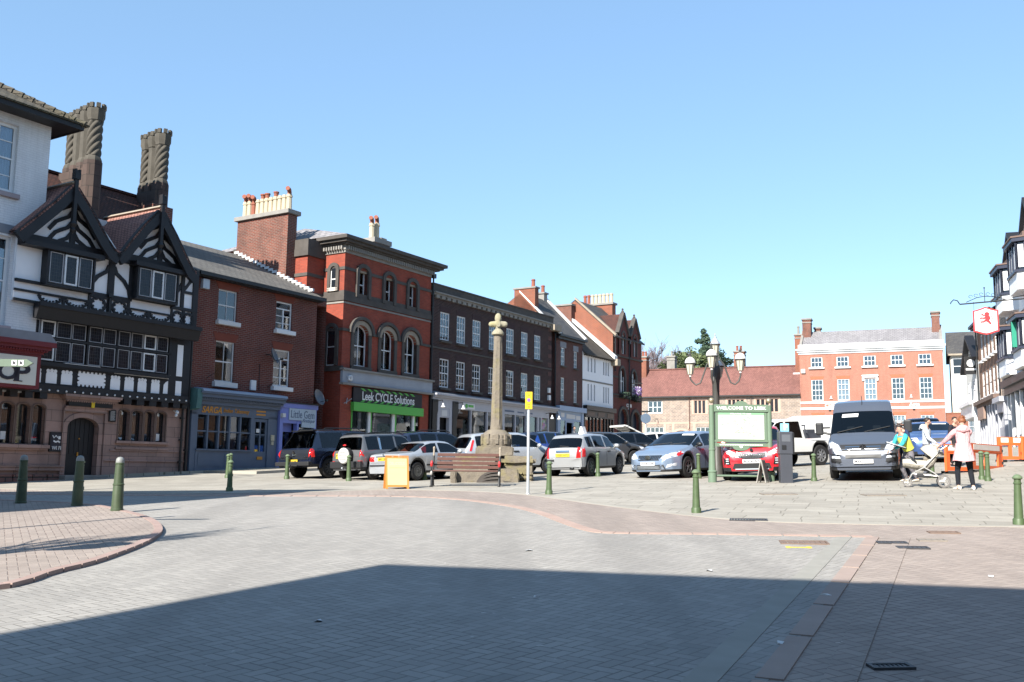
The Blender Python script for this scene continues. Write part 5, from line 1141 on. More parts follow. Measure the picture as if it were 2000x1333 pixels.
room(H, 40.8, 45.2, .6, 5, 6.6, 11)
# ------------------------------------------------------------------ long low wing with rosy tiled roof
H = House(FOX, 'stone_wing', -8, 'long low rubble stone range with rosy clay tile roof beside orange brick hall', 'building')
zg = FOX.g(-10)-.4; PS = plain('pink dressed stone', (.50, .34, .27), .9, var=.18)
hs = [(-16.1, -14.5, 7.75, 9.12), (-11.05, -9.75, 7.72, 9.08), (-7.45, -5.7, 7.9, 9.1), (-4.5, -2.2, 7.8, 9.1), (-16.3, -14.35, zg, 6.28), (-13.15, -11.7, zg, 5.9), (-10.85, -9.35, zg, 6.25), (-8.6, -6.4, zg, 6.2), (-5.2, -1.2, zg, 6.2)]
w = wall(MB(), -17.2, .0, zg, 9.6, hs, d=.2); spandrel(w, -13.15, -11.7, 5.55, .34, 5.901, 0, .2); shell(w, -17.2, 0, 0, 8, zg, 9.6); H.part(w, 'wall', M['rubble'])
s = MB()
for a, b, c, d in hs[1:4]: s.box(a-.2, b+.2, -.03, .05, d+.002, d+.2).box(a-.22, a-.002, -.025, .05, c, d).box(b+.002, b+.22, -.025, .05, c, d).box(a-.2, b+.2, -.04, .05, c-.14, c-.002)
for a, b, c, d in hs[4:]: s.box(a-.3, a-.002, -.025, .05, zg, 6.6).box(b+.002, b+.3, -.025, .05, zg, 6.6)
s.box(-17.2, 0, -.03, .05, 6.602, 6.78); ring(s, -13.15, -11.7, 5.2, 5.55, .34, .25, -.045, .02)
H.part(s, 'dressed_stone', PS)
window(H, *hs[0], .1, 3, (1, 1), fw=.09, bar=.07, curtain=0)
for a, b, c, d in hs[1:4]:
    k = {0: 3, 1: 4, 2: 5}[hs.index((a, b, c, d))-1]; p = (b-a)/k
    f = MB()
    for i in range(k+1): f.box(a+i*p-.07, a+i*p+.07, .02, .14, c, d)
    o = H.part(f, 'mullioned_window', PS); H.part(MB().box(a, b, .1, .11, c, d), 'pane', M['leaded'], o)
for a, b, c, d in (hs[4], hs[6], hs[7], hs[8]):
    k = max(3, int((b-a)/.45)); f = MB()
    for i in range(k+1): x = a+(b-a-.06)*i/k; f.box(x, x+.06, .06, .14, c, d)
    f.box(a, b, .06, .13, d-.07, d).box(a, b, .06, .13, d-.95, d-.88)
    o = H.part(f, 'shop_window', M['paint_offwhite']); H.part(MB().box(a, b, .1, .11, c, d), 'pane', M['glass'], o)
    H.part(MB().box(a+.2, a+.6, .2, .22, d-1.2, d-.4).box(b-.8, b-.3, .2, .22, d-1.3, d-.5), 'window_display', M['curtain'], o)
H.part(MB().box(-13.1, -11.75, .15, .2, zg, 5.85), 'cream_door', M['render_cream']); room(H, -17, -.2, .5, 5, zg+.5, 9.5)
H.part(MB().box(-9.2, -6.6, -.02, .04, 6.15, 6.5), 'shop_sign', M['paint_offwhite'])
slope(H, 'roof', M['tile_wing'], (-17.4, -.3, 9.5), (.0, -.3, 9.5), (.0, 3.4, 12.85), (-17.4, 3.4, 12.85), th=.12); slope(H, 'back_roof', M['tile_wing'], (-17.4, 3.4, 12.85), (0, 3.4, 12.85), (0, 8, 9.5), (-17.4, 8, 9.5))
H.part(MB().box(-17.4, 0, 3.25, 3.55, 12.84, 12.95), 'ridge_tiles', M['tile_wing']); H.part(MB().box(-17.4, 0, -.45, -.3, 9.42, 9.56), 'gutter', M['iron'])
for x in (-11.5, -5.0): downpipe(H, x, -.1, zg, 9.4, mat=plain('rusty downpipe', (.16, .09, .07), .7) if x < -6 else M['stone_brown'])
def chimney(H, x0, x1, y0, y1, z0, z1, mat, pots=(), cap=M['stone_grey'], pm=None, pr=.14, ph=.6):
    ck = H.part(MB().box(x0, x1, y0, y1, z0, z1), 'chimney', mat); H.part(MB().box(x0-.1, x1+.1, y0-.1, y1+.1, z1, z1+.16).box(x0-.05, x1+.05, y0-.05, y1+.05, z1-.35, z1-.25), 'chimney_cap', cap, ck)
    for x, y in pots: pot(H, x, y, z1+.16, ph, pr, pm or M['pot_red'], ck, sq=False)
    return ck
chimney(H, -17.6, -16.9, 2.4, 3.6, 11.5, 14.2, M['brick_lit'], ((-17.4, 3.0), (-17.1, 3.0))); chimney(H, -15.1, -14.2, 4.6, 5.6, 11.2, 14.4, M['stone_grey'], ((-14.65, 5.1),), pm=M['stone_grey'])
chimney(H, -7.4, -6.3, 3.8, 4.9, 12, 14.6, M['brick_lit'], ((-7.1, 4.3), (-6.7, 4.3)))
chimney(H, -.75, -.05, 2.6, 3.6, 11.4, 16.0, M['brick_lit'], ((-.4, 3.1),), pm=M['stone_grey'], ph=.9)
H.part(MB().box(-.95, .0, 2.3, 2.6, 11.75, 12.0), 'lead_apron', M['flash'])
H.part(MB().tube([(-15.0, 0, 7.15), (-15.0, -.9, 7.15)], .03, 6).tube([(-15, -.4, 7.15), (-15.2, -.6, 6.9), (-15, -.8, 6.85)], .02, 6), 'sign_bracket', M['iron'])

# ------------------------------------------------------------------ orange brick hall
H = House(FOX, 'orange_brick_hall', 6.5, 'three storey orange brick georgian hall with white cornice and five window bays, arts cafe', 'hall')
zg = FOX.g(0)-.4
TX = [(1.12, 2.24), (3.64, 4.78), (6.22, 7.34), (8.76, 9.9), (11.3, 12.44)]
TW = [(a, b, 12.24, 13.3) for a, b in TX]; MW = [(a, b, 8.85, 11.0) for a, b in TX]; GW = [(a, b, zg if i in (0, 2) else 5.0, 7.3) for i, (a, b) in enumerate(TX)]
w = wall(MB(), 0, 13.5, zg, 13.8, TW+MW+GW, d=.14); shell(w, 0, 13.5, 0, 8, zg, 13.8); H.part(w, 'wall', M['brick_fox'])
for a, b, c, d in TW: window(H, a, b, c, d, .05, 3, (1, 1), fw=.07, bar=.035, sill=.15, sillov=.2)
for i, (a, b, c, d) in enumerate(MW): window(H, a, b, c, d, .05, 3, (2, 2), fw=.07, bar=.035, curtain=2 if i == 2 else 0, blind=.95 if i in (1, 2) else 0)
for i, (a, b, c, d) in enumerate(GW):
    if i in (0, 2):
        f = H.part(MB().box(a, b, .06, .12, c, d-.3).box(a, b, .06, .1, d-.05, d), 'door', M['paint_white']); H.part(MB().box(a+.06, b-.06, .08, .09, d-.3, d-.05), 'fanlight', M['glass'], f)
        H.part(MB().box(a+.3, a+.75, .04, .06, d-1.05, d-.95), 'door_plate', M['ink'], f)
    else: window(H, a, b, c, d, .05, 3, (2, 2), fw=.07, bar=.035, blind=.97)
ROB = plain('rubbed orange brick', (.46, .13, .07), .9, var=.12)
for a, b, c, d in MW + GW: H.part(MB().prism([(a, d+.002), (b, d+.002), (b+.14, d+.32), (a-.14, d+.32)], -.012, .05), 'lintel', ROB)
room(H, .3, 13.2, .5, 5, zg+.5, 13.6); PW = M['paint_white']
H.part(MB().box(-.02, 13.52, -.06, .02, 8.55, 8.75).box(-.02, 13.52, -.06, .02, 7.93, 8.14), 'band', PW)
H.part(MB().box(6.0, 7.56, -.22, .02, 11.2, 11.34).box(6.05, 7.5, -.12, .02, 11.08, 11.2).box(6.02, 6.22, -.14, .02, 10.75, 11.08).box(7.34, 7.54, -.14, .02, 10.75, 11.08), 'window_hood', PW)
c = MB()
for z0, z1, o in ((13.62, 13.82, .08), (13.82, 14.0, .26), (14.0, 14.16, .42)): c.box(-.05-o*.6, 13.55+o*.6, -o, .02, z0, z1)
c.box(-.1, 13.6, -.1, .3, 14.16, 14.62); H.part(c, 'cornice', PW)
for tx, x, wd, h in (('Café', 2.86, .95, .46), ('FOXLOWE', 6.75, 2.35, .4), ('Arts', 10.75, .95, .4)): lettering(H, tx, x, -.02, 8.34, wd, h, M['white'], depth=.04, bold=.025 if tx != 'FOXLOWE' else .0)
H.part(MB().lathe([(.14, 0), (.14, .05)], (4.15, -.05, 8.38), 14, axis='y').prism([(4.04, 8.28), (4.26, 8.28), (4.15, 8.1)], -.05, 0), 'roundel', M['white'])
H.part(MB().box(2.85, 3.15, -.12, 0, 9.02, 9.06).box(2.95, 3.05, -.1, 0, 9.06, 9.3).box(10.35, 10.65, -.12, 0, 9.02, 9.06).box(10.45, 10.55, -.1, 0, 9.06, 9.3), 'wall_lights', PW)
H.part(MB().box(.15, .55, -.2, 0, 11.7, 12.1), 'alarm_box', PW); H.part(MB().box(2.75, 2.95, -.1, 0, 7.8, 7.93).box(10.6, 10.8, -.1, 0, 7.8, 7.93), 'floodlight', M['iron'])
slope(H, 'roof', M['slate_fox'], (.1, .2, 14.2), (13.4, .2, 14.2), (13.4, 3.4, 16.4), (.1, 3.4, 16.4)); slope(H, 'back_roof', M['slate_fox'], (.1, 3.4, 16.4), (13.4, 3.4, 16.4), (13.4, 8, 13.8), (.1, 8, 13.8))
H.part(MB().prism([(0, 14.3), (3.4, 16.6), (8, 13.8), (0, 13.7)], -.05, .2, 'x').prism([(0, 14.3), (3.4, 16.6), (8, 13.8), (0, 13.7)], 13.3, 13.56, 'x'), 'coped_gables', M['stone_grey'])
chimney(H, .1, .95, 2.4, 3.7, 14.5, 17.6, M['brick_chim']); chimney(H, 12.65, 13.4, 2.4, 3.7, 14.5, 17.7, M['brick_chim']); chimney(H, 1.1, 1.7, 4.5, 5.5, 14.5, 16.9, M['brick_chim'])
# pale gabled house to the right of the hall, and a brick yard wall in front of it
H = House(FOX, 'cream_house', 17, 'cream rendered house with grey slate roof, half hidden between hall and right terrace', 'house')
zg = FOX.g(15, 0)-.5
H.part(shell(MB(), 14.2, 23, 1.5, 9, zg, 13.4, True), 'wall', M['render_cream']); slope(H, 'roof', M['slate'], (13.9, 1.2, 13.3), (23.3, 1.2, 13.3), (23.3, 5.2, 16.0), (13.9, 5.2, 16.0)); slope(H, 'back_roof', M['slate'], (13.9, 5.2, 16), (23.3, 5.2, 16), (23.3, 9.3, 13.2), (13.9, 9.3, 13.2))
H.part(MB().box(13.9, 23.3, 1.0, 1.2, 13.15, 13.32), 'gutter', M['stone_buff'])
o = H.part(MB().box(14.35, 15.3, 1.42, 1.5, 11.3, 12.9), 'window', M['paint_white']); H.part(MB().box(14.42, 15.23, 1.405, 1.42, 12.15, 12.83).box(14.42, 15.23, 1.405, 1.42, 11.38, 12.08), 'pane', M['glass_dark'] if 'glass_dark' in M else M['carglass'], o)
H = House(FOX, 'brick_yard_wall', 15, 'low brick yard wall joining the orange hall to the right terrace', 'wall')
H.part(MB().box(13.52, 22, .3, .6, zg, 7.4).box(13.52, 22, .25, .65, 7.4, 7.52), 'wall', M['brick_lit']); H.part(MB().box(15.5, 18.2, .26, .31, zg, 6.2), 'gateway', M['paint_offwhite'])

# ------------------------------------------------------------------ right hand terrace (faces left, recedes towards the hall)
H = House(RGT, 'white_gabled_shop', -2, 'narrow white gabled building at far end of the right terrace', 'house')
zg = RGT.g(0)-.4
w = shell(MB(), -5.5, .9, 0, 7, zg, 9.2, True); w.prism([(-5.5, 9.2), (.9, 9.2), (.9, 9.8), (-2.3, 11.6), (-5.5, 9.3)], -.01, .3); H.part(w, 'wall', M['render_cream'])
H.part(MB().strip([(1.0, 9.75), (-2.3, 11.7), (-5.6, 9.25)], .24, -.4, .2), 'bargeboard', M['timber']); slope(H, 'roof', M['slate'], (1.0, -.4, 9.8), (-2.3, -.4, 11.8), (-2.3, 7, 11.8), (1.0, 7, 9.8)); slope(H, 'roof', M['slate'], (-5.6, -.4, 9.3), (-2.3, -.4, 11.8), (-2.3, 7, 11.8), (-5.6, 7, 9.3))
for x0, x1 in ((-4.4, -3.2), (-1.6, -.5)): window(H, x0, x1, 6.9, 8.4, -.05, 3, (1, 1))
f = H.part(MB().box(-5.4, .8, -.5, 0, 5.6, 6.5).box(-5.4, .8, -.7, 0, 6.5, 6.75).box(.3, .8, -.4, 0, zg, 5.6).box(-5.4, .3, -.3, 0, zg, 4.6), 'shopfront', M['paint_white'])
H.part(MB().box(-5.2, .2, -.1, -.05, 4.6, 5.6), 'pane', M['glass'], f)
H = House(RGT, 'brown_brick_terrace_house', 5, 'three storey brown brick terrace house with tall white sash windows above a dark pub front', 'house')
zg = RGT.g(5)-.4
UX = [(2.35+1.46*i, 3.2+1.46*i) for i in range(5)]
U1 = [(a, b, 9.3, 11.15) for a, b in UX]; L1 = [(a, b, 6.75, 8.55) for a, b in UX]
w = wall(MB(), 1.0, 9.8, 6.2, 12.0, U1+L1, d=.1); wall(w, 1, 9.8, zg, 6.2, [(1.3, 9.5, zg, 6.1)]); shell(w, 1, 9.8, 0, 7, zg, 12.0); H.part(w, 'wall', M['brick_rgt'])
for a, b, c, d in U1+L1: window(H, a, b, c, d, .03, 2, (2, 2), fw=.07, sill=.14, blind=.5)
room(H, 1.2, 9.6, .4, 5, 6.3, 11.9)
slope(H, 'roof', M['slate'], (.8, -.4, 11.9), (9.9, -.4, 11.9), (9.9, 3.4, 14.2), (.8, 3.4, 14.2)); slope(H, 'back_roof', M['slate'], (.8, 3.4, 14.2), (9.9, 3.4, 14.2), (9.9, 7.2, 12), (.8, 7.2, 12)); H.part(MB().box(.8, 9.9, -.55, -.4, 11.8, 11.98).box(.8, 9.9, -.4, 0, 11.7, 11.86), 'gutter', M['iron'])
downpipe(H, 1.1, -.1, zg, 11.6); downpipe(H, 9.7, -.1, 6.4, 11.7)
s = MB().box(1.1, 9.7, -.5, 0, 6.3, 6.55).box(1.1, 9.7, -.3, 0, 6.1, 6.3)
f = H.part(s, 'pub_front', M['stone_brown']); s = MB()
for x in (1.1, 2.2, 3.2, 4.1, 5.2, 6.2, 7.2, 8.4, 9.4): s.box(x, x+.28, -.25, 0, zg, 6.1)
H.part(s, 'pilaster', M['greyshop'], f); H.part(MB().box(1.2, 9.6, .0, .02, zg+1.2, 6.1), 'pane', M['glass'], f); H.part(MB().box(1.2, 9.6, -.05, .1, zg, zg+1.2), 'stallriser', M['paint_black'], f)
H.part(MB().box(2.4, 5.0, -.42, -.28, 5.25, 6.05), 'sign_board', plain('brown fascia', (.30, .2, .16), .5), f); room(H, 1.3, 9.5, .4, 3, zg+.3, 6.0)
H = House(RGT, 'rubble_stone_house', 11, 'narrow buff rubble stone house between brown brick house and white bay windowed inn', 'house')
zg = RGT.g(11)-.4; hs = [(10.6, 11.6, 9.4, 10.6), (10.6, 11.6, 7.2, 8.4)]
w = wall(MB(), 9.8, 12.4, zg, 12.4, hs); shell(w, 9.8, 12.4, -.05, 7, zg, 12.4); H.part(w, 'wall', M['rubble'])
for a, b, c, d in hs: window(H, a, b, c, d, .06, 2, (1, 1), fmat=M['lead'])
slope(H, 'roof', M['slate'], (9.8, -.4, 12.3), (12.4, -.4, 12.3), (12.4, 3.4, 15.0), (9.8, 3.4, 15.0)); H.part(MB().prism([(-.4, 12.4), (3.4, 15.05), (7, 12.4)], 9.75, 9.95, 'x'), 'gable', M['rubble'])
f = H.part(MB().box(9.85, 12.4, -.6, 0, 5.9, 6.2).box(9.9, 12.3, -.35, 0, 5.3, 5.9).box(9.9, 10.2, -.35, 0, zg, 5.3).box(12.0, 12.35, -.35, 0, zg, 5.3).box(10.2, 12, -.3, 0, zg, 4.4), 'shopfront', M['greyshop']); H.part(MB().box(10.2, 12, -.2, -.15, 4.4, 5.3), 'pane', M['glass'], f)
H = House(RGT, 'white_inn', 15, 'white rendered inn with gables and dark framed bay windows at right edge', 'inn')
zg = RGT.g(15)-.4
w = shell(MB(), 12.4, 26, 0, 8, zg, 12.6, True)
for a, b, z in ((12.9, 17.9, 15.2), (17.9, 22.9, 15.9)): w.prism([(a, 12.55), (b, 12.55), (b, 13.0), ((a+b)/2, z), (a, 13.0)], -.02, 3.2)
H.part(w, 'wall', M['render_white'])
for a, b, z in ((12.9, 17.9, 15.2), (17.9, 22.9, 15.9)):
    H.part(MB().strip([(a-.15, 12.95), ((a+b)/2, z+.08), (b+.15, 12.95)], .22, -.25, 3.2), 'gable_coping', M['timber'])
def bay(H, x0, x1, z0, z1, d=.75):
    P = [(x0, 0), (x0+.35, -d), (x1-.35, -d), (x1, 0)]
    m = MB().prism(P, z0-.9, z0, 'z'); o = H.part(m, 'bay_window', M['render_white'])
    m = MB().prism([(x0-.1, 0), (x0+.28, -d-.12), (x1-.28, -d-.12), (x1+.1, 0)], z0, z0+.12, 'z').prism([(x0-.15, 0), (x0+.25, -d-.2), (x1-.25, -d-.2), (x1+.15, 0)], z1, z1+.2, 'z')
    for (xa, ya), (xb, yb) in zip(P, P[1:]):
        for k in range(4 if abs(xb-xa) > 1 else 3):
            t = k/(3 if abs(xb-xa) > 1 else 2); x, y = xa+(xb-xa)*t, ya+(yb-ya)*t; m.box(x-.06, x+.06, y-.05, y+.05, z0, z1)
    H.part(m, 'bay_frame', plain('navy paint', (.02, .025, .05), .4), o)
    H.part(MB().prism([(x0+.05, 0), (x0+.38, -d+.05), (x1-.38, -d+.05), (x1-.05, 0)], z0+.12, z1, 'z'), 'pane', M['carglass'], o)
    s = MB()
    for (xa, ya), (xb, yb) in zip(P, P[1:]):
        for t in (.1, .5):
            s.add([(xa+(xb-xa)*t, ya+(yb-ya)*t+.01, z0+.25), (xa+(xb-xa)*(t+.34), ya+(yb-ya)*(t+.34)+.01, z0+.25), (xa+(xb-xa)*(t+.34), ya+(yb-ya)*(t+.34)+.01, z1-.15), (xa+(xb-xa)*t, ya+(yb-ya)*t+.01, z1-.15)], [(0, 1, 2, 3)])
    H.part(s, 'sash', M['paint_white'], o, fix=False)
    H.part(MB().prism([(x0-.18, 0), (x0+.22, -d-.25), (x1-.22, -d-.25), (x1+.18, 0)], z1+.2, z1+.28, 'z').prism([(x0+.2, 0), (x0+.5, -d*.5), (x1-.5, -d*.5), (x1-.2, 0)], z1+.28, z1+.6, 'z'), 'bay_roof', M['stone_brown'], o)
bay(H, 13.6, 16.6, 11.6, 13.1); bay(H, 18.2, 21.2, 12.0, 13.6); bay(H, 13.6, 16.6, 8.0, 9.6); bay(H, 18.2, 21.2, 8.0, 9.6)
H.part(MB().box(12.4, 26, -.5, 0, 6.6, 7.0).box(12.4, 26, -.3, 0, 6.2, 6.6), 'inn_fascia', M['paint_black'])
s = MB()
for x in (12.5, 13.6, 15, 16.4, 18, 19.5, 21): s.box(x, x+.25, -.2, 0, zg, 6.2)
f = H.part(s, 'inn_front', M['paint_white']); H.part(MB().box(12.6, 25, -.05, 0, zg+1.1, 6.2), 'pane', M['carglass'], f); H.part(MB().box(12.6, 25, -.12, -.05, zg, zg+1.1), 'stallriser', plain('navy stallriser', (.03, .04, .09), .4), f)
# signs hanging from the right terrace
def hang(name, px, py, Y, w_, h, label, mat, poly=None, cat='sign', sc=1):
    d = ray(px, py); p = d * (Y / d.y) + Vector((0, 0, EYE)); r = empty(name, p, RGT.rz + pi/2, label, cat); r.scale = (sc,)*3   # board faces down the market place
    m = MB()
    if poly: m.prism([(x*w_, q*h) for x, q in poly], -.05, .05)
    else: m.box(-w_/2, w_/2, -.06, .06, -h/2, h/2)
    b = m.build('board', mat, r); return r, b
shape = [(-.5, -.42), (-.42, -.43), (-.2, -.5), (0, -.54), (.2, -.5), (.42, -.43), (.5, -.42), (.5, .40), (.42, .41), (.2, .47), (0, .54), (-.2, .47), (-.42, .41), (-.5, .40)]
def lionsign(px0, px1, py, t):
    n = 4.2
    r, b = hang('hanging_sign', 1925.5, 627, 50, 1.9, 2.15, 'white hanging inn sign with red rampant lion, red border, on ornate iron bracket', M['red'], shape, sc=.64)
    f = MB().prism([(x*1.68, z*1.92) for x, z in shape], -.062, .062).build('sign_face', M['paint_offwhite'], r)
    L = [(-.05, .58), (.1, .64), (.25, .58), (.3, .45), (.24, .36), (.34, .2), (.36, .05), (.25, -.1), (.34, -.24), (.42, -.34), (.38, -.46), (.22, -.48), (.26, -.38), (.16, -.3), (.04, -.2), (-.08, -.22), (-.2, -.3), (-.34, -.28), (-.42, -.36), (-.46, -.26), (-.36, -.16), (-.22, -.16), (-.1, -.06), (-.02, .04), (-.16, .02), (-.3, .06), (-.44, .02), (-.5, .1), (-.38, .18), (-.2, .16), (-.06, .2), (-.08, .3), (-.22, .3), (-.34, .4), (-.36, .52), (-.24, .5), (-.2, .42), (-.06, .4), (-.1, .48)]
    for s in (-1,):
        em = MB().prism([(x*.95, z*.95+.12) for x, z in L], -.075, -.06).strip([(.3, -.05), (.46, .05), (.5, .2), (.42, .32), (.5, .42)], .05, -.075, -.06); em.build('lion_emblem', M['red'], r)
    move(text_mb('RED LION', 1.3, .22, .02), 0, -.062, -.66).build('lettering', plain('grey lettering', (.25, .25, .25), .5), r, fix=False)
    br = MB().tube([(-1.9, 0, 1.45), (3.4, 0, 1.75)], .06, 8).tube([(-1.9, 0, 1.45), (-2.05, 0, 1.75), (-2.35, 0, 1.85), (-2.55, 0, 1.65), (-2.6, 0, 1.5)], .045, 8).tube([(-1.4, 0, 1.6), (-.6, 0, 1.95), (0, 0, 2.05), (.6, 0, 1.98), (1.6, 0, 1.75)], .03, 6).tube([(0, 0, 1.6), (0, 0, 2.75)], .03, 6).tube([(1.0, 0, 1.65), (3.4, 0, 2.1)], .03, 6)
    br.ball((0, 0, 2.75), .07)
    for s in (-1, 1):
        for k in range(3):
            x = s*(.25+.4*k); z = 2.12 - .08*k; br.tube([(x + .14*cos(a*.6), 0, z+.1 + .12*sin(a*.6)) for a in range(10)], .018, 5)
    for x in (-.85, .85): br.tube([(x, 0, .84), (x, 0, 1.6)], .012, 5)
    br.build('iron_bracket', M['iron'], r)
    r['t'] = 0; del r['t']; return r
LS = lionsign(1903, 1948, 625, 0)
r, b = hang('hanging_sign', 1896, 714, 69, .82, 1.3, 'square black hanging sign with white disc at far end of right terrace', M['paint_black'])
MB().lathe([(.27, 0), (.27, .02)], (0, -.085, .15), 20, axis='y').box(-.34, .34, -.08, -.06, -.36, -.22).build('sign_disc', M['white'], r); MB().tube([(-.45, 0, .75), (.8, 0, .75)], .04, 6).build('bracket', M['iron'], r)
GS = hang('hanging_sign', 2011, 653, 50, 1.7, 1.35, 'green projecting sign board with white lettering cut by right frame edge', plain('emerald sign', (.02, .26, .17), .45))
for tx, z, w_, h in (('BUTTER', -.18, 1.3, .22), ('MARKET', -.48, 1.3, .22)): move(text_mb(tx, w_, h, .02, bold=.03),   .05, -.062, z).build('lettering', M['white'], GS[0], fix=False)
MB().box(-.3, .6, -.08, -.06, .1, .16).box(-.3, .6, -.08, -.06, .22, .27).build('small_lettering', M['white'], GS[0])
# ------------------------------------------------------------------ houses outside the frame, whose shadows fall into the view
H_ = empty('brick_house', (-3.5, -6, gz(-3.5, -6)), 0, 'tall brick house behind the camera whose shadow fills the foreground', 'house')
def plan(P, z0, z1, name, parent, mat, off):
    return MB().prism(P, z0, z1, 'z').build(name, mat, parent, off)
A = Vector((-9.55, -1.75)); u = Vector((.9625, -.271)); v = Vector((-.537, -.843)).normalized()
# footprint: front from A along u, left flank along the sun's bearing
h1 = 10.75 + .3
B0 = A + u*34
plan([tuple(A), tuple(B0), tuple(B0 + v*9), tuple(A + v*9)], -1.2, h1-.25, 'wall', H_, M['brick_mid'], (-3.5, -6, gz(-3.5, -6)))
A2 = A - u*.12 - v*.12; B2 = B0 - v*.12
plan([tuple(A2), tuple(B2), tuple(B2 + v*9.2), tuple(A2 + v*9.2)], h1-.25, h1, 'parapet', H_, M['stone_grey'], (-3.5, -6, gz(-3.5, -6)))
for i in range(7):
    q = A + u*(2+i*4.4)
    for z in (1.0, 4.2, 7.4):
        m = MB().box(-.55, .55, -.03, .05, z, z+1.7).xf(Matrix.Translation((q.x, q.y, 0)) @ Matrix.Rotation(math.atan2(u.y, u.x) + pi, 4, 'Z')); fo = m.build('window', M['paint_white'], H_, (-3.5, -6, gz(-3.5, -6)))
        m = MB().box(-.45, .45, -.06, -.03, z+.1, z+.82).box(-.45, .45, -.06, -.03, z+.9, z+1.6).xf(Matrix.Translation((q.x, q.y, 0)) @ Matrix.Rotation(math.atan2(u.y, u.x) + pi, 4, 'Z')); m.build('pane', M['carglass'], fo, (-3.5, -6, gz(-3.5, -6)))
H_ = empty('brick_house', (-16, 12, gz(-16, 12)), 0, 'brick corner house outside left frame edge, shading the road by the dark bollards', 'house')
A = Vector((-11.15, 15.1)); u = Vector((-.993, -.10)); P = [tuple(A), tuple(A+u*9), tuple(A+u*9+v*8), tuple(A+v*8)]
plan(P, -1, 9.35, 'wall', H_, M['brick_mid'], (-16, 12, gz(-16, 12))); plan([tuple(A-v*.2), tuple(A+u*9-v*.2), tuple(A+u*9+v*8), tuple(A+v*8)], 9.35, 9.6, 'parapet', H_, M['stone_grey'], (-16, 12, gz(-16, 12)))

# the right terrace goes on towards the camera, outside the frame; its sunlit fronts show in the left windows
H = House(RGT, 'brown_brick_terrace', 46, 'long brown brick terrace continuing beyond the right frame edge', 'terrace')
zg = RGT.g(60)-1.5
H.part(shell(MB(), 26.3, 68, 0, 9, zg, 10.5, True), 'wall', M['brick_rgt']); slope(H, 'roof', M['slate'], (26.2, -.3, 10.4), (68.2, -.3, 10.4), (68.2, 4.5, 13.2), (26.2, 4.5, 13.2)); slope(H, 'back_roof', M['slate'], (26.2, 4.5, 13.2), (68.2, 4.5, 13.2), (68.2, 9.3, 10.4), (26.2, 9.3, 10.4))
for i in range(16):
    for z in (5, 7.8):
        x = 27.5 + i*2.6; o = H.part(MB().box(x, x+1.0, -.03, .05, z, z+1.8), 'window', M['paint_white']); H.part(MB().box(x+.08, x+.92, -.06, -.03, z+.08, z+.86).box(x+.08, x+.92, -.06, -.03, z+.94, z+1.72), 'pane', M['carglass'], o)
# ------------------------------------------------------------------ trees
def leafy(name, px, py_top, Y, X0, height, crown, label, mat, seed, n=2600, leaf=.28, trunk=.22, cat='tree', base=.12, group=None):
    """crown(u) gives the radius at height share u; leaves fill clumps around limbs"""
    random.seed(seed)
    d = ray(px, py_top); x = d.x / d.y * Y; z0 = gz(x, Y)
    ztop = EYE + d.z / d.y * Y; Hh = ztop - z0
    r = empty(name, (x, Y, z0), seed, label, cat, group)
    tm = MB().tube([(0, 0, -.3), (.05, .02, Hh*.3), (-.04, .05, Hh*.65), (0, 0, Hh*.97)], [trunk, trunk*.85, trunk*.5, .02], 8)
    cl = []
    for i in range(int(70)):
        u = random.uniform(base, .97); a = random.uniform(0, 2*pi); q = crown(u) * random.uniform(.45, 1.05); z = Hh*u
        p = Vector((q*cos(a), q*sin(a), z)); tm.tube([(0, 0, max(.2, z - q*.35)), p*.5 + Vector((0, 0, (z-q*.1)*.5)), p], [trunk*.3*(1.1-u), trunk*.18*(1.1-u), .01], 4)
        cl.append((p, random.uniform(.35, .75) * (.35 + crown(u)*.32)))
    for u in [base + (1-base)*i/9 for i in range(10)]: cl.append((Vector((random.gauss(0, .1), random.gauss(0, .1), Hh*u)), .3 + crown(u)*.45))
    tm.build('trunk', M['bark'], r, smooth=True)
    lm = MB()
    for i in range(n):
        c, rad = random.choice(cl); v = Vector((random.gauss(0, 1), random.gauss(0, 1), random.gauss(0, .8))); p = c + v.normalized() * rad * random.random()**.4
        a = Vector((random.gauss(0, 1), random.gauss(0, 1), random.gauss(0, .6))).normalized() * leaf * random.uniform(.6, 1.3); b = a.orthogonal().normalized() * leaf * .42
        lm.add([p-a, p+b*.9, p+a, p-b], [(0, 1, 2, 3)])
    lm.build('crown', mat, r, fix=False)
    return r
con = lambda R_: (lambda u: R_ * max(.05, (1-u)**.75 * (1.0 if u > .2 else .6)))
rnd = lambda R_: (lambda u: R_ * math.sqrt(max(.02, 1-(2*u-1.05)**2)))
leafy('conifer_tree', 1376, 648, 122, 0, 0, con(5.6), 'tall dark conifer with tapering top behind the rosy tiled roof', M['leaf_dark'], 1, 9000, .24, .4, base=.15)
leafy('evergreen_tree', 1349, 686, 118, 0, 0, rnd(3.0), 'olive rounded evergreen between conifer and low bushes behind the tiled roof', M['leaf_ivy'], 2, 5500, .22, .25, base=.3, group='evergreens behind the tiled roof')
leafy('evergreen_tree', 1322, 694, 115, 0, 0, rnd(2.6), 'small olive evergreen left of the rounded one, behind tiled roof and grey chimney', M['leaf_ivy'], 3, 5000, .22, .25, base=.3, group='evergreens behind the tiled roof')
leafy('evergreen_tree', 1408, 690, 116, 0, 0, rnd(2.3), 'dark evergreen behind the lamp standard and the right side of the conifer', M['leaf_dark'], 4, 5000, .22, .25, base=.3, group='evergreens behind the tiled roof')
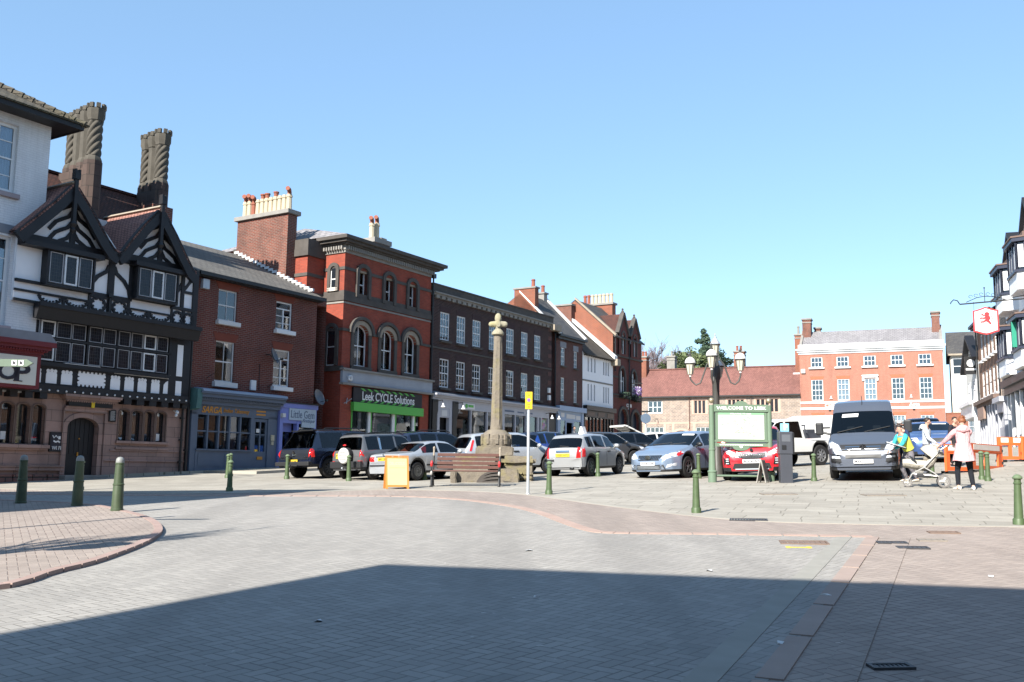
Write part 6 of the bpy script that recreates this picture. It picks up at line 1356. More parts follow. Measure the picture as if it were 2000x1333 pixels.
def bare(name, loc, Hh, label, seed, spread=.35, r0=.1, mat=None, levels=4, upright=.5, cat='tree', nb=3, sc=.7):
    random.seed(seed); r = empty(name, loc, 0, label, cat)
    tk = MB(); tw = MB()
    def grow(p, d, L, rad, lv):
        pts = [p]; q = p.copy(); dd = d.copy(); k = 4
        for i in range(k):
            dd = (dd + Vector((random.gauss(0, .09), random.gauss(0, .09), .05*upright))).normalized(); q = q + dd*L/k; pts.append(q.copy())
        (tk if lv >= levels-1 else tw).tube(pts, [rad*(1-.45*i/k) for i in range(k+1)], 6 if lv >= levels-1 else 4)
        if lv == 0: return
        for i in range(nb + (2 if lv == levels else 0)):
            t = random.uniform(.35, 1.0); b = pts[min(k, int(t*k)+0)]; ax = dd.orthogonal().normalized(); ax.rotate(Matrix.Rotation(random.uniform(0, 2*pi), 3, dd))
            nd = (dd + ax*random.uniform(spread*.6, spread*1.5) + Vector((0, 0, upright*.25))).normalized(); grow(b.copy(), nd, L*random.uniform(sc*.75, sc*1.1), rad*.5, lv-1)
    grow(Vector((0, 0, 0)), Vector((0, 0, 1)), Hh*.42, r0, levels)
    tk.build('trunk', M['bark'], r, smooth=True); tw.build('branches', mat or M['twig'], r)
    return r
for px, pt, Y, s, lb in ((1291, 668, 120, 5, 'bare winter tree above the left end of the tiled roof, taller of two'), (1272, 686, 124, 6, 'lower bare winter tree beside the gothic building, behind the tiled roof')):
    d = ray(px, pt); x = d.x/d.y*Y; z0 = gz(x, Y); bare('bare_tree', (x, Y, z0), (EYE + d.z/d.y*Y - z0)*1.3, lb, s, .5, .5, M['twig'], 4, .4, nb=6)
# slender street tree outside the left edge, its shadow crosses the pavement; a feeder box hangs in it
T = bare('street_tree', (-7.75, 9.0, gz(-7.75, 9)), 5.9, 'slender bare street tree outside the left edge casting a branching shadow', 12, .3, .11, M['bark'], 4, .9, nb=4)
r = empty('nest_box', (-7.6, 9.1, gz(-7.6, 9.1)+3.1), .4, 'small box hung in the slender street tree outside the frame', 'box'); MB().box(-.28, .28, -.12, .12, -.2, .2).prism([(-.32, .2), (.32, .2), (0, .34)], -.15, .15).build('case', M['wood'], r); MB().tube([(-.05, -.13, 0), (-.15, -.1, -.02)], .02, 6).build('perch', M['wood'], r)
# ------------------------------------------------------------------ street furniture
def bollard_proto(h=.8):
    r = empty('bollard', (0, 0, 0), 0, 'x', 'bollard'); s = h/.8
    b = MB().lathe([(.09*s, -.1), (.09*s, .08*s), (.082*s, .095*s), (.072*s, .10*s), (.07*s, .12*s), (.053*s, .63*s), (.053*s, .635*s), (.064*s, .645*s), (.064*s, .66*s), (.053*s, .67*s), (.051*s, .715*s)], seg=20)
    b.build('post', M['bollard'], r, smooth=True)
    MB().lathe([(.051*s, .712*s), (.074*s, .725*s), (.077*s, .742*s), (.062*s, .765*s), (.035*s, .79*s), (.005, .797*s)], seg=20).build('cap', M['bollard_cap'], r, smooth=True)
    return r
M['bollard_cap'] = plain('chipped bollard cap', (.13, .18, .10), .5, var=.3, nscale=20)
BP = bollard_proto(); GB_ = 'short green bollards with mushroom caps'
BL = [((448, 960), 'dark slender green bollard nearest the camera of three before the takeaway, foot in shade'), ((444, 934), 'left one of the close pair of green bollards in front of the takeaway'), ((450, 931), 'right one of the close pair of green bollards in front of the takeaway'), ((560, 936), 'green bollard standing in front of the rear of the navy pickup'),
  ((681, 940), 'green bollard in front of the spare wheel of the grey off-roader'), ((829, 938), 'green bollard between the orange board and the wooden bench'), ((1072, 966), 'green bollard right of the yellow sign pole, left of the silver hatchback rear lamp'), ((1168, 931), 'green bollard beside the front wing of the silver hatchback'),
  ((1360, 1002), 'green bollard standing alone near the flagstone edge in front of the blue saloon'), ((1365, 935), 'green bollard hiding the rear wheel of the blue saloon'), ((1590, 940), 'green bollard between ticket machine and grey van'), ((1990, 1025), 'large near green bollard at the right edge of the photo'),
  ((1918, 937), 'rear one of two green bollards right of the woman in pink'), ((1930, 940), 'front one of two green bollards right of the woman in pink'), ((1821, 934), 'green bollard half hidden behind the pushchair hood'), ((157, 958), 'thin green bollard partly hidden behind the middle dark bollard')]
for i, ((px, py), lb) in enumerate(BL):
    o = BP if i == 0 else copy_tree(BP)
    o.location = G(px, py); tag(o, lb, 'bollard', GB_); o.rotation_euler = (random.gauss(0, .012), random.gauss(0, .012), i)
# three larger dome topped bollards at the left
M['bollard_big'] = plain('weathered dark green bollard', (.06, .085, .045), .5, var=.4, nscale=7)
b = empty('large_bollard', (0, 0, 0), 0, 'x', 'bollard')
MB().lathe([(.115, -.05), (.115, .03), (.107, .04), (.095, .46), (.094, .465), (.104, .475), (.104, .495), (.091, .505), (.076, .86), (.082, .865), (.082, .885), (.075, .89)], seg=24).build('post', M['bollard_big'], b, smooth=True)
MB().lathe([(.075, .888), (.076, .92), (.067, .965), (.043, .99), (.004, 1.0)], seg=24).build('dome', plain('grey worn dome', (.25, .26, .25), .5, var=.2), b, smooth=True)
for i, ((px, py), lb) in enumerate((((40, 988), 'leftmost of three large dome topped bollards, in full shade'), ((150, 993), 'middle of three large dome topped bollards, in front of the pub door'), ((228, 1003), 'sunlit dome topped bollard, nearest of the three large ones'))):
    o = b if i == 0 else copy_tree(b); p = G(px, py); o.location = p + Vector((0, 0, .05)); tag(o, lb, 'bollard', 'large dome topped bollards at the left'); o.rotation_euler = (0, 0, i*2)

# market cross
p = G(967, 942); H0 = p.z
r = empty('stone_cross', (p.x, p.y + 1.1, H0), .06, 'old weathered stone market cross on stepped rough block base', 'monument'); SX = M['stonecross']
def rough(mb, seed, amt=.03):
    random.seed(seed); mb.v = [tuple(c + random.gauss(0, amt) for c in v) for v in mb.v]; return mb
def blk(name, x0, x1, y0, y1, z0, z1, seed, bev=.06, mat=None):
    bm = bmesh.new(); bmesh.ops.create_cube(bm, size=1); bmesh.ops.scale(bm, vec=(x1-x0, y1-y0, z1-z0), verts=bm.verts); bmesh.ops.translate(bm, vec=((x0+x1)/2, (y0+y1)/2, (z0+z1)/2), verts=bm.verts)
    bmesh.ops.bevel(bm, geom=bm.edges[:], offset=bev, segments=2, affect='EDGES'); bmesh.ops.subdivide_edges(bm, edges=bm.edges[:], cuts=2, use_grid_fill=True)
    for v in bm.verts:
        q = v.co*3.3 + Vector((seed, 0, 0)); v.co += noise.noise_vector(q) * .035 + noise.noise_vector(q*3)*.012
    m = MB(); m.add([v.co[:] for v in bm.verts], [tuple(v.index for v in f.verts) for f in bm.faces]); bm.free(); return m.build(name, mat or SX, r, smooth=True, angle=50)
blk('base_block', -1.32, -.24, -1.25, .9, -.3, .0+.62, 1, .05); blk('base_block', -1.35, .02, -1.2, 1.0, .5, .80, 2, .09)
blk('base_block', .18, 1.12, -.75, 1.05, -.3, .55, 3, .05); blk('base_block', .14, 1.18, -.85, 1.1, .50, .80, 4, .09)
blk('base_block', .05, .62, -1.45, -.8, -.3, .38, 5, .03); blk('base_block', -1.40, -1.22, -1.5, -1.3, -.3, .34, 6, .03); blk('base_block', -.3, .3, -.5, .9, -.3, .78, 7, .05)
for i in range(5):
    for x0 in (.2, .52, .8): blk('base_stone', x0, x0+.28, -.83, -.7, .0+.13*i-.05, .13*i+.06, i*7+x0, .03) if i < 3 else None
# hollowed trough arch below the bench seat
w = MB()
for k in range(4): w.strip([(-.62 + .62*(1-cos(a*pi/10))*1.0 - .0, -.1 + (.42-.1*k)*sin(a*pi/10)) for a in range(11)], .06, -1.36-.03*k, -1.2)
w.build('worn_arch_stone', M['stone_dark'], r)
blk('step', -.62, .52, -.62, .62, .78, 1.08, 9, .03)
ped = MB(); ped.lathe([(.46, 1.07), (.48, 1.12), (.49, 1.3), (.47, 1.32), (.46, 1.42), (.40, 1.50), (.30, 1.57), (.27, 1.6)], seg=10); ped.build('pedestal', SX, r, smooth=True, angle=30)
rb = MB()
for k in range(10): a = 2*pi*k/10; rb.box(-.05, .05, -.04, .04, 1.15, 1.46); rb.xf(Matrix.Rotation(a, 4, 'Z') @ Matrix.Translation((0, -.455, 0)), len(rb.v)-8)
rb.build('pedestal_ribs', SX, r, bevel=.012)
# shaft top at px y 655, cross top at 617
zt = EYE + ray(964, 655).z/ray(964, 655).y*(p.y+1.1) - H0; ztop = EYE + ray(966, 617).z/ray(966, 617).y*(p.y+1.1) - H0
sh = MB(); N = 24; vs = []
for i in range(N+1):
    t = i/N; z = 1.55 + (zt-1.55)*t; rad = .20 - .065*t
    for k in range(16):
        a = 2*pi*k/16; q = rad*(1 if k % 2 else .88)
        if i in (0, 1, N-1, N): q = rad
        vs.append((q*cos(a)+.012*t, q*sin(a), z))
fs = [(i*16+k, i*16+(k+1) % 16, (i+1)*16+(k+1) % 16, (i+1)*16+k) for i in range(N) for k in range(16)]; sh.add(vs, fs); sh.build('shaft', SX, r, smooth=True, angle=25)
hz = ztop - zt; hd = MB()
hd.lathe([(.15, 0), (.27, .03), (.28, .09), (.2, .16), (.12, .22)], (0.01, 0, zt-.02), 12)
pts = [(0.01, hz*.60)]
hd.ball((.01, 0, zt+hz*.86), .155, 1, .8, 1.1).ball((-.28, 0, zt+hz*.55), .12, 1.1, .8, .75).ball((.30, 0, zt+hz*.56), .13, 1.1, .8, .75)
hd.tube([(-.3, 0, zt+hz*.55), (0, 0, zt+hz*.56), (.3, 0, zt+hz*.57)], [.09, .12, .09], 10).tube([(.01, 0, zt+.15), (.01, 0, zt+hz*.85)], [.11, .12], 10).lathe([(.10, -.16), (.10, -.12), (.05, -.12), (.03, -.17)], (.01, 0, zt+hz*.55), 12, axis='y')
hd.xf(Matrix.Diagonal((.72, .8, 1, 1)))
hd.build('cross_head', NT_stone('lichened stone', (.30, .275, .20), (.20, .185, .135), (.29, .265, .11)), r, smooth=True, angle=60)

# bench
pb = G(909, 951); bz = pb.z
r = empty('bench', (pb.x, pb.y+.25, bz), -.02, 'wooden slatted bench with black cast iron ends and red armrests in front of cross', 'bench')
W2 = .93; I = M['iron']
for i, (y, z) in enumerate(((-.28, .43), (-.17, .435), (-.06, .432), (.05, .425))): MB().box(-W2+.02, W2-.04, y-.045, y+.045, z-.016, z+.016).build('seat_slat', M['wood'], r, bevel=.008)
for i in range(4):
    z = .53 + i*.115; y = .16 + i*.035; MB().box(-W2+.1, W2-.02, y-.014, y+.014, z-.042, z+.042).build('back_slat', M['wood'], r, bevel=.008)
for s in (-1, 1):
    x = s*W2 - .0
    e = MB()
    e.tube([(x, -.34, -.02), (x, -.3, .12), (x, -.22, .26), (x, -.3, .38), (x, -.33, .43)], .032, 8).tube([(x, .2, -.02), (x, .12, .14), (x, .06, .28), (x, .1, .42)], .032, 8).tube([(x, -.3, .40), (x, 0, .39), (x, .12, .41)], .03, 8)
    e.tube([(x, .1, .40), (x, .16, .6), (x, .24, .86)], .028, 8).tube([(x, -.24, .25), (x, -.08, .33), (x, .07, .27)], .022, 6).tube([(x, -.3, .12), (x, -.1, .2), (x, .12, .14)], .018, 6)
    for y in (-.2, -.04): e.tube([(x, y + .07*cos(a*pi/6), .31 + .06*sin(a*pi/6)) for a in range(13)], .012, 5)
    e.box(x-.04, x+.04, -.4, -.28, -.03, .02).box(x-.04, x+.04, .14, .26, -.03, .02)
    e.tube([(x, -.31, .43), (x, -.31, .52), (x, -.26, .6), (x, -.05, .63), (x, .14, .64)], .024, 8)
    fo = e.build('iron_end', I, r, smooth=True)
    MB().ball((x, -.3, .61), .05, .8, .9, 1.9).build('armrest_knob', M['redpaint'] if 'redpaint' in M else M['red'], fo, smooth=True)
    MB().tube([(x, .23, .84), (x, .26, .95), (x, .28, 1.02)], .026, 8).ball((x, .285, 1.05), .05, .7, .7, 1.1).build('scroll_top', M['stone_buff'], fo, smooth=True)
    MB().ball((x, -.35, .36), .05, .7, .8, 1.3).build('scroll', plain('worn iron paint', (.42, .4, .38), .5, var=.3), fo, smooth=True)

# sign pole
p = G(1031, 966); r = empty('sign_pole', p, 0, 'thin grey pole with yellow parking restriction plate, right of the stone cross', 'sign')
hp = (966-772)/F*(p.y)*1.02
MB().tube([(0, 0, -.1), (.0, 0, hp-.03)], .038, 12).lathe([(.06, 0), (.05, .03)], (0, 0, 0), 12).build('pole', M['galv'], r, smooth=True)
pl = MB().box(-.085, .085, -.052, -.044, hp-.42, hp+.0).build('sign_plate', M['yellow'], r, bevel=.003)
ic = MB().lathe([(.045, 0), (.045, .004)], (0, -.057, hp-.2), 16, axis='y').build('no_waiting_disc', plain('violet disc', (.25, .12, .4), .5), pl)
tx = MB()
for z, w_ in ((hp-.05, .12), (hp-.09, .06), (hp-.31, .08), (hp-.35, .05), (hp-.385, .07)): tx.box(-w_/2, w_/2, -.055, -.052, z-.01, z+.008)
tx.build('lettering', plain('brown lettering', (.3, .2, .03), .5), pl)

# orange A-board
p = G(775, 955); q = G(803, 948)
r = empty('pavement_board', (p.x-.02, p.y, p.z), .28, 'orange framed A-board with faded pale poster standing on the paving', 'sign')
O = plain('orange board paint', (.60, .24, .05), .5, var=.06)
def leaf(name, sgn, r_, w_, h, sp, mat, face=None):
    m = MB().box(-w_/2, w_/2, -.012, .012, .05, h).box(-w_/2, -w_/2+.06, -.014, .014, 0, .05).box(w_/2-.06, w_/2, -.014, .014, 0, .05)
    Mx = Matrix.Translation((0, 0, 0)) @ Matrix.Rotation(sgn*math.atan(sp/h), 4, 'X'); Mx = Matrix.Translation((0, sgn*sp, 0)) @ Mx
    o = m.xf(Mx).build(name, mat, r_)
    if face:
        f = MB().box(-w_/2+.05, w_/2-.05, -.018, -.0125, .1, h-.04).xf(Mx).build('poster', face, o)
        return o, f, Mx
    return o, None, Mx
o, f, Mx = leaf('front_leaf', -1, r, .62, .86, .22, O, plain('faded cream poster', (.62, .45, .26), .6, var=.06, nscale=2))
text_mb('DELICIOUS', .40, .085, .004).xf(Mx @ Matrix.Translation((0, -.019, .68))).build('lettering', plain('faded purple ink', (.60, .42, .42), .6, var=0), f, fix=False)
MB().box(-.22, .22, -.021, -.018, .56, .575).xf(Mx).build('lettering', plain('faded orange ink', (.72, .42, .2), .6, var=0), f)
leaf('back_leaf', 1, r, .62, .86, .22, O); MB().box(-.31, .31, -.03, .03, .845, .875).build('hinge_rail', O, r)

# welcome board
pa, pc = G(1394, 940), G(1505, 943); c = (pa+pc)/2; d = pc-pa; wd = 1.92
r = empty('welcome_board', (c.x, c.y, c.z), -.05, 'sage green framed town map board between two posts with bronze balls', 'notice board')
BG = M['boardgreen']; h = lambda py: EYE + ray(1450, py).z/ray(1450, py).y*c.y - c.z
hw = (1505-1394)/2/F*c.y
for s in (-1, 1):
    x = s*hw; o = MB().lathe([(.125, -.1), (.125, .26), (.14, .27), (.14, .3), (.115, .32), (.105, .33), (.09, .9), (.1, .91), (.1, .96), (.085, .97), (.075, h(792))], (x, 0, 0), 18).build('post', BG, r, smooth=True)
    MB().lathe([(.06, h(795)), (.06, h(791))], (x, 0, 0), 12).build('collar', plain('pink collar', (.5, .36, .33), .5), o); MB().ball((x, 0, h(783)), .082, seg=16, rings=12).build('ball_finial', M['boardcap'], o, smooth=True)
L0, L1 = -hw+.10, hw-.08
b = MB().box(L0, L1, -.06, .06, h(861), h(796)).build('frame', BG, r)
MB().box(L0-.04, L1+.04, -.09, .09, h(805), h(791)).prism([(x*.3 + .02, h(791)-.002 + z) for x, z in arc(-.62, .62, 0, .11, 12)], -.08, .08).build('header', BG, b)
MB().box(L0+.08, L1-.08, -.075, -.061, h(859), h(807)).build('map_panel', plain('pale map', (.55, .60, .53), .35, var=.05, nscale=9), b)
MB().box(L0+.08, L1-.08, -.079, -.075, h(811), h(807)).build('map_header', plain('green map header', (.22, .42, .25), .4), b)
mp = MB(); random.seed(4)
for i in range(70): x = random.uniform(L0+.12, L1-.3); z = random.uniform(h(857), h(813)); mp.box(x, x+random.uniform(.03, .14), -.078, -.075, z, z+.014)
mp.build('map_text', plain('grey map ink', (.28, .34, .32), .5), b)
mp = MB()
for i in range(16):
    x = random.uniform(L0+.5, L1-.5); z = random.uniform(h(850), h(818)); mp.strip([(x, z), (x+random.uniform(-.15, .15), z+random.uniform(-.12, .12)), (x+random.uniform(-.25, .25), z+random.uniform(-.2, .2))], .008, -.078, -.075)
mp.build('map_roads', plain('map road ink', (.42, .5, .32), .5), b)
move(text_mb('WELCOME TO LEEK', 1.45, .095, .02, bold=.025), .02, -.092, h(798)).build('lettering', M['white'], b, fix=False)
move(text_mb('WELCOME TO LEEK', .62, .04, .01, bold=.01), .0, -.081, h(809)).build('lettering', M['white'], b, fix=False)
MB().box(L0-.02, L1+.02, -.05, .05, h(873), h(866)).prism([(x*.4, h(873) + .002 - z) for x, z in arc(-.62, .62, 0, .12, 12)][::-1], -.05, .05).build('lower_rail', BG, b)
MB().lathe([(.045, 0), (.045, .01)], (0, -.065, h(873)), 14, axis='y').build('badge', M['white'], b); mp = MB()
for i in range(26): x = L0+.12+i*(L1-L0-.24)/26; mp.box(x, x+.035, -.054, -.05, h(870.5), h(868.5))
mp.build('small_lettering', M['white'], b)
MB().tube([(-hw, 0, .17), (hw, 0, .17)], .03, 8).build('foot_rail', BG, r)
MB().box(L0-.03, L1+.03, -.08, .08, h(864), h(860)).build('bottom_rail', BG, b)
# small A-board leaning by the right post
q = G(1490, 943); r = empty('small_chalkboard', (q.x-.02, q.y-.1, q.z), 1.05, 'small dark chalkboard A-frame leaning beside the red car', 'sign')
SB = plain('dull board frame', (.34, .32, .29), .6); leaf('front_leaf', -1, r, .40, .66, .13, SB, plain('slate board face', (.13, .12, .11), .7)); leaf('back_leaf', 1, r, .40, .66, .13, SB)
# ticket machine
q = G(1538, 944); r = empty('ticket_machine', (q.x, q.y+.15, q.z), -.08, 'dark grey parking ticket machine with blue letter plate on top', 'ticket machine')
hh = (944-845)/F*q.y
MB().box(-.17, .17, -.15, .15, -.1, hh*.56).build('plinth', M['meter'], r, bevel=.012); b = MB().box(-.19, .19, -.17, .17, hh*.56+.004, hh).build('cabinet', M['meter'], r, bevel=.02); MB().box(.194, .24, -.13, .15, hh*.56, hh-.02).build('side_panel', M['iron'], b, bevel=.01)
MB().box(-.12, .12, -.176, -.171, hh-.28, hh-.08).build('screen', plain('dim screen', (.12, .13, .15), .3), b); MB().box(-.12, .0, -.185, -.171, hh-.5, hh-.38).build('ticket_slot', M['iron'], b)
s = MB().box(-.12, .12, -.02, .02, hh+.005, hh+.24).build('plate', plain('pale blue sign', (.25, .55, .75), .4), r, bevel=.01); move(text_mb('P', None, .16, .01, bold=.03), .03, -.022, hh+.13).build('lettering', M['white'], s, fix=False)
# lamp standard
q = G(1401, 932); Yl = q.y
r = empty('lamp_standard', q, .35, 'ornate lamp standard with five cream lanterns on curved arms', 'street lamp')
zz = lambda py: EYE + ray(1401, py).z/ray(1401, py).y*Yl - q.z
LM = M['lampmetal']; zc = zz(725)
MB().lathe([(.22, -.1), (.22, .3), (.17, .4), (.13, 1.0), (.1, 1.1), (.095, zz(800)), (.11, zz(799)), (.12, zz(745)), (.17, zz(738)), (.16, zz(720)), (.1, zz(708)), (.05, zz(698))], seg=14).build('column', LM, r, smooth=True, angle=30)
def lantern(x, y, z, top=False):
    S0 = len(r.children)
    _lan(x, y, z, top)
    k = .76 if not top else .72
    for o in list(r.children)[S0:]:
        for q in [o] + list(o.children):
            for v in q.data.vertices: v.co = Vector((x, y, z)) + (v.co - Vector((x, y, z)))*k
def _lan(x, y, z, top):
    o = MB().lathe([(.02, -.12), (.05, -.1), (.05, -.02), (.12, 0)], (x, y, z), 8).build('lantern', M['lampshade'], r)
    MB().lathe([(.12, 0), (.2, .44), (.2, .46)], (x, y, z), 8).build('glass', M['lampglass'], o)
    br = MB()
    for k in range(8): a = 2*pi*k/8; br.tube([(x + .122*cos(a), y + .122*sin(a), z), (x + .203*cos(a), y + .203*sin(a), z+.45)], .009, 4)
    br.lathe([(.205, .45), (.235, .455), (.235, .5), (.2, .51)], (x, y, z), 12); br.build('glazing_bars', LM, o)
    if top: MB().lathe([(.25, .5), (.2, .6), (.11, .74), (.07, .8), (.08, .84), (.03, .88), (.04, .94), (.005, 1.02)], (x, y, z), 8).build('cap', M['galv'], o)
    else:
        MB().lathe([(.235, .50), (.225, .58), (.18, .68), (.09, .75), (.05, .77)], (x, y, z), 14).build('cowl', M['lampshade'], o, smooth=True); MB().lathe([(.05, .77), (.09, .8), (.05, .84), (.06, .9), (.02, .94), (.03, .98), (.004, 1.05)], (x, y, z), 8).build('finial', LM, o)
kk = Yl/F
for px, py in ((1354, 731), (1384, 723), (1417, 733), (1447, 725)):
    lx = (px-1401)*kk; zb = zz(py)
    lat = lx; dep = {1354: .25, 1384: -.75, 1417: .75, 1447: -.2}[px]
    c_, s_ = cos(-.35), sin(-.35); X, Yy = lat*c_ - dep*s_, lat*s_ + dep*c_
    lantern(X, Yy, zb)
    rr = math.hypot(X, Yy); u = (X/rr, Yy/rr); P = []
    for t, dz in ((.06, zz(706)), (.18, zz(703)), (.34, zz(712)), (.46, zz(730)), (.6, zz(748)), (.78, zz(752)), (.93, zz(745)), (1.0, zb-.16), (1.0, zb-.06)): P.append((u[0]*rr*t, u[1]*rr*t, dz))
    Q = curve([(a[0], a[1]) for a in P], 1); MB().tube(P, .026, 8).build('arm', LM, r, smooth=True)
lantern(0, 0, zz(694), True)
# circular road sign seen from behind, far left of the wing
q = G(1261, 880); q = Vector((ray(1261, 820).x/ray(1261, 820).y*60, 60, 0)); q.z = gz(q.x, q.y)
r = empty('road_sign', q, 0, 'round blue grey road sign on post beside the gothic building corner', 'sign'); zt = EYE + ray(1261, 818).z/ray(1261, 818).y*60 - q.z
MB().tube([(0, 0, 0), (0, 0, zt+.5)], .05, 8).build('post', M['galv'], r); MB().lathe([(.31, 0), (.31, .03)], (0, -.09, zt), 20, axis='y').build('disc', plain('dull blue grey disc', (.10, .14, .2), .5), r); MB().box(-.3, .3, -.06, -.05, zt+.38, zt+.48).build('lamp_unit', M['iron'], r)
# fingerpost arm, its post stands outside the frame
d = ray(62, 709); Y = 14.; tip = d*(Y/d.y) + Vector((0, 0, EYE)); d2 = ray(-60, 704); rt = d2*((Y+.05)/d2.y) + Vector((0, 0, EYE))
base = Vector((rt.x-.3, rt.y, gz(rt.x-.3, rt.y))); r = empty('fingerpost', base, 0, 'green pedestrian fingerpost arm with white pictograms in front of the red shop sign', 'signpost')
MB().tube([(0, 0, 0), (0, 0, rt.z-base.z+.5)], .05, 10).build('post', M['bollard'], r, smooth=True)
zc = tip.z-base.z; L = tip.x-base.x
am = MB().prism([(0.05, zc-.055), (L-.09, zc-.055), (L, zc), (L-.09, zc+.055), (.05, zc+.055)], -.02, .02).build('arm', plain('dark sage sign arm', (.13, .18, .13), .45), r)
for x in (L-.27, L-.17):
    MB().box(x-.038, x+.038, -.026, -.021, zc-.038, zc+.038).build('pictogram', M['white'], am); MB().box(x-.02, x+.02, -.03, -.026, zc-.018, zc+.012).ball((x-.01, -.028, zc+.02), .008, seg=6, rings=4).build('symbol', M['ink'], am)
# plastic road barriers
OB, WB = M['orange'], plain('barrier white band', (.85, .82, .80), .4)
def barrier(p0, p1, label, sc=1., white_top=False):
    d = p1-p0; L = d.length; r = empty('road_barrier', p0, math.atan2(d.y, d.x), label, 'barrier', 'orange and white road barriers on the right')
    h = .92
    m = MB()
    hs = [(.14*L, .44*L, .22, .62), (.56*L, .86*L, .22, .62)]
    for y in (-.03, .03):
        wall(m, .03, L-.03, .10, h-.25, hs, y, .06 if y < 0 else 0)
    m.box(0, .05, -.04, .04, .08, h).box(L-.05, L, -.04, .04, .08, h).box(0.05, L-.05, -.04, .04, h-.25, h)
    m.build('panel', OB, r, bevel=0)
    if white_top: MB().box(.12*L, .42*L, -.046, .046, h-.2, h-.03).box(.62*L, .92*L, -.046, .046, h-.2, h-.03).build('reflective_band', WB, r)
    else: MB().box(.08*L, .9*L, -.046, .046, h-.2, h-.03).build('reflective_band', WB, r)
    for a in (.12, .88): MB().box(a*L-.07, a*L+.07, -.24, .24, 0, .09).build('foot', M['tyre'], r, bevel=.015)
    MB().box(L-.10, L-.02, -.06, .06, .3, .38).box(L-.10, L-.02, -.06, .06, .7, .78).build('clip', M['iron'], r)
    return r
P_ = lambda px, py: G(px, py)
barrier(P_(1848, 926), P_(1898, 922), 'orange barrier mostly hidden behind the woman in pink')
barrier(P_(1896, 923), P_(1957, 912), 'orange and white barrier behind the two green bollards')
barrier(P_(1950, 903), P_(1998, 901), 'red and white topped orange barrier along the right terrace', white_top=True)
barrier(P_(1998, 902), P_(2050, 899), 'orange barrier cut off by the right frame edge', white_top=True)
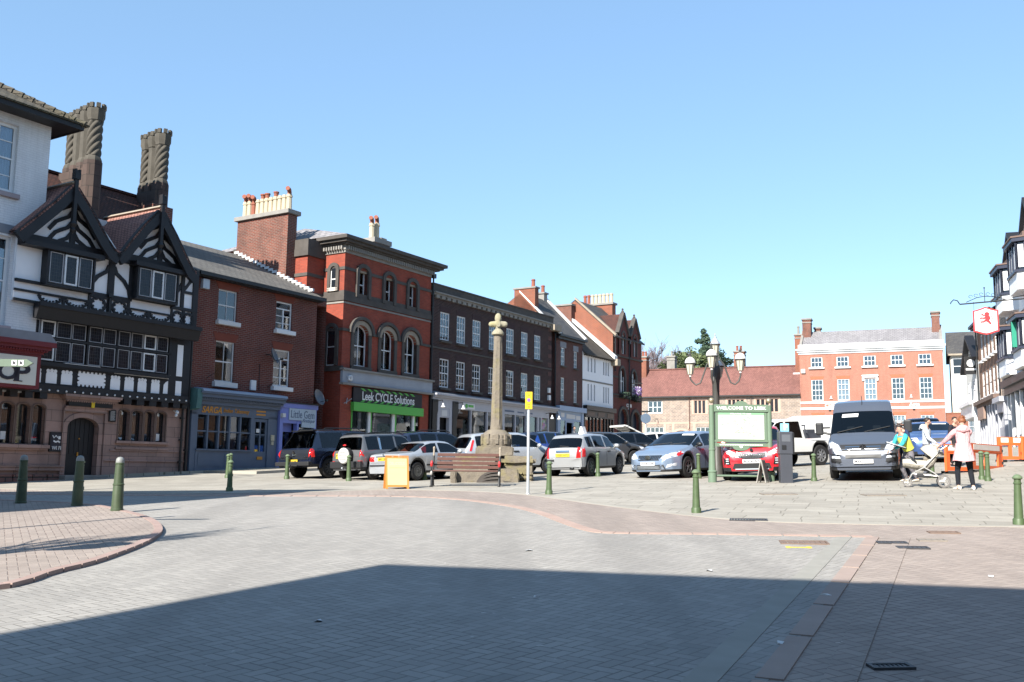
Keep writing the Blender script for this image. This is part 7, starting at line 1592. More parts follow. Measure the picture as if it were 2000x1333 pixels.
# ------------------------------------------------------------------ vehicles
def lerpP(P, x):
    if x <= P[0][0]: return P[0][1]
    for (a, b), (c, d) in zip(P, P[1:]):
        if x <= c: return b + (d-b)*(x-a)/(c-a) if c > a else d
    return P[-1][1]
class Car:
    """lofted body: x forward, y left, z up, origin on the ground between the axles"""
    def __init__(s, name, label, loc, heading, paint_mat, top, belt, width, wheels, wr, zb=.22, tumble=.30, ws=None, rs=None, side=(), glass=None, cat='car', group='cars parked on the market place', arch=.07, trimz=.10, rim='rim', tyre_w=.21, spokes=7, roofmat=None, sc=1.):
        x0, x1 = top[0][0], top[-1][0]
        s.r = empty(name, loc, pi/2 - R(heading), label, cat, group)
        n = Vector((-.039, -.015, 1)).normalized(); f = Vector((sin(R(heading)), cos(R(heading)), 0)); f = (f - n*f.dot(n)).normalized(); l = n.cross(f)
        s.r.rotation_euler = Matrix((f, l, n)).transposed().to_euler()
        S = set()
        k = int((x1-x0)/.09)
        for i in range(k+1): S.add(round(x0+(x1-x0)*i/k, 3))
        marks = [p[0] for p in top] + [p[0] for p in belt] + [e for q in side for e in q] + (list(ws) if ws else []) + (list(rs) if rs else [])
        ra = wr+arch
        for w in wheels: marks += [w-ra, w+ra, w-ra*.98, w+ra*.98, w-ra*.9, w+ra*.9, w-ra*.7, w+ra*.7]
        for q in marks: S.add(round(q, 3))
        xs = sorted(q for q in S if x0 <= q <= x1)
        xs = [q for i, q in enumerate(xs) if i == 0 or q - xs[i-1] > .004]
        rows = []
        for x in xs:
            zt = lerpP(top, x); bz = min(lerpP(belt, x), zt-.015); w = lerpP(width, x); b = zb if not isinstance(zb, list) else lerpP(zb, x)
            for q in wheels:
                if abs(x-q) < ra: b = max(b, wr + math.sqrt(ra*ra-(x-q)**2))
            b = min(b, bz-.12)
            tz = max(b+.05, zb if not isinstance(zb, list) else .25); tz = max(b+.04, tz+trimz*.6)
            mid = max(tz+.04, b*.35+bz*.65-.05)
            we = w*.955; wr_ = max(.25, we - tumble*(zt-.02-bz)*.95 - .04)
            P = [(0, b), (w*.86, b), (w*.955, min(b+.02, tz-.01)), (w*.985, tz), (w, mid), (w*.985, bz-.07 if bz-.07 > mid+.02 else (mid+bz)/2), (we, bz)]
            A = (we, bz); E_ = (wr_, zt - min(.05, (zt-bz)*.3)); L = lambda t: (A[0]+(E_[0]-A[0])*t + (.02*sin(pi*t) if zt-bz > .2 else 0), A[1]+(E_[1]-A[1])*t)
            P += [L(.07), L(.92), E_, (wr_-.07, zt-.012), (wr_*.5, zt+.0), (0, zt+.008)]
            rows.append(P)
        s.rows, s.xs = rows, xs; n = 13
        vs = [(x, sg*p[0], p[1]) for x, P in zip(xs, rows) for sg in (1, -1) for p in P]
        idx = lambda i, sg, k: i*2*n + (0 if sg > 0 else n) + k
        groups = {'body': [], 'underside': [], 'side_window': [], 'windscreen': [], 'rear_window': [], 'roof': []}
        for i in range(len(xs)-1):
            xm = (xs[i]+xs[i+1])/2
            for sg in (1, -1):
                for kk in range(n-1):
                    f = (idx(i, sg, kk), idx(i+1, sg, kk), idx(i+1, sg, kk+1), idx(i, sg, kk+1)); f = f if sg < 0 else f[::-1]
                    g = 'body'
                    if kk in (0, 1): g = 'underside'
                    elif kk == 2 and trimz > .0: g = 'underside'
                    if kk == 7:
                        for qi, (a, b) in enumerate(side):
                            if a < xm < b: g = f'side_window.{qi}.{sg}'
                    if kk >= 9 and ws and min(ws) < xm < max(ws): g = 'windscreen'
                    if kk >= 9 and rs and min(rs) < xm < max(rs): g = 'rear_window'
                    if kk >= 8 and g == 'body' and roofmat and lerpP(top, xm) - lerpP(belt, xm) > .35: g = 'roof'
                    groups.setdefault(g, []).append(f)
        for i, sg0 in ((0, 1), (len(xs)-1, -1)):
            a = [idx(i, 1, k) for k in range(n)]; b = [idx(i, -1, k) for k in range(n)]
            for k in range(n-1): groups['body' if k > 1 else 'underside'].append((a[k], a[k+1], b[k+1], b[k]) if k > 0 else (a[1], b[1], a[0]))
        s.bvh = BVHTree.FromPolygons([Vector(v) for v in vs], [f for q in groups.values() for f in q])
        mats = {'body': paint_mat, 'underside': M['trim'], 'roof': roofmat}
        def sub(nm, fs, mat, parent):
            used = sorted({i for f in fs for i in f}); mp = {o: k for k, o in enumerate(used)}
            m = MB(); m.add([vs[i] for i in used], [tuple(mp[i] for i in f) for f in fs])
            return m.build(nm, mat, parent, smooth=True, angle=32)
        s.body = sub('body', groups['body'], paint_mat, s.r)
        sub('underside', groups['underside'], M['trim'], s.r)
        for g in groups:
            if g not in ('body', 'underside') and groups[g]: sub(g.split('.')[0], groups[g], (glass or M['autoglass']) if g != 'roof' else roofmat, s.r)
        if side or ws:
            m = MB(); xw = min(ws) - .55 if ws else 0; xr = [xw] + ([xw-.85] if len(side) > 1 and rs else [])
            for x in xr:
                for y in (-.37, .37):
                    bz = lerpP(belt, x); m.box(x-.12, x+.02, y-.23, y+.23, .3, bz+.12).box(x-.1, x-.01, y-.12, y+.12, bz+.12, bz+.30)
            if ws: a = max(ws); bz = lerpP(belt, a); m.box(a-.5, a-.12, -.7, .7, bz-.25, bz-.06)
            m.build('seats', M['trim'], s.r, bevel=.03)
            if ws: MB().lathe([(.19, 0), (.19, .02), (.16, .02), (.16, 0), (.19, 0)], (xw+.42, -.37, lerpP(belt, xw)+.02), 16, axis='x', cap=False).build('steering_wheel', M['iron'], s.r)
        s.wheels = []
        for q in wheels:
            for sg in (1, -1): s.wheel(q, sg*(lerpP(width, q)-tyre_w*.5-.02), wr, tyre_w, sg, rim, spokes)
        s.W = width; s.paint = paint_mat; s.r.scale = (sc,)*3
    def wheel(s, x, y, r, w, sg, rim, spokes):
        t = MB().lathe([(r*.62, -w/2), (r*.93, -w/2), (r, -w*.34), (r, w*.34), (r*.93, w/2), (r*.62, w/2), (r*.60, w*.3), (r*.6, -w*.3), (r*.62, -w/2)], (x, y, r), 28, axis='y', cap=False)
        o = t.build('wheel', M['tyre'], s.r, smooth=True, angle=50)
        m = MB(); y1 = y + sg*w*.40
        m.lathe([(r*.64, sg*-.02), (r*.64, sg*.02), (r*.57, sg*.022), (r*.55, sg*-.03)], (x, y1, r), 28, axis='y', cap=False)
        m.lathe([(.001, 0), (r*.56, sg*.0)], (x, y1 - sg*.06, r), 20, axis='y', m=1)
        m.lathe([(r*.15, -sg*.02), (r*.13, sg*.02), (.001, sg*.025)], (x, y1, r), 12, axis='y')
        for k in range(spokes):
            a = 2*pi*k/spokes + .3; c_, s_ = cos(a), sin(a); wd = r*.085
            q = [(x + c_*r*.1 - s_*wd, r + s_*r*.1 + c_*wd), (x + c_*r*.1 + s_*wd, r + s_*r*.1 - c_*wd), (x + c_*r*.6 + s_*wd*.8, r + s_*r*.6 - c_*wd*.8), (x + c_*r*.6 - s_*wd*.8, r + s_*r*.6 + c_*wd*.8)]
            m.prism(q, y1-sg*.02, y1+sg*.012)
        m.build('rim', [M[rim], M['iron']], o, smooth=True, angle=30)
    def hit(s, ax, u, v):
        if ax == 'x': o, d = Vector((6, u, v)), Vector((-1, 0, 0))
        elif ax == '-x': o, d = Vector((-6, u, v)), Vector((1, 0, 0))
        elif ax == 'y': o, d = Vector((u, 4, v)), Vector((0, -1, 0))
        elif ax == '-y': o, d = Vector((u, -4, v)), Vector((0, 1, 0))
        else: o, d = Vector((u, v, 5)), Vector((0, 0, -1))
        h = s.bvh.ray_cast(o, d)
        return (h[0], h[1]) if h[0] else (None, None)
    def patch(s, name, ax, poly, mat, out=.008, parent=None, mirror=False, rings=3):
        last = None
        for mi in ((1, -1) if mirror else (1,)):
            pp = [(p[0]*mi if ax in ('x', '-x') else p[0], p[1]*(mi if ax == 'z' else 1)) for p in poly]
            axx = ax if mi == 1 or ax in ('x', '-x', 'z') else ('-y' if ax == 'y' else 'y')
            P = []
            for i in range(len(pp)):      # subdivide the outline
                a, b = Vector(pp[i]), Vector(pp[(i+1) % len(pp)]); k = max(1, int((b-a).length/.09))
                P += [a.lerp(b, j/k) for j in range(k)]
            c = sum(P, Vector((0, 0)))/len(P); n = len(P); m = MB(); vs = []; ok = True
            sgn = {'x': Vector((1, 0, 0)), '-x': Vector((-1, 0, 0)), 'y': Vector((0, 1, 0)), '-y': Vector((0, -1, 0)), 'z': Vector((0, 0, 1))}[axx]
            lastv = None
            pts = [c + (p-c)*((k+1)/rings) for k in range(rings) for p in P] + [c]
            for q in pts:
                h, nn = s.hit(axx, q.x, q.y)
                if h is None:
                    if lastv is None: h = Vector((0, 0, 0)); ok = False
                    else:
                        h = lastv.copy()
                        if axx in ('x', '-x'): h.y, h.z = q.x, q.y
                        elif axx in ('y', '-y'): h.x, h.z = q.x, q.y
                lastv = h; vs.append(h + sgn*out)
            if not ok: continue
            fs = []
            for k in range(rings-1): fs += [(k*n+i, k*n+(i+1) % n, (k+1)*n+(i+1) % n, (k+1)*n+i) for i in range(n)]
            fs += [(len(vs)-1, i, (i+1) % n) for i in range(n)]
            o0 = len(vs); vs += [vs[(rings-1)*n+i] - sgn*(out+.012) for i in range(n)]; fs += [((rings-1)*n+i, (rings-1)*n+(i+1) % n, o0+(i+1) % n, o0+i) for i in range(n)]
            m.add(vs, fs); last = m.build(name, mat, parent or s.r, smooth=True, angle=40)
        return last
    def plate(s, ax, z, txt, mat, w=.52, h=.112, y=0, tilt=0., dx=.02):
        p, _ = s.hit(ax, y, z); sg = 1 if ax == 'x' else -1
        x = p.x + sg*dx; Mx = Matrix.Translation((x, y, z)) @ Matrix.Rotation(sg*pi/2, 4, 'Z') @ Matrix.Rotation(tilt, 4, 'X')
        o = MB().box(-w/2, w/2, -.008, .03, -h/2, h/2).xf(Mx).build('number_plate', mat, s.r, bevel=.003)
        if txt: text_mb(txt, w*.86, h*.62, .004, bold=.02).xf(Mx @ Matrix.Translation((0, -.010, 0))).build('lettering', M['ink'], o, fix=False)
        return o
    def mirror(s, x, z, y=None, mat=None, sz=1.):
        for sg in (1, -1):
            w = y or lerpP(s.W, x)*.95
            MB().ball((x-.02, sg*(w+.13*sz), z+.06*sz), .1*sz, .75, 1.15, .78).tube([(x+.02, sg*(w-.03), z-.02), (x, sg*(w+.1*sz), z+.02)], .03*sz, 6).build('wing_mirror', mat or s.paint, s.r, smooth=True)
    def seams(s, xs, z0, ztop, belt_only=False, ax=('y', '-y'), wd=.008):
        for a in ax:
            for x in xs: s.patch('door_seam', a, [(x-wd, z0), (x+wd, z0), (x+wd, ztop), (x-wd, ztop)], M['trim'], .003)
    def handles(s, pts, ax=('y', '-y'), mat=None):
        for a in ax:
            for x, z in pts: s.patch('door_handle', a, [(x-.1, z-.018), (x+.1, z-.018), (x+.1, z+.018), (x-.1, z+.018)], mat or s.paint, .03)
BX = lambda u, v, w, h: [(u-w/2, v-h/2), (u+w/2, v-h/2), (u+w/2, v+h/2), (u-w/2, v+h/2)]
def at(px, py, Y=None, dy=0):          # ground point: by the pixel where it stands, or by sight line and distance
    if Y is None: p = G(px, py)
    else:
        d = ray(px, 880); p = Vector((d.x/d.y*Y, Y, 0))
    p.y += dy; p.z = gz(p.x, p.y); return p
def along(p, heading, d, side=0):
    h = R(heading); q = Vector((p.x + sin(h)*d + cos(h)*side, p.y + cos(h)*d - sin(h)*side, 0)); q.z = gz(q.x, q.y); return q
silver = paint('silver', (.50, .53, .57), .45, .3); dsilver = paint('steel grey', (.16, .165, .175), .4, .32); navy = paint('navy', (.013, .02, .045), .25, .22); white = paint('white', (.72, .72, .70), 0, .35); black = paint('black', (.015, .016, .02), .2, .22); red = paint('red', (.62, .018, .03), .1, .25)
ice = paint('ice blue', (.23, .30, .41), .35, .28); blue = paint('bright blue', (.015, .07, .36), .25, .25); dkgrey = paint('dark grey', (.05, .053, .06), .3, .3); vangrey = paint('van grey', (.11, .125, .16), .4, .32); pewter = paint('pewter', (.42, .43, .44), .4, .35)

# navy double cab pickup with canopy
c0 = along(at(575, 935), 35, 1.95, .2)
c = Car('pickup_truck', 'navy pickup truck with matching canopy, seen from its rear, parked by the takeaway', c0, 35, navy,
  [(-2.55, .98), (-2.50, 1.06), (-2.46, 1.12), (-2.02, 1.80), (-1.9, 1.83), (-.6, 1.85), (.3, 1.83), (.72, 1.76), (1.36, 1.22), (1.5, 1.17), (2.4, 1.06), (2.62, .92), (2.66, .8)], [(-2.5, 1.08), (1.3, 1.16), (2.5, 1.0)], [(-2.55, .90), (-2.4, .945), (-1.5, .96), (1.8, .96), (2.4, .90), (2.66, .74)],
  (-1.58, 1.55), .385, .42, .26, (.74, 1.34), (-2.44, -2.04), ((-1.95, -.72), (-.5, .2), (.3, 1.1)), trimz=.12, rim='rim_dark', tyre_w=.25, spokes=10, arch=.09, sc=.84)
c.patch('tail_lamp', '-x', [(.80, .80), (.93, .80), (.93, 1.12), (.80, 1.12)], M['lamp_red'], .015, mirror=True); c.patch('tail_lamp', '-y', [(-2.52, .80), (-2.38, .80), (-2.4, 1.12), (-2.5, 1.12)], M['lamp_red'], .012)
c.patch('tailgate', '-x', [(-.78, .72), (.78, .72), (.78, 1.10), (-.78, 1.10)], paint('tailgate navy', (.02, .024, .034), .2, .35), .012)
MB().box(-2.70, -2.5, -.93, .93, .48, .64).box(-2.76, -2.66, -.35, .35, .46, .52).build('rear_bumper', M['trim'], c.r, bevel=.03); c.plate('-x', .66, 'YX16 LNV', M['plate_y'], dx=.08)
MB().lathe([(.10, 0), (.10, -.02), (.078, -.02), (.078, 0)], (-2.565, 0, .95), 20, axis='x').box(-2.59, -2.57, -.01, .01, .88, 1.02).strip([(0, 0), (0, 0.001)], .001, 0, .001).build('badge', M['chrome'], c.r); MB().box(-2.585, -2.57, .5, .72, .78, .81).box(-2.585, -2.57, -.72, -.58, .78, .81).build('badge_lettering', M['chrome'], c.r)
MB().tube([(-1.7, .72, 1.86), (-1.6, .72, 1.91), (.2, .72, 1.91), (.3, .72, 1.86)], .025, 6).tube([(-1.7, -.72, 1.86), (-1.6, -.72, 1.91), (.2, -.72, 1.91), (.3, -.72, 1.86)], .025, 6).box(-2.15, -1.95, -.6, .6, 1.82, 1.85).build('roof_rails', M['iron'], c.r)
c.mirror(1.0, 1.15, None, M['trim'], 1.2); c.seams((-.62, .26, 1.2), .5, 1.1); MB().tube([(-2.6, -.1, .42), (-2.85, -.1, .42), (-2.85, -.1, .48)], .03, 6).ball((-2.85, -.1, .52), .035).build('tow_bar', M['iron'], c.r)
for y in (-.965,): MB().strip([(-1.58 + .5*cos(a*pi/10), .385 + .52*sin(a*pi/10)) for a in range(11)], .09, y, y+.06).build('arch_flare', navy, c.r)

# grey off-roader with spare wheel
c = Car('off_road_car', 'steel grey off-road car with white spare wheel cover on its back door', along(at(672, 938), 38, 1.6, .1), 38, dsilver,
  [(-1.98, .9), (-1.96, 1.05), (-1.93, 1.1), (-1.72, 1.72), (-1.62, 1.77), (-.2, 1.80), (.45, 1.76), (.62, 1.70), (1.1, 1.22), (1.25, 1.14), (2.05, 1.02), (2.2, .85), (2.24, .7)], [(-1.9, 1.10), (1.1, 1.12), (2.1, .98)], [(-1.98, .82), (-1.85, .87), (-1, .9), (1.5, .9), (2.0, .84), (2.24, .66)],
  (-1.28, 1.28), .36, .36, .28, (.64, 1.08), (-1.91, -1.74), ((-1.62, -.98), (-.88, -.1), (0, .85)), trimz=.14, rim='rim', sc=.80)
c.patch('tail_lamp', '-x', [(.74, .88), (.86, .88), (.84, 1.16), (.74, 1.16)], M['lamp_red'], .015, mirror=True); c.patch('fog_lamp', '-x', [(.66, .62), (.84, .62), (.84, .74), (.66, .74)], M['lamp_red'], .03, mirror=True)
MB().box(-2.08, -1.94, -.87, .87, .46, .72).build('rear_bumper', M['trim'], c.r, bevel=.03); c.plate('-x', .93, 'PJ05', M['plate_y'], .34, .2, .42)
sp = MB().lathe([(.30, 0), (.32, -.03), (.32, -.2), (.25, -.2)], (-1.97, -.08, .94), 28, axis='x').build('spare_wheel', M['tyre'], c.r, smooth=True, angle=40); CVM = plain('pale grey wheel cover', (.50, .49, .47), .45); cv = MB().lathe([(.305, -.02), (.315, .05), (.28, .085), (.05, .09), (.001, .09)], (-2.17, -.08, .94), 28, axis='x').xf(Matrix.Translation((-2.17*2, 0, 0)) @ Matrix.Scale(-1, 4, (1, 0, 0))).build('spare_wheel_cover', CVM, sp, smooth=True, angle=40)
mk_ = MB()
for z, w_ in ((1.09, .28), (.98, .42), (.9, .3), (.82, .34)): mk_.box(-2.275, -2.262, -.08-w_/2, -.08+w_/2, z-.012, z+.012)
mk_.build('cover_lettering', M['galv'], cv); MB().ball((-2.12, -.05, 1.35), .06, .7, 1.6, .6).build('brake_light', M['lamp_red'], c.r)
MB().tube([(-1.5, .68, 1.79), (-1.3, .68, 1.84), (.2, .68, 1.84), (.4, .68, 1.79)], .02, 6).tube([(-1.5, -.68, 1.79), (-1.3, -.68, 1.84), (.2, -.68, 1.84), (.4, -.68, 1.79)], .02, 6).build('roof_rails', M['iron'], c.r); c.mirror(.85, 1.12, None, M['trim']); c.seams((-.93, -.05, 1.0), .5, 1.08); c.handles(((-.75, 1.0), (.1, 1.0)), mat=M['trim'])
c.patch('pillar_trim', '-y', [(-.98, 1.16), (-.88, 1.16), (-.84, 1.62), (-.94, 1.62)], M['chrome'], .004)
MB().tube([(-2.05, 0, .4), (-2.2, 0, .42)], .03, 6).ball((-2.22, 0, .46), .04).build('tow_bar', M['galv'], c.r)

def saloon_top(L0, L1, H, cowl, rt, rr, bt, zh, zb_, nose):
    return None
# silver two-door saloon
c = Car('saloon_car', 'silver saloon car seen from behind, half hidden by the orange A-board', along(at(752, 940), 40, 1.85, .0), 40, silver,
  [(-2.22, .60), (-2.20, .78), (-2.12, .93), (-1.95, .97), (-1.45, 1.0), (-.75, 1.32), (-.5, 1.37), (0, 1.39), (.35, 1.36), (.5, 1.32), (1.15, .97), (1.3, .93), (2.05, .80), (2.2, .66), (2.24, .55)], [(-2.15, .88), (-1.45, .93), (1.15, .92), (2.1, .76)], [(-2.22, .72), (-2.1, .80), (-1.6, .86), (1.5, .86), (2.0, .8), (2.24, .6)],
  (-1.32, 1.38), .315, .24, .36, (.53, 1.12), (-1.42, -.78), ((-1.05, -.25), (-.15, .9)), trimz=.06, rim='rim_dark', spokes=14, sc=.87)
c.patch('tail_lamp', '-x', [(.46, .68), (.78, .68), (.79, .84), (.5, .84)], M['lamp_red'], .012, mirror=True); c.patch('tail_lamp', '-y', [(-2.16, .69), (-1.98, .70), (-1.98, .82), (-2.12, .82)], M['lamp_red'], .012)
c.plate('-x', .76, 'S897 CBK', M['plate_y']); c.patch('bumper_strip', '-x', [(-.74, .52), (.74, .52), (.74, .56), (-.74, .56)], M['trim'], .025); c.patch('bumper_strip', '-y', [(-2.1, .52), (-1.72, .52), (-1.72, .56), (-2.1, .56)], M['trim'], .02); c.patch('side_strip', '-y', [(-.9, .50), (.95, .50), (.95, .55), (-.9, .55)], M['trim'], .015)
c.patch('plate_recess', '-x', [(-.4, .83), (.4, .83), (.4, .86), (-.4, .86)], M['trim'], .008); c.patch('boot_seam', '-x', [(-.72, .63), (.72, .63), (.72, .64), (-.72, .64)], M['trim'], .006)
MB().lathe([(.03, 0), (.03, -.01)], (-2.2, 0, .91), 12, axis='x').build('badge', M['chrome'], c.r); c.mirror(.78, .92); c.seams((-.2, 1.0), .38, .9); c.handles(((-.05, .8),)); MB().tube([(-2.05, -.4, .26), (-2.28, -.4, .26)], .035, 8).tube([(-2.05, -.3, .26), (-2.28, -.3, .26)], .035, 8).build('exhaust', M['chrome'], c.r)
MB().box(-.62, -.6, -.55, -.2, .95, 1.2).build('passenger_item', M['red'], c.r)

def hatch(name, label, loc, hd, mat, sc=1., H=1.45, L=3.9, W=.83, rim='rim_dark', lamps=True, plate=None, roof=None, front=False, fplate=None):
    a = L/2; top = [(-a, .62), (-a+.02, .80), (-a+.06, .92), (-a+.35, H-.14), (-a+.48, H-.05), (-a+1.2, H), (.15, H-.02), (.42, H-.08), (a-.95, .98), (a-.8, .93), (a-.2, .78), (a-.04, .64), (a, .52)]
    c = Car(name, label, loc, hd, mat, top, [(-a, .88), (-a+.4, .93), (a-.95, .90), (a-.1, .72)], [(-a, W*.86), (-a+.15, W*.94), (-a+.7, W), (a-.7, W), (a-.2, W*.9), (a, W*.72)], (-a+.62, a-.75), .3, .22, .30, (.45, a-.97), (-a+.08, -a+.34), ((-a+.45, -a+.85), (-a+.95, -a+1.72), (-a+1.82, a-1.12)), trimz=.05, rim=rim, roofmat=roof)
    if lamps: c.patch('tail_lamp', '-x', [(W*.64, .60), (W*.85, .60), (W*.85, .96), (W*.68, .96)], M['lamp_red'], .014, mirror=True); c.patch('tail_lamp', '-y', [(-a+.05, .62), (-a+.2, .64), (-a+.24, .94), (-a+.1, .95)], M['lamp_red'], .012)
    if plate is not None: c.plate('-x', .70, plate, M['plate_y'])
    c.patch('head_lamp', 'x', [(W*.38, .60), (W*.72, .62), (W*.80, .74), (W*.5, .72)], M['lamp_clear'], .012, mirror=True); c.patch('head_lamp', '-y', [(a-.4, .66), (a-.14, .62), (a-.2, .73), (a-.5, .78)], M['lamp_clear'], .01); c.patch('head_lamp', 'y', [(a-.4, .66), (a-.14, .62), (a-.2, .73), (a-.5, .78)], M['lamp_clear'], .01)
    if front: c.patch('grille', 'x', BX(0, .60, W*.7, .08), M['trim'], .01); c.patch('lower_grille', 'x', BX(0, .36, W*1.1, .12), M['trim'], .01); c.plate('x', .46, fplate, M['plate_w'])
    c.mirror(a-1.2, .92); c.seams((-a+.9, -a+1.77, a-1.0), .34, .88); c.handles(((-a+1.1, .80), (-a+1.95, .80)), mat=M['trim'])
    return c
# silver three-door hatch with roof cone
c = hatch('hatchback_car', 'silver small hatchback with white learner cone on roof and pale rear panel', along(at(1100, 932), 31, 1.8, 0), 31, pewter, H=1.42, L=3.6, W=.79, plate='YG53 AYC')
for z in (.60,): c.patch('rear_bumper', '-x', [(-.70, .30), (.70, .30), (.70, .58), (-.70, .58)], pewter, .05)
c.patch('bumper_strip', '-x', [(.3, .50), (.71, .50), (.71, .56), (.3, .56)], M['trim'], .065); c.patch('boot_handle', '-x', BX(0, .83, .5, .06), M['chrome'], .03); MB().tube([(-1.8, -.38, .25), (-1.98, -.38, .25)], .045, 10).build('exhaust', M['iron'], c.r)
p_, _ = c.hit('z', -.3, 0.); MB().prism([(-.1, 0), (.1, 0), (.03, .24), (-.03, .24)], -.13, .13, 'x').box(-.16, .16, -.16, .16, -.02, 0.0).xf(Matrix.Translation((-.25, 0, 1.43))).build('roof_cone', M['white'], c.r)
c.patch('rear_wiper', '-x', [(-.2, .97), (.15, 1.0), (.15, 1.02), (-.2, .99)], M['trim'], .02)
# cars behind the first row
c = hatch('estate_car', 'dark navy estate car behind the silver saloon, only its roof and side glass visible', at(846, 0, 37.2), 42, navy, H=1.50, L=4.4, W=.88); MB().tube([(-1.4, -.66, 1.49), (-1.2, -.66, 1.545), (.1, -.66, 1.53), (.3, -.66, 1.46)], .02, 6).tube([(-1.4, .66, 1.49), (-1.2, .66, 1.545), (.1, .66, 1.53), (.3, .66, 1.46)], .02, 6).build('roof_rails', M['iron'], c.r)
c = hatch('hatchback_car', 'silver hatchback with tall red rear lamp, parked behind the stone cross', at(992, 0, 34.6), 62, silver, H=1.48, L=4.05, W=.84, lamps=False); c.patch('tail_lamp', '-y', [(-1.86, .84), (-1.78, .84), (-1.62, 1.20), (-1.68, 1.22)], M['lamp_red'], .014)
c = hatch('hatchback_car', 'bright blue hatchback seen from behind between sign pole and silver hatchback', at(1068, 0, 42.5), 36, blue, H=1.5, L=3.9, W=.82, plate='', roof=navy)
c = hatch('hatchback_car', 'dark grey hatchback facing right behind the learner cone', at(1176, 0, 44), 68, dkgrey, H=1.48, L=4.0, W=.84)
c = hatch('hatchback_car', 'black hatchback with red rear lamp behind the open tailgate', at(1232, 0, 47), 60, black, H=1.46, L=4.0, W=.84)
c = hatch('hatchback_car', 'black hatchback far off by the white van in front of the orange hall', at(1600, 0, 58), 25, black, H=1.45, L=3.9, W=.82, plate='')
# white hatch with raised tailgate
c = Car('hatchback_car', 'white car with its tailgate raised, left of the blue saloon', along(at(1222, 902), 62, 2.0, .2), 62, white,
  [(-2.05, .60), (-2.02, .70), (-1.95, .74), (-1.62, .78), (-1.58, 1.30), (-1.5, 1.40), (-.6, 1.46), (.1, 1.45), (.4, 1.38), (1.15, .98), (1.3, .93), (1.95, .80), (2.1, .6), (2.13, .5)], [(-2.0, .68), (-1.6, .9), (1.1, .92), (2.0, .76)], [(-2.05, .70), (-1.9, .80), (-1.3, .86), (1.4, .86), (1.9, .78), (2.13, .62)], (-1.35, 1.3), .31, .24, .32, (.43, 1.12), None, ((-1.4, -.72), (-.62, .15), (.25, .95)), trimz=.05)
c.patch('boot_opening', '-x', [(-.62, .80), (.62, .80), (.52, 1.26), (-.52, 1.26)], M['iron'], .01); c.patch('tail_lamp', '-y', [(-1.95, .70), (-1.62, .72), (-1.60, .92), (-1.72, .92)], M['lamp_red'], .014); c.patch('tail_lamp', '-x', [(.64, .78), (.8, .76), (.78, .98), (.66, .98)], M['lamp_red'], .02, mirror=True)
tg = MB(); K = [(-1.55, 1.44), (-1.95, 1.62), (-2.35, 1.80), (-2.52, 1.84), (-2.62, 1.82)]
for (xa, za), (xb, zb2) in zip(K, K[1:]): tg.add([(xa, -.62, za), (xa, .62, za), (xb, .58, zb2), (xb, -.58, zb2), (xa, -.62, za-.06), (xa, .62, za-.06), (xb, .58, zb2-.08), (xb, -.58, zb2-.08)], [(0, 1, 2, 3), (7, 6, 5, 4), (0, 4, 5, 1), (1, 5, 6, 2), (2, 6, 7, 3), (3, 7, 4, 0)])
t_ = tg.build('tailgate', white, c.r); MB().box(-2.3, -1.62, -.5, .5, -.004, .0).xf(Matrix.Translation((0, 0, 1.62)) @ Matrix.Rotation(.42, 4, 'Y') @ Matrix.Translation((.35, 0, -.9))).build('tailgate_glass', M['carglass'], t_) if False else MB().add([(-1.68, -.5, 1.415), (-1.68, .5, 1.415), (-2.28, .48, 1.685), (-2.28, -.48, 1.685), (-1.68, -.5, 1.405), (-1.68, .5, 1.405), (-2.28, .48, 1.675), (-2.28, -.48, 1.675)], [(0, 1, 2, 3), (7, 6, 5, 4), (0, 4, 5, 1), (1, 5, 6, 2), (2, 6, 7, 3), (3, 7, 4, 0)]).build('tailgate_glass', M['carglass'], t_)
MB().tube([(-1.62, -.6, 1.0), (-2.05, -.58, 1.62)], .016, 6).tube([(-1.62, .6, 1.0), (-2.05, .58, 1.62)], .016, 6).build('gas_strut', M['iron'], t_); c.mirror(.85, .92)
# ice blue saloon facing the camera
c = Car('saloon_car', 'ice blue large saloon facing the camera with white front plate', along(at(1288, 934), 220, -1.75, 0), 220, ice,
  [(-2.36, .62), (-2.32, .90), (-2.2, 1.02), (-1.75, 1.08), (-1.0, 1.40), (-.7, 1.47), (-.1, 1.49), (.2, 1.46), (.36, 1.42), (1.22, 1.02), (1.38, .97), (1.9, .87), (2.2, .76), (2.36, .60), (2.40, .48)], [(-2.3, .92), (-1.2, 1.0), (1.1, .95), (2.2, .70)], [(-2.36, .74), (-2.2, .84), (-1.5, .93), (1.4, .93), (1.9, .89), (2.2, .76), (2.34, .60), (2.40, .46)],
  (-1.42, 1.43), .335, .2, .36, (.38, 1.19), (-1.72, -1.02), ((-1.28, -.6), (-.5, .3), (.4, 1.02)), trimz=.04, rim='rim_dark', spokes=5)
c.patch('head_lamp', 'x', [(.42, .62), (.62, .60), (.86, .68), (.90, .80), (.80, .84), (.56, .74)], M['lamp_clear'], .012, mirror=True)
for a in ('y', '-y'): c.patch('indicator', a, [(1.72, .76), (1.98, .68), (2.0, .76), (1.74, .84)], M['lamp_red'] if a == 'y' else M['lamp_clear'], .01)
g = c.patch('grille', 'x', [(-.38, .56), (.38, .56), (.44, .72), (-.44, .72)], M['iron'], .012)
for i in range(13): c.patch('grille_bar', 'x', BX(-.36+.06*i, .645, .02, .13), M['chrome'], .02, g)
g = c.patch('lower_grille', 'x', [(-.60, .26), (.60, .26), (.54, .42), (-.54, .42)], M['iron'], .012)
for z in (.30, .34, .38): c.patch('grille_bar', 'x', BX(0, z, 1.08, .012), M['galv'], .02, g)
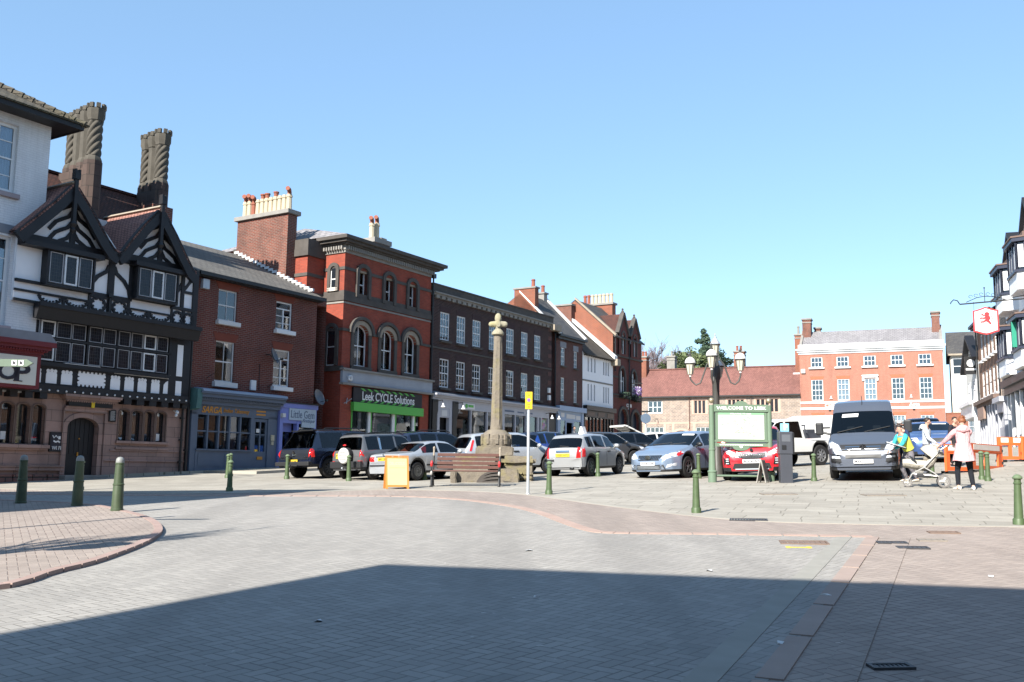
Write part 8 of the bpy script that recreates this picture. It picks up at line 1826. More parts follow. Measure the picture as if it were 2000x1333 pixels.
c.patch('fog_lamp', 'x', [(.60, .32), (.82, .38), (.84, .48), (.64, .42)], M['lamp_clear'], .015, mirror=True); pl_ = c.plate('x', .46, 'FN08 CPF', M['plate_w'], dx=.03); MB().lathe([(.07, 0), (.07, .02)], (2.40, 0, .655), 16, axis='x').xf(Matrix.Diagonal((1, 1.5, 1, 1))).build('badge', M['chrome'], c.r)
c.mirror(.88, .98, None, M['iron']); c.seams((-.55, .35, 1.25), .34, .95); c.handles(((-.35, .9), (.55, .88)), mat=M['chrome']); c.patch('sun_strip', 'z', [(.42, .18), (.50, .18), (.50, .62), (.42, .62)], M['white'], .006)
MB().tube([(-.2, 0, 1.48), (-.38, 0, 1.66)], .008, 5).build('aerial', M['iron'], c.r); MB().tube([(1.15, -.55, 1.06), (1.02, .1, 1.115)], .012, 5).tube([(1.15, .1, 1.06), (1.02, .62, 1.10)], .012, 5).build('wiper', M['iron'], c.r)
# dark grey SUV behind
def suv(name, label, loc, hd, mat, H=1.65, L=4.45, W=.92, wr=.355):
    a = L/2
    return Car(name, label, loc, hd, mat, [(-a, .7), (-a+.03, 1.0), (-a+.1, 1.08), (-a+.55, H-.16), (-a+.75, H-.05), (-.5, H), (.1, H-.02), (.3, H-.07), (1.05, 1.16), (1.2, 1.11), (a-.45, 1.02), (a-.12, .92), (a-.02, .74), (a, .55)], [(-a, 1.0), (-a+.6, 1.1), (1.0, 1.06), (a-.1, .86)], [(-a, W*.86), (-a+.2, W*.95), (-a+.9, W), (a-.9, W), (a-.3, W*.94), (a-.08, W*.82), (a, W*.66)], (-a+.85, a-.88), wr, .26, .30, (.33, 1.03), (-a+.12, -a+.53), ((-a+.7, -a+1.25), (-a+1.35, -.1), (0, .8)), trimz=.12, rim='rim', tyre_w=.23)
c = suv('off_road_car', 'dark grey off-road car behind the green board post, white front plate', along(at(1408, 925), 208, -2.0, .0), 208, dkgrey, 1.68)
c.patch('grille', 'x', BX(0, .84, .8, .18), M['iron'], .012); c.plate('x', .64, 'YJ11 UTM', M['plate_w']); c.patch('head_lamp', 'x', [(.5, .76), (.78, .78), (.82, .92), (.56, .9)], M['lamp_clear'], .012, mirror=True); c.patch('bumper_bar', 'x', BX(0, .42, 1.2, .05), M['galv'], .03); c.mirror(.75, 1.08)
# red crossover
c = suv('crossover_car', 'bright red crossover car facing the camera behind the welcome board', along(at(1472, 940), 197, -1.75, .0), 197, red, 1.62)
c.patch('head_lamp', 'x', [(.46, .80), (.60, .74), (.82, .82), (.86, .98), (.74, .95)], M['lamp_clear'], .012, mirror=True)
g = c.patch('grille', 'x', [(-.44, .68), (-.2, .62), (.2, .62), (.44, .68), (.42, .82), (.12, .78), (-.12, .78), (-.42, .82)], M['chrome'], .012); g2 = c.patch('grille_mesh', 'x', [(-.40, .69), (-.19, .64), (.19, .64), (.40, .69), (.385, .80), (.12, .765), (-.12, .765), (-.385, .80)], M['iron'], .018, g)
for i in range(11): c.patch('grille_bar', 'x', BX(-.35+.07*i, .715, .012, .1), M['chrome'], .024, g2)
c.patch('lower_grille', 'x', [(-.56, .34), (.56, .34), (.50, .50), (-.50, .50)], M['iron'], .012); c.patch('skid_bar', 'x', BX(0, .33, .95, .035), M['galv'], .03); c.patch('air_duct', 'x', [(.60, .46), (.80, .44), (.82, .68), (.66, .70)], M['iron'], .012, mirror=True)
for dz in (.50, .57, .63): c.patch('fog_lamp', 'x', BX(.70, dz, .08, .03), M['lamp_clear'], .022, mirror=True)
c.plate('x', .555, 'R3 KAS', M['plate_w']); c.mirror(.75, 1.12); MB().lathe([(.05, 0), (.05, .015)], (2.19, 0, .88), 14, axis='x').build('badge', M['chrome'], c.r)
c.patch('bonnet_crease', 'x', [(-.4, .96), (-.38, .96), (-.34, 1.0), (-.36, 1.0)], red, .02, mirror=True)
# grey van
vh = 202
c = Car('panel_van', 'dark grey high roofed panel van facing the camera on the flagstones', along(at(1691, 938), vh, -1.95, 0), vh, vangrey,
  [(-2.95, 1.9), (-2.9, 2.2), (-2.7, 2.28), (-1.0, 2.33), (.4, 2.31), (.85, 2.24), (1.05, 2.12), (1.2, 1.97), (1.95, 1.30), (2.1, 1.22), (2.55, 1.02), (2.72, .85), (2.78, .6)], [(-2.9, 1.25), (1.3, 1.25), (2.0, 1.15), (2.6, .95)], [(-2.95, .93), (-2.6, .98), (1.6, .98), (2.2, .97), (2.5, .92), (2.7, .84), (2.78, .74)],
  (-1.9, 1.9), .345, .25, .11, (1.22, 1.93), None, ((.75, 1.6),), cat='van', group=None, trimz=.14, rim='rim_dark', tyre_w=.22, spokes=6)
c.patch('head_lamp', 'x', [(.58, .84), (.80, .80), (.93, .86), (.93, 1.06), (.84, 1.08), (.66, .98)], M['lamp_clear'], .014, mirror=True)
g = c.patch('grille', 'x', [(-.56, .80), (.56, .80), (.62, .98), (-.62, .98)], M['trim'], .014)
for z in (.85, .915): c.patch('grille_bar', 'x', BX(0, z, .95, .026), M['chrome'], .024, g)
em = MB().lathe([(.095, 0), (.095, .02), (.075, .02), (.075, 0)], (2.72, 0, .89), 24, axis='x').prism([(-.06, .84), (.06, .84), (0, .945)], 2.735, 2.75, 'x').build('badge', M['chrome'], c.r); MB().prism([(-.024, .862), (.024, .862), (0, .905)], 2.751, 2.757, 'x').build('badge_centre', M['iron'], em)
c.patch('bumper', 'x', [(-.9, .36), (.9, .36), (.92, .72), (-.92, .72)], paint('bumper grey', (.10, .115, .15), .2, .4), .05); c.patch('air_intake', 'x', BX(0, .64, .95, .10), M['iron'], .065); c.patch('fog_panel', 'x', [(.58, .48), (.88, .50), (.88, .68), (.62, .66)], M['trim'], .062, mirror=True); c.patch('fog_lamp', 'x', [(.60, .59), (.84, .60), (.84, .66), (.63, .65)], M['lamp_clear'], .07, mirror=True)
c.plate('x', .50, 'MA67 CYO', M['plate_w'], dx=.09)
for sg in (1, -1):
    o = MB().box(1.28, 1.44, sg*1.12, sg*1.34, 1.28, 1.66).build('wing_mirror', M['trim'], c.r, bevel=.05); MB().tube([(1.42, sg*.93, 1.3), (1.38, sg*1.14, 1.36)], .035, 6).tube([(1.42, sg*.93, 1.5), (1.38, sg*1.14, 1.5)], .03, 6).build('mirror_arm', M['trim'], o)
c.patch('dashboard_paper', 'z', [(1.30, -.55), (1.40, -.57), (1.40, -.12), (1.30, -.1)], M['white'], .006); MB().tube([(1.92, -.7, 1.34), (1.75, .0, 1.50)], .014, 5).tube([(1.92, .05, 1.34), (1.76, .75, 1.48)], .014, 5).build('wiper', M['iron'], c.r); MB().tube([(1.05, 0, 2.1), (.8, 0, 2.42)], .01, 5).build('aerial', M['iron'], c.r)
c.seams((.65, 1.62), .4, 1.2, ax=('y',)); c.patch('side_strip', 'y', [(-2.6, .62), (1.4, .62), (1.4, .70), (-2.6, .70)], M['trim'], .02); c.handles(((.85, 1.1),), ax=('y',), mat=M['trim'])
for z in (1.55, 1.85): c.patch('side_panel', 'y', [(-2.5, z-.2), (-.2, z-.2), (-.2, z+.05), (-2.5, z+.05)], vangrey, .01)
# white pickup, seen from its side behind the ticket machine
ph = 240
c = Car('pickup_truck', 'muddy white pickup with open load bed behind the ticket machine', along(at(1571, 0, 39.5), ph, 1.6, 0), ph, white,
  [(-2.5, .98), (-2.46, 1.02), (-.72, 1.03), (-.66, 1.70), (-.5, 1.76), (.4, 1.74), (.62, 1.68), (1.25, 1.16), (1.4, 1.1), (2.3, .98), (2.5, .8), (2.54, .6)], [(-2.5, .9), (1.2, 1.06), (2.4, .9)], [(-2.5, .82), (-2.35, .87), (-1, .9), (1.6, .9), (2.2, .82), (2.54, .62)], (-1.45, 1.5), .385, .45, .2, (.66, 1.22), None, ((-.55, .15), (.25, 1.0)), cat='pickup', group=None, trimz=.06, tyre_w=.25, spokes=8, arch=.1, sc=1.08)
c.patch('tail_lamp', 'y', [(-2.46, .74), (-2.32, .74), (-2.38, 1.0), (-2.46, 1.0)], M['lamp_red'], .014); c.patch('tail_lamp', '-x', [(.70, .74), (.84, .74), (.84, 1.0), (.70, 1.0)], M['lamp_red'], .014, mirror=True); MB().box(-2.62, -2.48, -.8, .8, .5, .6).build('step_bumper', M['iron'], c.r, bevel=.02)
MB().tube([(-.8, -.75, 1.03), (-.8, -.75, 1.5), (-.8, .75, 1.5), (-.8, .75, 1.03)], .03, 6).box(-1.9, -1.1, -.5, .5, 1.03, 1.22).box(-1.7, -1.3, -.3, .4, 1.22, 1.36).build('load', M['meter'], c.r); c.patch('mud_splash', 'y', [(-2.3, .46), (-2.0, .46), (-2.05, .6), (-2.25, .62)], plain('dried mud', (.3, .25, .18), .9), .006); c.patch('load_hooks', 'y', [(-2.2, .93), (-.9, .93), (-.9, .945), (-2.2, .945)], M['galv'], .01)
# white box van far behind
c = Car('panel_van', 'white van behind the white pickup, in front of the stone range', at(1574, 0, 56), 262, white,
  [(-2.6, 1.9), (-2.55, 2.15), (-2.3, 2.25), (.5, 2.25), (.9, 2.1), (1.6, 1.3), (2.2, 1.05), (2.35, .7)], [(-2.6, 1.2), (1.5, 1.2), (2.3, .95)], [(-2.6, .92), (1.5, .96), (2.1, .88), (2.35, .7)], (-1.6, 1.5), .34, .3, .1, (.95, 1.55), None, (), cat='van', group=None)
c.patch('tail_lamp', '-x', BX(.8, .9, .12, .3), M['lamp_red'], .01, mirror=True)
# two cars behind the people
c = suv('off_road_car', 'blue car behind the standing man and the pushchair', at(1818, 0, 38.5), 200, paint('mid blue', (.05, .10, .26), .3, .3), 1.55); c.patch('grille', 'x', BX(0, .8, .8, .16), M['iron'], .012); c.patch('head_lamp', 'x', [(.5, .76), (.78, .78), (.82, .92), (.56, .9)], M['lamp_clear'], .012, mirror=True); c.plate('x', .6, '', M['plate_w']); c.mirror(.75, 1.08); c.patch('sun_strip', 'z', [(.36, .1), (.42, .1), (.42, .6), (.36, .6)], M['white'], .006)
c = suv('off_road_car', 'dark navy car farthest back, its roof showing above the blue car', at(1806, 0, 45), 200, navy, 1.72); c.mirror(.75, 1.08)
# ------------------------------------------------------------------ people
def skin(name, joints, edges, mat, parent, root, sub=2, smooth=True):
    me = bpy.data.meshes.new(name); keys = list(joints); ix = {k: i for i, k in enumerate(keys)}
    me.from_pydata([joints[k][:3] for k in keys], [(ix[a], ix[b]) for a, b in edges], [])
    ob = bpy.data.objects.new(name, me); COL.objects.link(ob)
    sm = ob.modifiers.new('skin', 'SKIN'); sm.use_smooth_shade = True; sm.branch_smoothing = .4
    if sub: ss = ob.modifiers.new('sub', 'SUBSURF'); ss.levels = ss.render_levels = sub
    for k in keys:
        sv = me.skin_vertices[0].data[ix[k]]; r = joints[k][3]; sv.radius = r if isinstance(r, tuple) else (r, r); sv.use_root = (k == root)
    bpy.context.view_layer.update()
    m2 = bpy.data.meshes.new_from_object(ob.evaluated_get(bpy.context.evaluated_depsgraph_get())); bpy.data.objects.remove(ob); bpy.data.meshes.remove(me)
    m2.name = name; m2.materials.clear(); m2.materials.append(mat); m2.shade_smooth()
    o = bpy.data.objects.new(name, m2); COL.objects.link(o); o.parent = parent
    return o
SKIN_ = plain('skin', (.55, .33, .25), .55, var=.05); 
def person(label, loc, rz, H, pose, top, trousers, shoes, hair, hairstyle='short', coat=0, hood=False, topname='jacket', lean=0., skinm=None):
    """x = the person's left, y = back, z up (faces -y); pose gives hands, feet, bend"""
    r = empty('person', loc, rz, label, 'person'); s = H/1.75
    V = lambda x, y, z: Vector((x, y, z))*s
    hipz = .92; sw = pose.get('hip', (0, 0)); hip = V(sw[0], sw[1], hipz - pose.get('crouch', 0))
    ln = pose.get('lean', 0.); up = Vector((pose.get('side', 0), -sin(ln), cos(ln))).normalized()
    chest = hip + up*.36*s; neck = hip + up*.56*s; nk2 = neck + (up*.6 + Vector((0, 0, .4)))*.07*s
    hd = pose.get('head', (0, -.03, .12)); head = nk2 + V(*hd)
    J = {'pelvis': (*hip, (.125*s, .10*s)), 'waist': (*(hip+up*.16*s), (.115*s, .09*s)), 'chest': (*chest, (.145*s, .105*s)), 'neck': (*neck, .065*s), 'neck2': (*nk2, .052*s)}
    E = [('pelvis', 'waist'), ('waist', 'chest'), ('chest', 'neck'), ('neck', 'neck2')]
    d = (head-nk2).normalized(); J['jaw'] = (*(nk2+d*.055*s+V(0, -.02, 0)), (.066*s, .075*s)); J['skull'] = (*(nk2+d*.135*s), (.076*s, .092*s)); J['crown'] = (*(nk2+d*.215*s), (.05*s, .06*s)); E += [('neck2', 'jaw'), ('jaw', 'skull'), ('skull', 'crown')]
    arms = {}; legs = {}
    for sd, q in (('L', 1), ('R', -1)):
        sh = neck - up*.05*s + V(q*.185, 0, 0); hand = V(*pose['hand'+sd]); 
        a, b = .30*s, .27*s; v = hand - sh; L = min(v.length, (a+b)*.985); v = v.normalized()*L; hand = sh + v
        bend = Vector(pose.get('elbow'+sd, (q*.4, .6, -.4))); bend = (bend - v.normalized()*bend.dot(v.normalized())).normalized()
        x = (a*a-b*b+L*L)/(2*L); hgt = math.sqrt(max(0, a*a-x*x)); el = sh + v.normalized()*x + bend*hgt
        J['sh'+sd] = (*sh, .062*s); J['el'+sd] = (*el, .042*s); J['wr'+sd] = (*hand, .027*s); E += [('neck', 'sh'+sd), ('sh'+sd, 'el'+sd), ('el'+sd, 'wr'+sd)]
        fd = (hand-el).normalized(); pd = Vector(pose.get('palm'+sd, fd)).normalized(); sdv = pd.cross(Vector((q*.3, .5, .8))).normalized()
        pm = hand + pd*.06*s; J['pm'+sd] = (*pm, (.036*s, .018*s)); E.append(('wr'+sd, 'pm'+sd))
        curl = Vector((0, 0, -1)) - pd*pd.dot(Vector((0, 0, -1))); curl = curl.normalized() if curl.length > .1 else Vector((0, 1, 0))
        for f in range(4):
            o = sdv*(f-1.5)*.021*s; l = (.036, .042, .039, .03)[f]*s
            J[f'f{f}{sd}'] = (*(pm+o+pd*.035*s), .0095*s); J[f'g{f}{sd}'] = (*(pm+o+pd*(.035*s+l*.7)+curl*l*.6), .0085*s); J[f'h{f}{sd}'] = (*(pm+o+pd*(.035*s+l*.6)+curl*l*1.4), .0075*s)
            E += [('pm'+sd, f'f{f}{sd}'), (f'f{f}{sd}', f'g{f}{sd}'), (f'g{f}{sd}', f'h{f}{sd}')]
        t = hand + pd*.03*s; J['t0'+sd] = (*(t + sdv*-.045*s + pd*.01*s), .0105*s); J['t1'+sd] = (*(t + sdv*-.06*s + pd*.045*s + curl*.015*s), .009*s); E += [('wr'+sd, 't0'+sd), ('t0'+sd, 't1'+sd)]
        arms[sd] = (sh, el, hand)
        hj = hip + V(q*.095, 0, -.05); ft = V(*pose['foot'+sd]); an = ft + V(0, .03, .085)
        v = an - hj; a, b = .43*s, .42*s; L = min(v.length, (a+b)*.995); kd = Vector(pose.get('knee'+sd, (q*.1, -1, 0))); kd = (kd - v.normalized()*kd.dot(v.normalized())).normalized()
        x = (a*a-b*b+L*L)/(2*L); kn = hj + v.normalized()*x + kd*math.sqrt(max(0, a*a-x*x))
        J['hj'+sd] = (*hj, .092*s); J['th'+sd] = (*(hj.lerp(kn, .4)), .082*s); J['kn'+sd] = (*kn, .058*s); J['cf'+sd] = (*(kn.lerp(an, .35)), .056*s); J['an'+sd] = (*an, .038*s)
        fdir = Vector(pose.get('toe'+sd, (q*.15, -1, 0))).normalized(); J['he'+sd] = (*(an + Vector((0, 0, -.045*s)) - fdir*.02*s), .035*s); J['to'+sd] = (*(ft + fdir*.13*s + Vector((0, 0, .03*s))), (.036*s, .026*s))
        E += [('pelvis', 'hj'+sd), ('hj'+sd, 'th'+sd), ('th'+sd, 'kn'+sd), ('kn'+sd, 'cf'+sd), ('cf'+sd, 'an'+sd), ('an'+sd, 'he'+sd), ('he'+sd, 'to'+sd)]
        legs[sd] = (hj, kn, an, ft, fdir)
    body = skin('body', J, E, skinm or SKIN_, r, 'pelvis', 2)
    g = lambda k, e: (*J[k][:3], tuple(x+e*s for x in J[k][3]) if isinstance(J[k][3], tuple) else J[k][3]+e*s)
    # trousers
    ks = ['pelvis', 'waist'] + [a+b for b in 'LR' for a in ('hj', 'th', 'kn', 'cf', 'an')]
    T = {k: g(k, .012 if not k.startswith('an') else .016) for k in ks}; te = [e for e in E if e[0] in T and e[1] in T]
    skin('trousers', T, te, trousers, r, 'pelvis', 2)
    # top
    ks = ['pelvis', 'waist', 'chest', 'neck'] + [a+b for b in 'LR' for a in ('sh', 'el')]
    T = {k: g(k, .028 if k in ('pelvis', 'waist', 'chest') else .02 if k != 'neck' else .018) for k in ks}
    for sd in 'LR':
        sh, el, ha = arms[sd]; c = el.lerp(ha, .93); T['cu'+sd] = (*c, .038*s)
    te = [e for e in E if e[0] in T and e[1] in T] + [('elL', 'cuL'), ('elR', 'cuR')]
    if coat:
        for k in ('pelvis', 'waist', 'chest'): T[k] = g(k, .048)
    tp = skin(topname, T, te, top, r, 'chest', 2)
    if coat:
        m = MB(); vs = []; w0 = hip.lerp(chest, .62); w1 = hip + Vector((0, .02, -coat*s))
        for i in range(8):
            t = i/7; c = w0.lerp(w1, t); rx, ry = (.172+.085*t)*s, (.145+.06*t)*s
            for k in range(20): a = 2*pi*k/20; q = 1+.05*t*sin(a*5+1); vs.append(c + Vector((rx*cos(a)*q, ry*sin(a)*q, .012*sin(a*3)*t)))
        m.add(vs, [(i*20+k, i*20+(k+1) % 20, (i+1)*20+(k+1) % 20, (i+1)*20+k) for i in range(7) for k in range(20)]); m.build('coat_skirt', top, tp, smooth=True, fix=False)
    if hood: MB().ball(tuple(neck + V(0, .09, .02)), .13*s, 1.15, .8, .75).tube([tuple(neck+V(-.1, -.02, .03)), tuple(neck+V(-.12, .1, .0)), tuple(neck+V(0, .17, -.03)), tuple(neck+V(.12, .1, .0)), tuple(neck+V(.1, -.02, .03))], .05*s, 8).build('hood', top, tp, smooth=True)
    # shoes
    for sd in 'LR':
        hj, kn, an, ft, fd = legs[sd]; up_ = Vector((0, 0, 1)); si = fd.cross(up_)
        m = MB(); prof = [(-.075, .035, .09), (-.06, .043, .095), (.0, .042, .085), (.07, .048, .06), (.14, .045, .045), (.185, .028, .03)]; vs = []; k = 10
        for x, w, h in prof:
            for i in range(k):
                a = 2*pi*i/k; p = ft + fd*x*s + si*w*cos(a)*s + up_*(max(-.0, h*.5 + h*.5*sin(a)))*s; vs.append(p)
        fs = [(i*k+j, i*k+(j+1) % k, (i+1)*k+(j+1) % k, (i+1)*k+j) for i in range(len(prof)-1) for j in range(k)] + [tuple(range(k-1, -1, -1)), tuple((len(prof)-1)*k+j for j in range(k))]
        m.add(vs, fs); m.build('shoe', shoes, r, smooth=True)
    # face and hair (head frame: face direction)
    fz = Vector(pose.get('face', (0, -1, 0))).normalized(); sk = Vector(J['skull'][:3]); fx = fz.cross(Vector((0, 0, -1))).normalized(); fu = fx.cross(fz) * -1
    if fu.z < 0: fu = -fu
    P = lambda x, y, z: tuple(sk + (fx*x + fz*y + fu*z)*s)
    f = MB().ball(P(0, .092, -.03), .017*s, .8, 1.1, 1.4).ball(P(.085, 0, -.02), .022*s, .5, 1, 1.5).ball(P(-.085, 0, -.02), .022*s, .5, 1, 1.5).tube([P(-.024, .082, -.075), P(0, .09, -.073), P(.024, .082, -.075)], .007*s, 5)
    f.build('face', skinm or SKIN_, body, smooth=True); MB().ball(P(.031, .083, .004), .011*s).ball(P(-.031, .083, .004), .011*s).build('eyes', M['ink'], body); 
    hb = MB(); R_ = .096*s; n1, n2 = 10, 14; vs = []
    for i in range(n1+1):
        for j in range(n2):
            th = pi*.62*i/n1; ph = 2*pi*j/n2; v = fu*cos(th) + (fx*cos(ph) + fz*sin(ph))*sin(th); fr = sin(ph)*sin(th)
            low = .62 if hairstyle == 'long' else .5
            if fr > .25: th2 = min(th, pi*.34); v = fu*cos(th2) + (fx*cos(ph)+fz*sin(ph))*sin(th2)
            rad = R_*(1.03 + .05*noise.noise(v*6 + Vector((H, 0, 0)))) ; vs.append(sk + Vector((v.x, v.y, v.z))*rad + fu*.018*s - fz*.006*s)
    fs = [(i*n2+j, i*n2+(j+1) % n2, (i+1)*n2+(j+1) % n2, (i+1)*n2+j) for i in range(n1) for j in range(n2)]; hb.add(vs, fs)
    if hairstyle == 'bun':
        c = sk + fu*.085*s - fz*.03*s; random.seed(3)
        for i in range(14): v = Vector((random.gauss(0, 1), random.gauss(0, 1), abs(random.gauss(0, 1)))).normalized(); hb.ball(tuple(c + v*.035*s), .035*s, 1, 1, 1, 8, 6)
        for i in range(26):
            v = Vector((random.gauss(0, 1), random.gauss(0, .8), abs(random.gauss(0, .8)))).normalized(); hb.tube([tuple(c+v*.03*s), tuple(c+v*.075*s), tuple(c+v*.10*s+V(0, 0, -.015))], [.009*s, .006*s, .002*s], 4)
    hb.build('hair', hair, body, smooth=True, fix=False)
    return r, tp, {'neck': neck, 'hip': hip, 's': s}
def cloth(n, c, v=.12):
    m = NT(n); c = tuple(x*ALB for x in c); mp = m.new('ShaderNodeMapping'); mp.inputs['Scale'].default_value = (1.6, 1.6, .7); m.ln(m.obj(), mp.inputs[0]); f = m.noise(mp.outputs[0], 7, 4, .6)
    m.col(m.mix(f, tuple(x*(1-v) for x in c), tuple(x*(1+v) for x in c))); m.set(Roughness=.95); m.b.inputs['Specular IOR Level'].default_value = .15; m.bump(f, 1., .06); return m.mat
legging = cloth('black leggings', (.018, .02, .026)); pink = cloth('pale pink coat', (.72, .40, .42), .06); whites = cloth('white trainers', (.75, .73, .70), .04)
gi = plain('ginger hair', (.22, .075, .03), .6, var=.3, nscale=25); dk = plain('dark hair', (.035, .025, .02), .6, var=.3, nscale=25); gr = plain('grey hair', (.35, .34, .33), .7, var=.3, nscale=25)
# pushchair first: the woman's hands rest on its handle
pw = G(1886, 957); pp = G(1808, 952)
# woman seen from behind, turned to the left
person('woman in pale pink hooded coat and black leggings, ginger hair up, reaching to pushchair', pw, pi - .30 + .0, 1.73, dict(handL=(.52, -.40, 1.06), handR=(.22, -.52, 1.04), footL=(.15, -.08, 0), footR=(-.17, .02, 0), elbowL=(.4, .3, -.6), elbowR=(-.5, .3, -.5), lean=.10, toeL=(.5, -.85, 0), toeR=(.1, -1, 0), palmL=(.4, -.8, -.3), palmR=(.2, -.9, -.3), face=(.35, -.9, -.12)), pink, legging, whites, gi, 'bun', .22, True, 'coat')
r = empty('pushchair', pp, 0, 'cream and grey three wheeled pushchair pointing left, pushed by the woman in pink', 'pushchair')
ff = Vector((-.93, .36, 0)).normalized(); r.rotation_euler = (0, 0, math.atan2(ff.y, ff.x))   # local x forward (to the left of the picture)
AL, FC, SC_ = plain('pushchair alloy', (.55, .54, .52), .35, metal=.4, var=.05), cloth('cream pushchair fabric', (.46, .43, .37), .06), cloth('taupe hood lining', (.25, .22, .18), .1)
def pwheel(x, y, rad):
    o = MB().lathe([(rad*.74, -.025), (rad, -.022), (rad, .022), (rad*.74, .025), (rad*.74, -.025)], (x, y, rad), 24, axis='y', cap=False).build('wheel', plain('grey tyre', (.16, .15, .145), .8), r, smooth=True)
    m = MB().lathe([(rad*.78, -.02), (rad*.7, -.02), (rad*.7, .02), (rad*.78, .02), (rad*.78, -.02)], (x, y, rad), 24, axis='y', cap=False).lathe([(.03, -.03), (.03, .03)], (x, y, rad), 10, axis='y')
    for k in range(3): a = 2*pi*k/3; m.tube([(x, y, rad), (x+rad*.74*cos(a), y, rad+rad*.74*sin(a))], .02, 5)
    m.build('rim', AL, o)
pwheel(.42, .06, .115); pwheel(.42, -.06, .115); pwheel(-.42, .27, .155); pwheel(-.14, -.30, .155) if False else pwheel(-.42, -.27, .155)
fr = MB()
for sg in (-1, 1):
    y = sg*.25
    fr.tube([(.42, sg*.06, .13), (.3, sg*.14, .34), (.02, y, .5), (-.35, y, .92), (-.52, y, 1.04)], .017, 8).tube([(-.42, y, .16), (-.2, y, .36), (.06, y, .52)], .017, 8).tube([(.3, sg*.14, .34), (-.3, y, .28)], .013, 6)
fr.tube([(-.52, -.25, 1.04), (-.57, 0, 1.05), (-.52, .25, 1.04)], .02, 8).tube([(.44, -.08, .12), (.44, .08, .12)], .02, 6).tube([(-.42, -.27, .155), (-.42, .27, .155)], .013, 6); fr.build('frame', AL, r, smooth=True)
MB().tube([(-.50, -.25, 1.035), (-.57, 0, 1.05), (-.50, .25, 1.035)], .026, 8).build('handle_grip', M['iron'], r, smooth=True)
m = MB(); sec = [(.52, .60, .12, .10), (.40, .60, .20, .12), (.2, .56, .22, .13), (-.05, .54, .22, .14), (-.2, .66, .22, .14), (-.3, .82, .20, .1)]; vs = []
for x, z, w_, h_ in sec:
    for k in range(12): a = 2*pi*k/12; vs.append((x, w_*cos(a), z + h_*sin(a)))
m.add(vs, [(i*12+k, i*12+(k+1) % 12, (i+1)*12+(k+1) % 12, (i+1)*12+k) for i in range(5) for k in range(12)] + [tuple(range(12)), tuple(60+k for k in range(12))]); m.build('seat', FC, r, smooth=True)
m = MB(); vs = []
for i in range(9):
    t = i/8; a = R(165 - 120*t)
    for k in range(9): b = pi*k/8; vs.append((-.14 + .34*cos(a)*sin(b)**.5, .25*cos(b), .72 + .36*sin(a)*max(.12, sin(b)**.5)))
m.add(vs, [(i*9+k, i*9+k+1, (i+1)*9+k+1, (i+1)*9+k) for i in range(8) for k in range(8)]); hd_ = m.build('hood', FC, r, smooth=True, fix=False); so_ = hd_.modifiers.new('thickness', 'SOLIDIFY'); so_.thickness = .02
MB().box(-.3, .2, -.2, .2, .24, .36).build('basket', M['trim'], r, bevel=.03); MB().tube([(.2, -.24, .62), (.3, -.24, .74), (.34, 0, .77), (.3, .24, .74), (.2, .24, .62)], .02, 8).build('bumper_bar', M['iron'], r, smooth=True)
MB().ball((-.05, 0, .72), .085).build('lining', SC_, r, smooth=True)
# man in pale jacket standing, turned right, with dark trousers
pm_ = along(at(1809, 0, 28.5), 0, 0); person('man with short dark hair in pale blue white jacket, standing behind the pushchair', pm_, .95, 1.72, dict(handL=(.25, -.22, .95), handR=(-.18, -.35, 1.0), footL=(.12, 0, 0), footR=(-.12, .03, 0), lean=.06, face=(.3, -.95, -.05)), cloth('pale jacket', (.60, .66, .76), .06), cloth('grey trousers', (.12, .13, .16)), M['tyre'], dk, 'short', 0, True)
# steward in turquoise with hi-vis vest, stooping over papers beside the van
ps = at(1777, 0, 27.0); q, tp, inf_ = person('person in turquoise sleeves, yellow vest and grey trousers stooping beside the van', ps, -1.25, 1.66, dict(handL=(.05, -.62, .92), handR=(-.25, -.55, .88), footL=(.16, .06, 0), footR=(-.16, -.04, 0), lean=.55, elbowL=(.5, .2, -.6), elbowR=(-.5, .2, -.6), crouch=.04, face=(0, -.85, -.4)), cloth('turquoise top', (.06, .46, .52)), cloth('grey slacks', (.18, .17, .19)), cloth('cream trainers', (.68, .62, .52)), dk, 'short', 0)
vest = MB(); 
nk, hp_ = inf_['neck'], inf_['hip']; ax = (nk-hp_).normalized(); bk = Vector((0, ax.z, -ax.y)).normalized()
if bk.y < 0: bk = -bk
vs = []
for i in range(6):
    t = .12 + .82*i/5; c = hp_.lerp(nk, t); wx = (.165, .165, .18, .19, .185, .15)[i]; wy = (.14, .135, .14, .145, .135, .11)[i]
    for k in range(16): a = 2*pi*k/16; vs.append(c + Vector((wx*cos(a), 0, 0)) + bk*wy*sin(a))
vest.add(vs, [(i*16+k, i*16+(k+1) % 16, (i+1)*16+(k+1) % 16, (i+1)*16+k) for i in range(5) for k in range(16)]); vest.build('safety_vest', plain('yellow vest', (.70, .72, .12), .7, var=.1), q, smooth=True)
pc_ = ps + Vector((-.55, -.45, .98)); r = empty('document_tray', pc_, .4, 'white papers on a dark folder held by the person in turquoise', 'papers'); MB().box(-.24, .24, -.17, .17, -.03, .0).build('folder', M['trim'], r, bevel=.01); MB().box(-.22, .2, -.15, .15, .002, .02).build('paper', M['white'], r); r.rotation_euler = (.25, .2, .4)
# grey haired man looking down beyond
person('older grey haired man in navy stooping beside the van, behind the person in turquoise', at(1764, 0, 28.3), -.6, 1.7, dict(handL=(.2, -.5, .9), handR=(-.1, -.55, .9), footL=(.12, 0, 0), footR=(-.12, .05, 0), lean=.45, face=(0, -.8, -.5)), cloth('navy jumper', (.03, .045, .10)), cloth('dark jeans', (.04, .05, .08)), M['tyre'], gr)
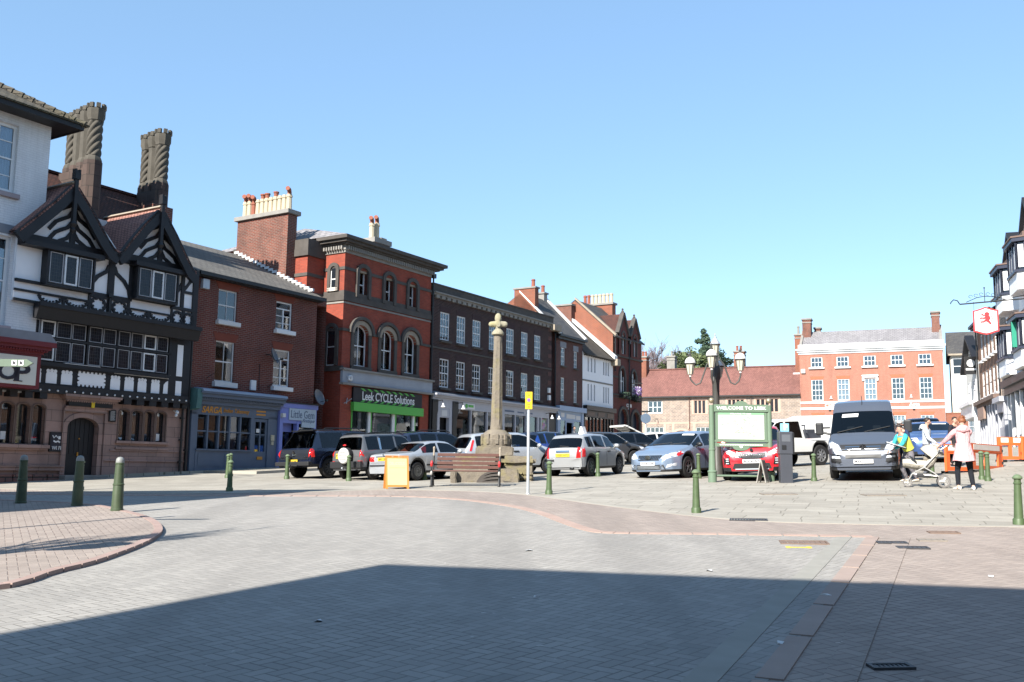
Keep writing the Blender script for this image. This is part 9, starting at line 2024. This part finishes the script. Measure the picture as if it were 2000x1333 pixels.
# person in black by the far white door
person('person in black clothes far off in front of the white doors of the orange hall', at(1606, 0, 60), .2, 1.75, dict(handL=(.25, -.05, .8), handR=(-.25, -.05, .8), footL=(.12, 0, 0), footR=(-.12, .05, 0), face=(0, -1, 0)), cloth('black coat', (.02, .02, .022)), cloth('black trousers', (.02, .02, .022)), M['tyre'], dk, 'short', .1)
person('dark haired person almost hidden behind the woman in pink', at(1866, 0, 34), .4, 1.68, dict(handL=(.25, -.05, .8), handR=(-.25, -.05, .8), footL=(.12, 0, 0), footR=(-.12, .05, 0)), cloth('dark jacket', (.03, .03, .04)), cloth('dark trousers', (.03, .03, .035)), M['tyre'], dk)
dw = ROW.w(34.05, .35); person('person in white apron standing in the pale blue shop doorway', (dw.x, dw.y, gz(dw.x, dw.y)+.09), R(60), 1.72, dict(handL=(.22, -.12, .85), handR=(-.22, -.12, .85), footL=(.1, 0, 0), footR=(-.1, 0, 0)), cloth('grey apron', (.35, .36, .38)), cloth('dark trousers', (.03, .03, .035)), M['tyre'], dk)
# ------------------------------------------------------------------ light, sky, camera
SUN_AZ, SUN_EL = R(32.6), R(35)        # shadows run towards this bearing (from +Y to +X)
W = bpy.data.worlds.new('World'); SC.world = W; W.use_nodes = True
nt = W.node_tree; bg = nt.nodes['Background']; sk = nt.nodes.new('ShaderNodeTexSky'); sk.sky_type = 'NISHITA'; sk.sun_disc = False
sk.sun_elevation = SUN_EL; sk.sun_rotation = SUN_AZ + pi; sk.altitude = 200; sk.air_density = 1.0; sk.dust_density = .15; sk.ozone_density = 1.8
tn = nt.nodes.new('ShaderNodeMix'); tn.data_type = 'RGBA'; tn.blend_type = 'MULTIPLY'; tn.inputs[0].default_value = 1; tn.inputs[7].default_value = (.92, 1.0, 1.08, 1)   # a clear spring sky, a touch greener than the model
nt.links.new(sk.outputs[0], tn.inputs[6]); fl = nt.nodes.new('ShaderNodeMix'); fl.data_type = 'RGBA'; fl.inputs[0].default_value = .4; fl.inputs[7].default_value = (1.85, 3.15, 4.5, 1); nt.links.new(tn.outputs[2], fl.inputs[6]); nt.links.new(fl.outputs[2], bg.inputs[0]); bg.inputs[1].default_value = .093
L = bpy.data.lights.new('sun', 'SUN'); L.energy = 5; L.angle = R(.53); L.color = (1, .945, .85); so = bpy.data.objects.new('sun', L); COL.objects.link(so)
d = Vector((sin(SUN_AZ)*cos(SUN_EL), cos(SUN_AZ)*cos(SUN_EL), -sin(SUN_EL))); so.rotation_euler = d.to_track_quat('-Z', 'Y').to_euler(); so.location = (-30, -45, 60)
cd = bpy.data.cameras.new('camera'); cam = bpy.data.objects.new('camera', cd); COL.objects.link(cam); SC.camera = cam
cd.sensor_width = 36; cd.lens = F/2000*36; cd.clip_start = .1; cd.clip_end = 2000
fw = Vector((0, cos(PITCH), sin(PITCH))); upv = Vector((0, -sin(PITCH), cos(PITCH))); rt = Vector((1, 0, 0))
c, s = cos(ROLL), sin(ROLL)   # the picture leans clockwise, so the camera leans the other way
rt2 = rt*c + upv*s; up2 = upv*c - rt*s
mw = Matrix((rt2, up2, -fw)).transposed().to_4x4(); mw.translation = Vector((0, 0, EYE)); cam.matrix_world = mw
SC.render.engine = 'CYCLES'; SC.view_settings.view_transform = 'Standard'; SC.view_settings.look = 'None'; SC.view_settings.gamma = 1; SC.view_settings.exposure = 1.32
SC.cycles.max_bounces = 6; SC.cycles.transparent_max_bounces = 12; SC.cycles.use_denoising = True; SC.cycles.caustics_reflective = False; SC.cycles.caustics_refractive = False
SC.render.film_transparent = False
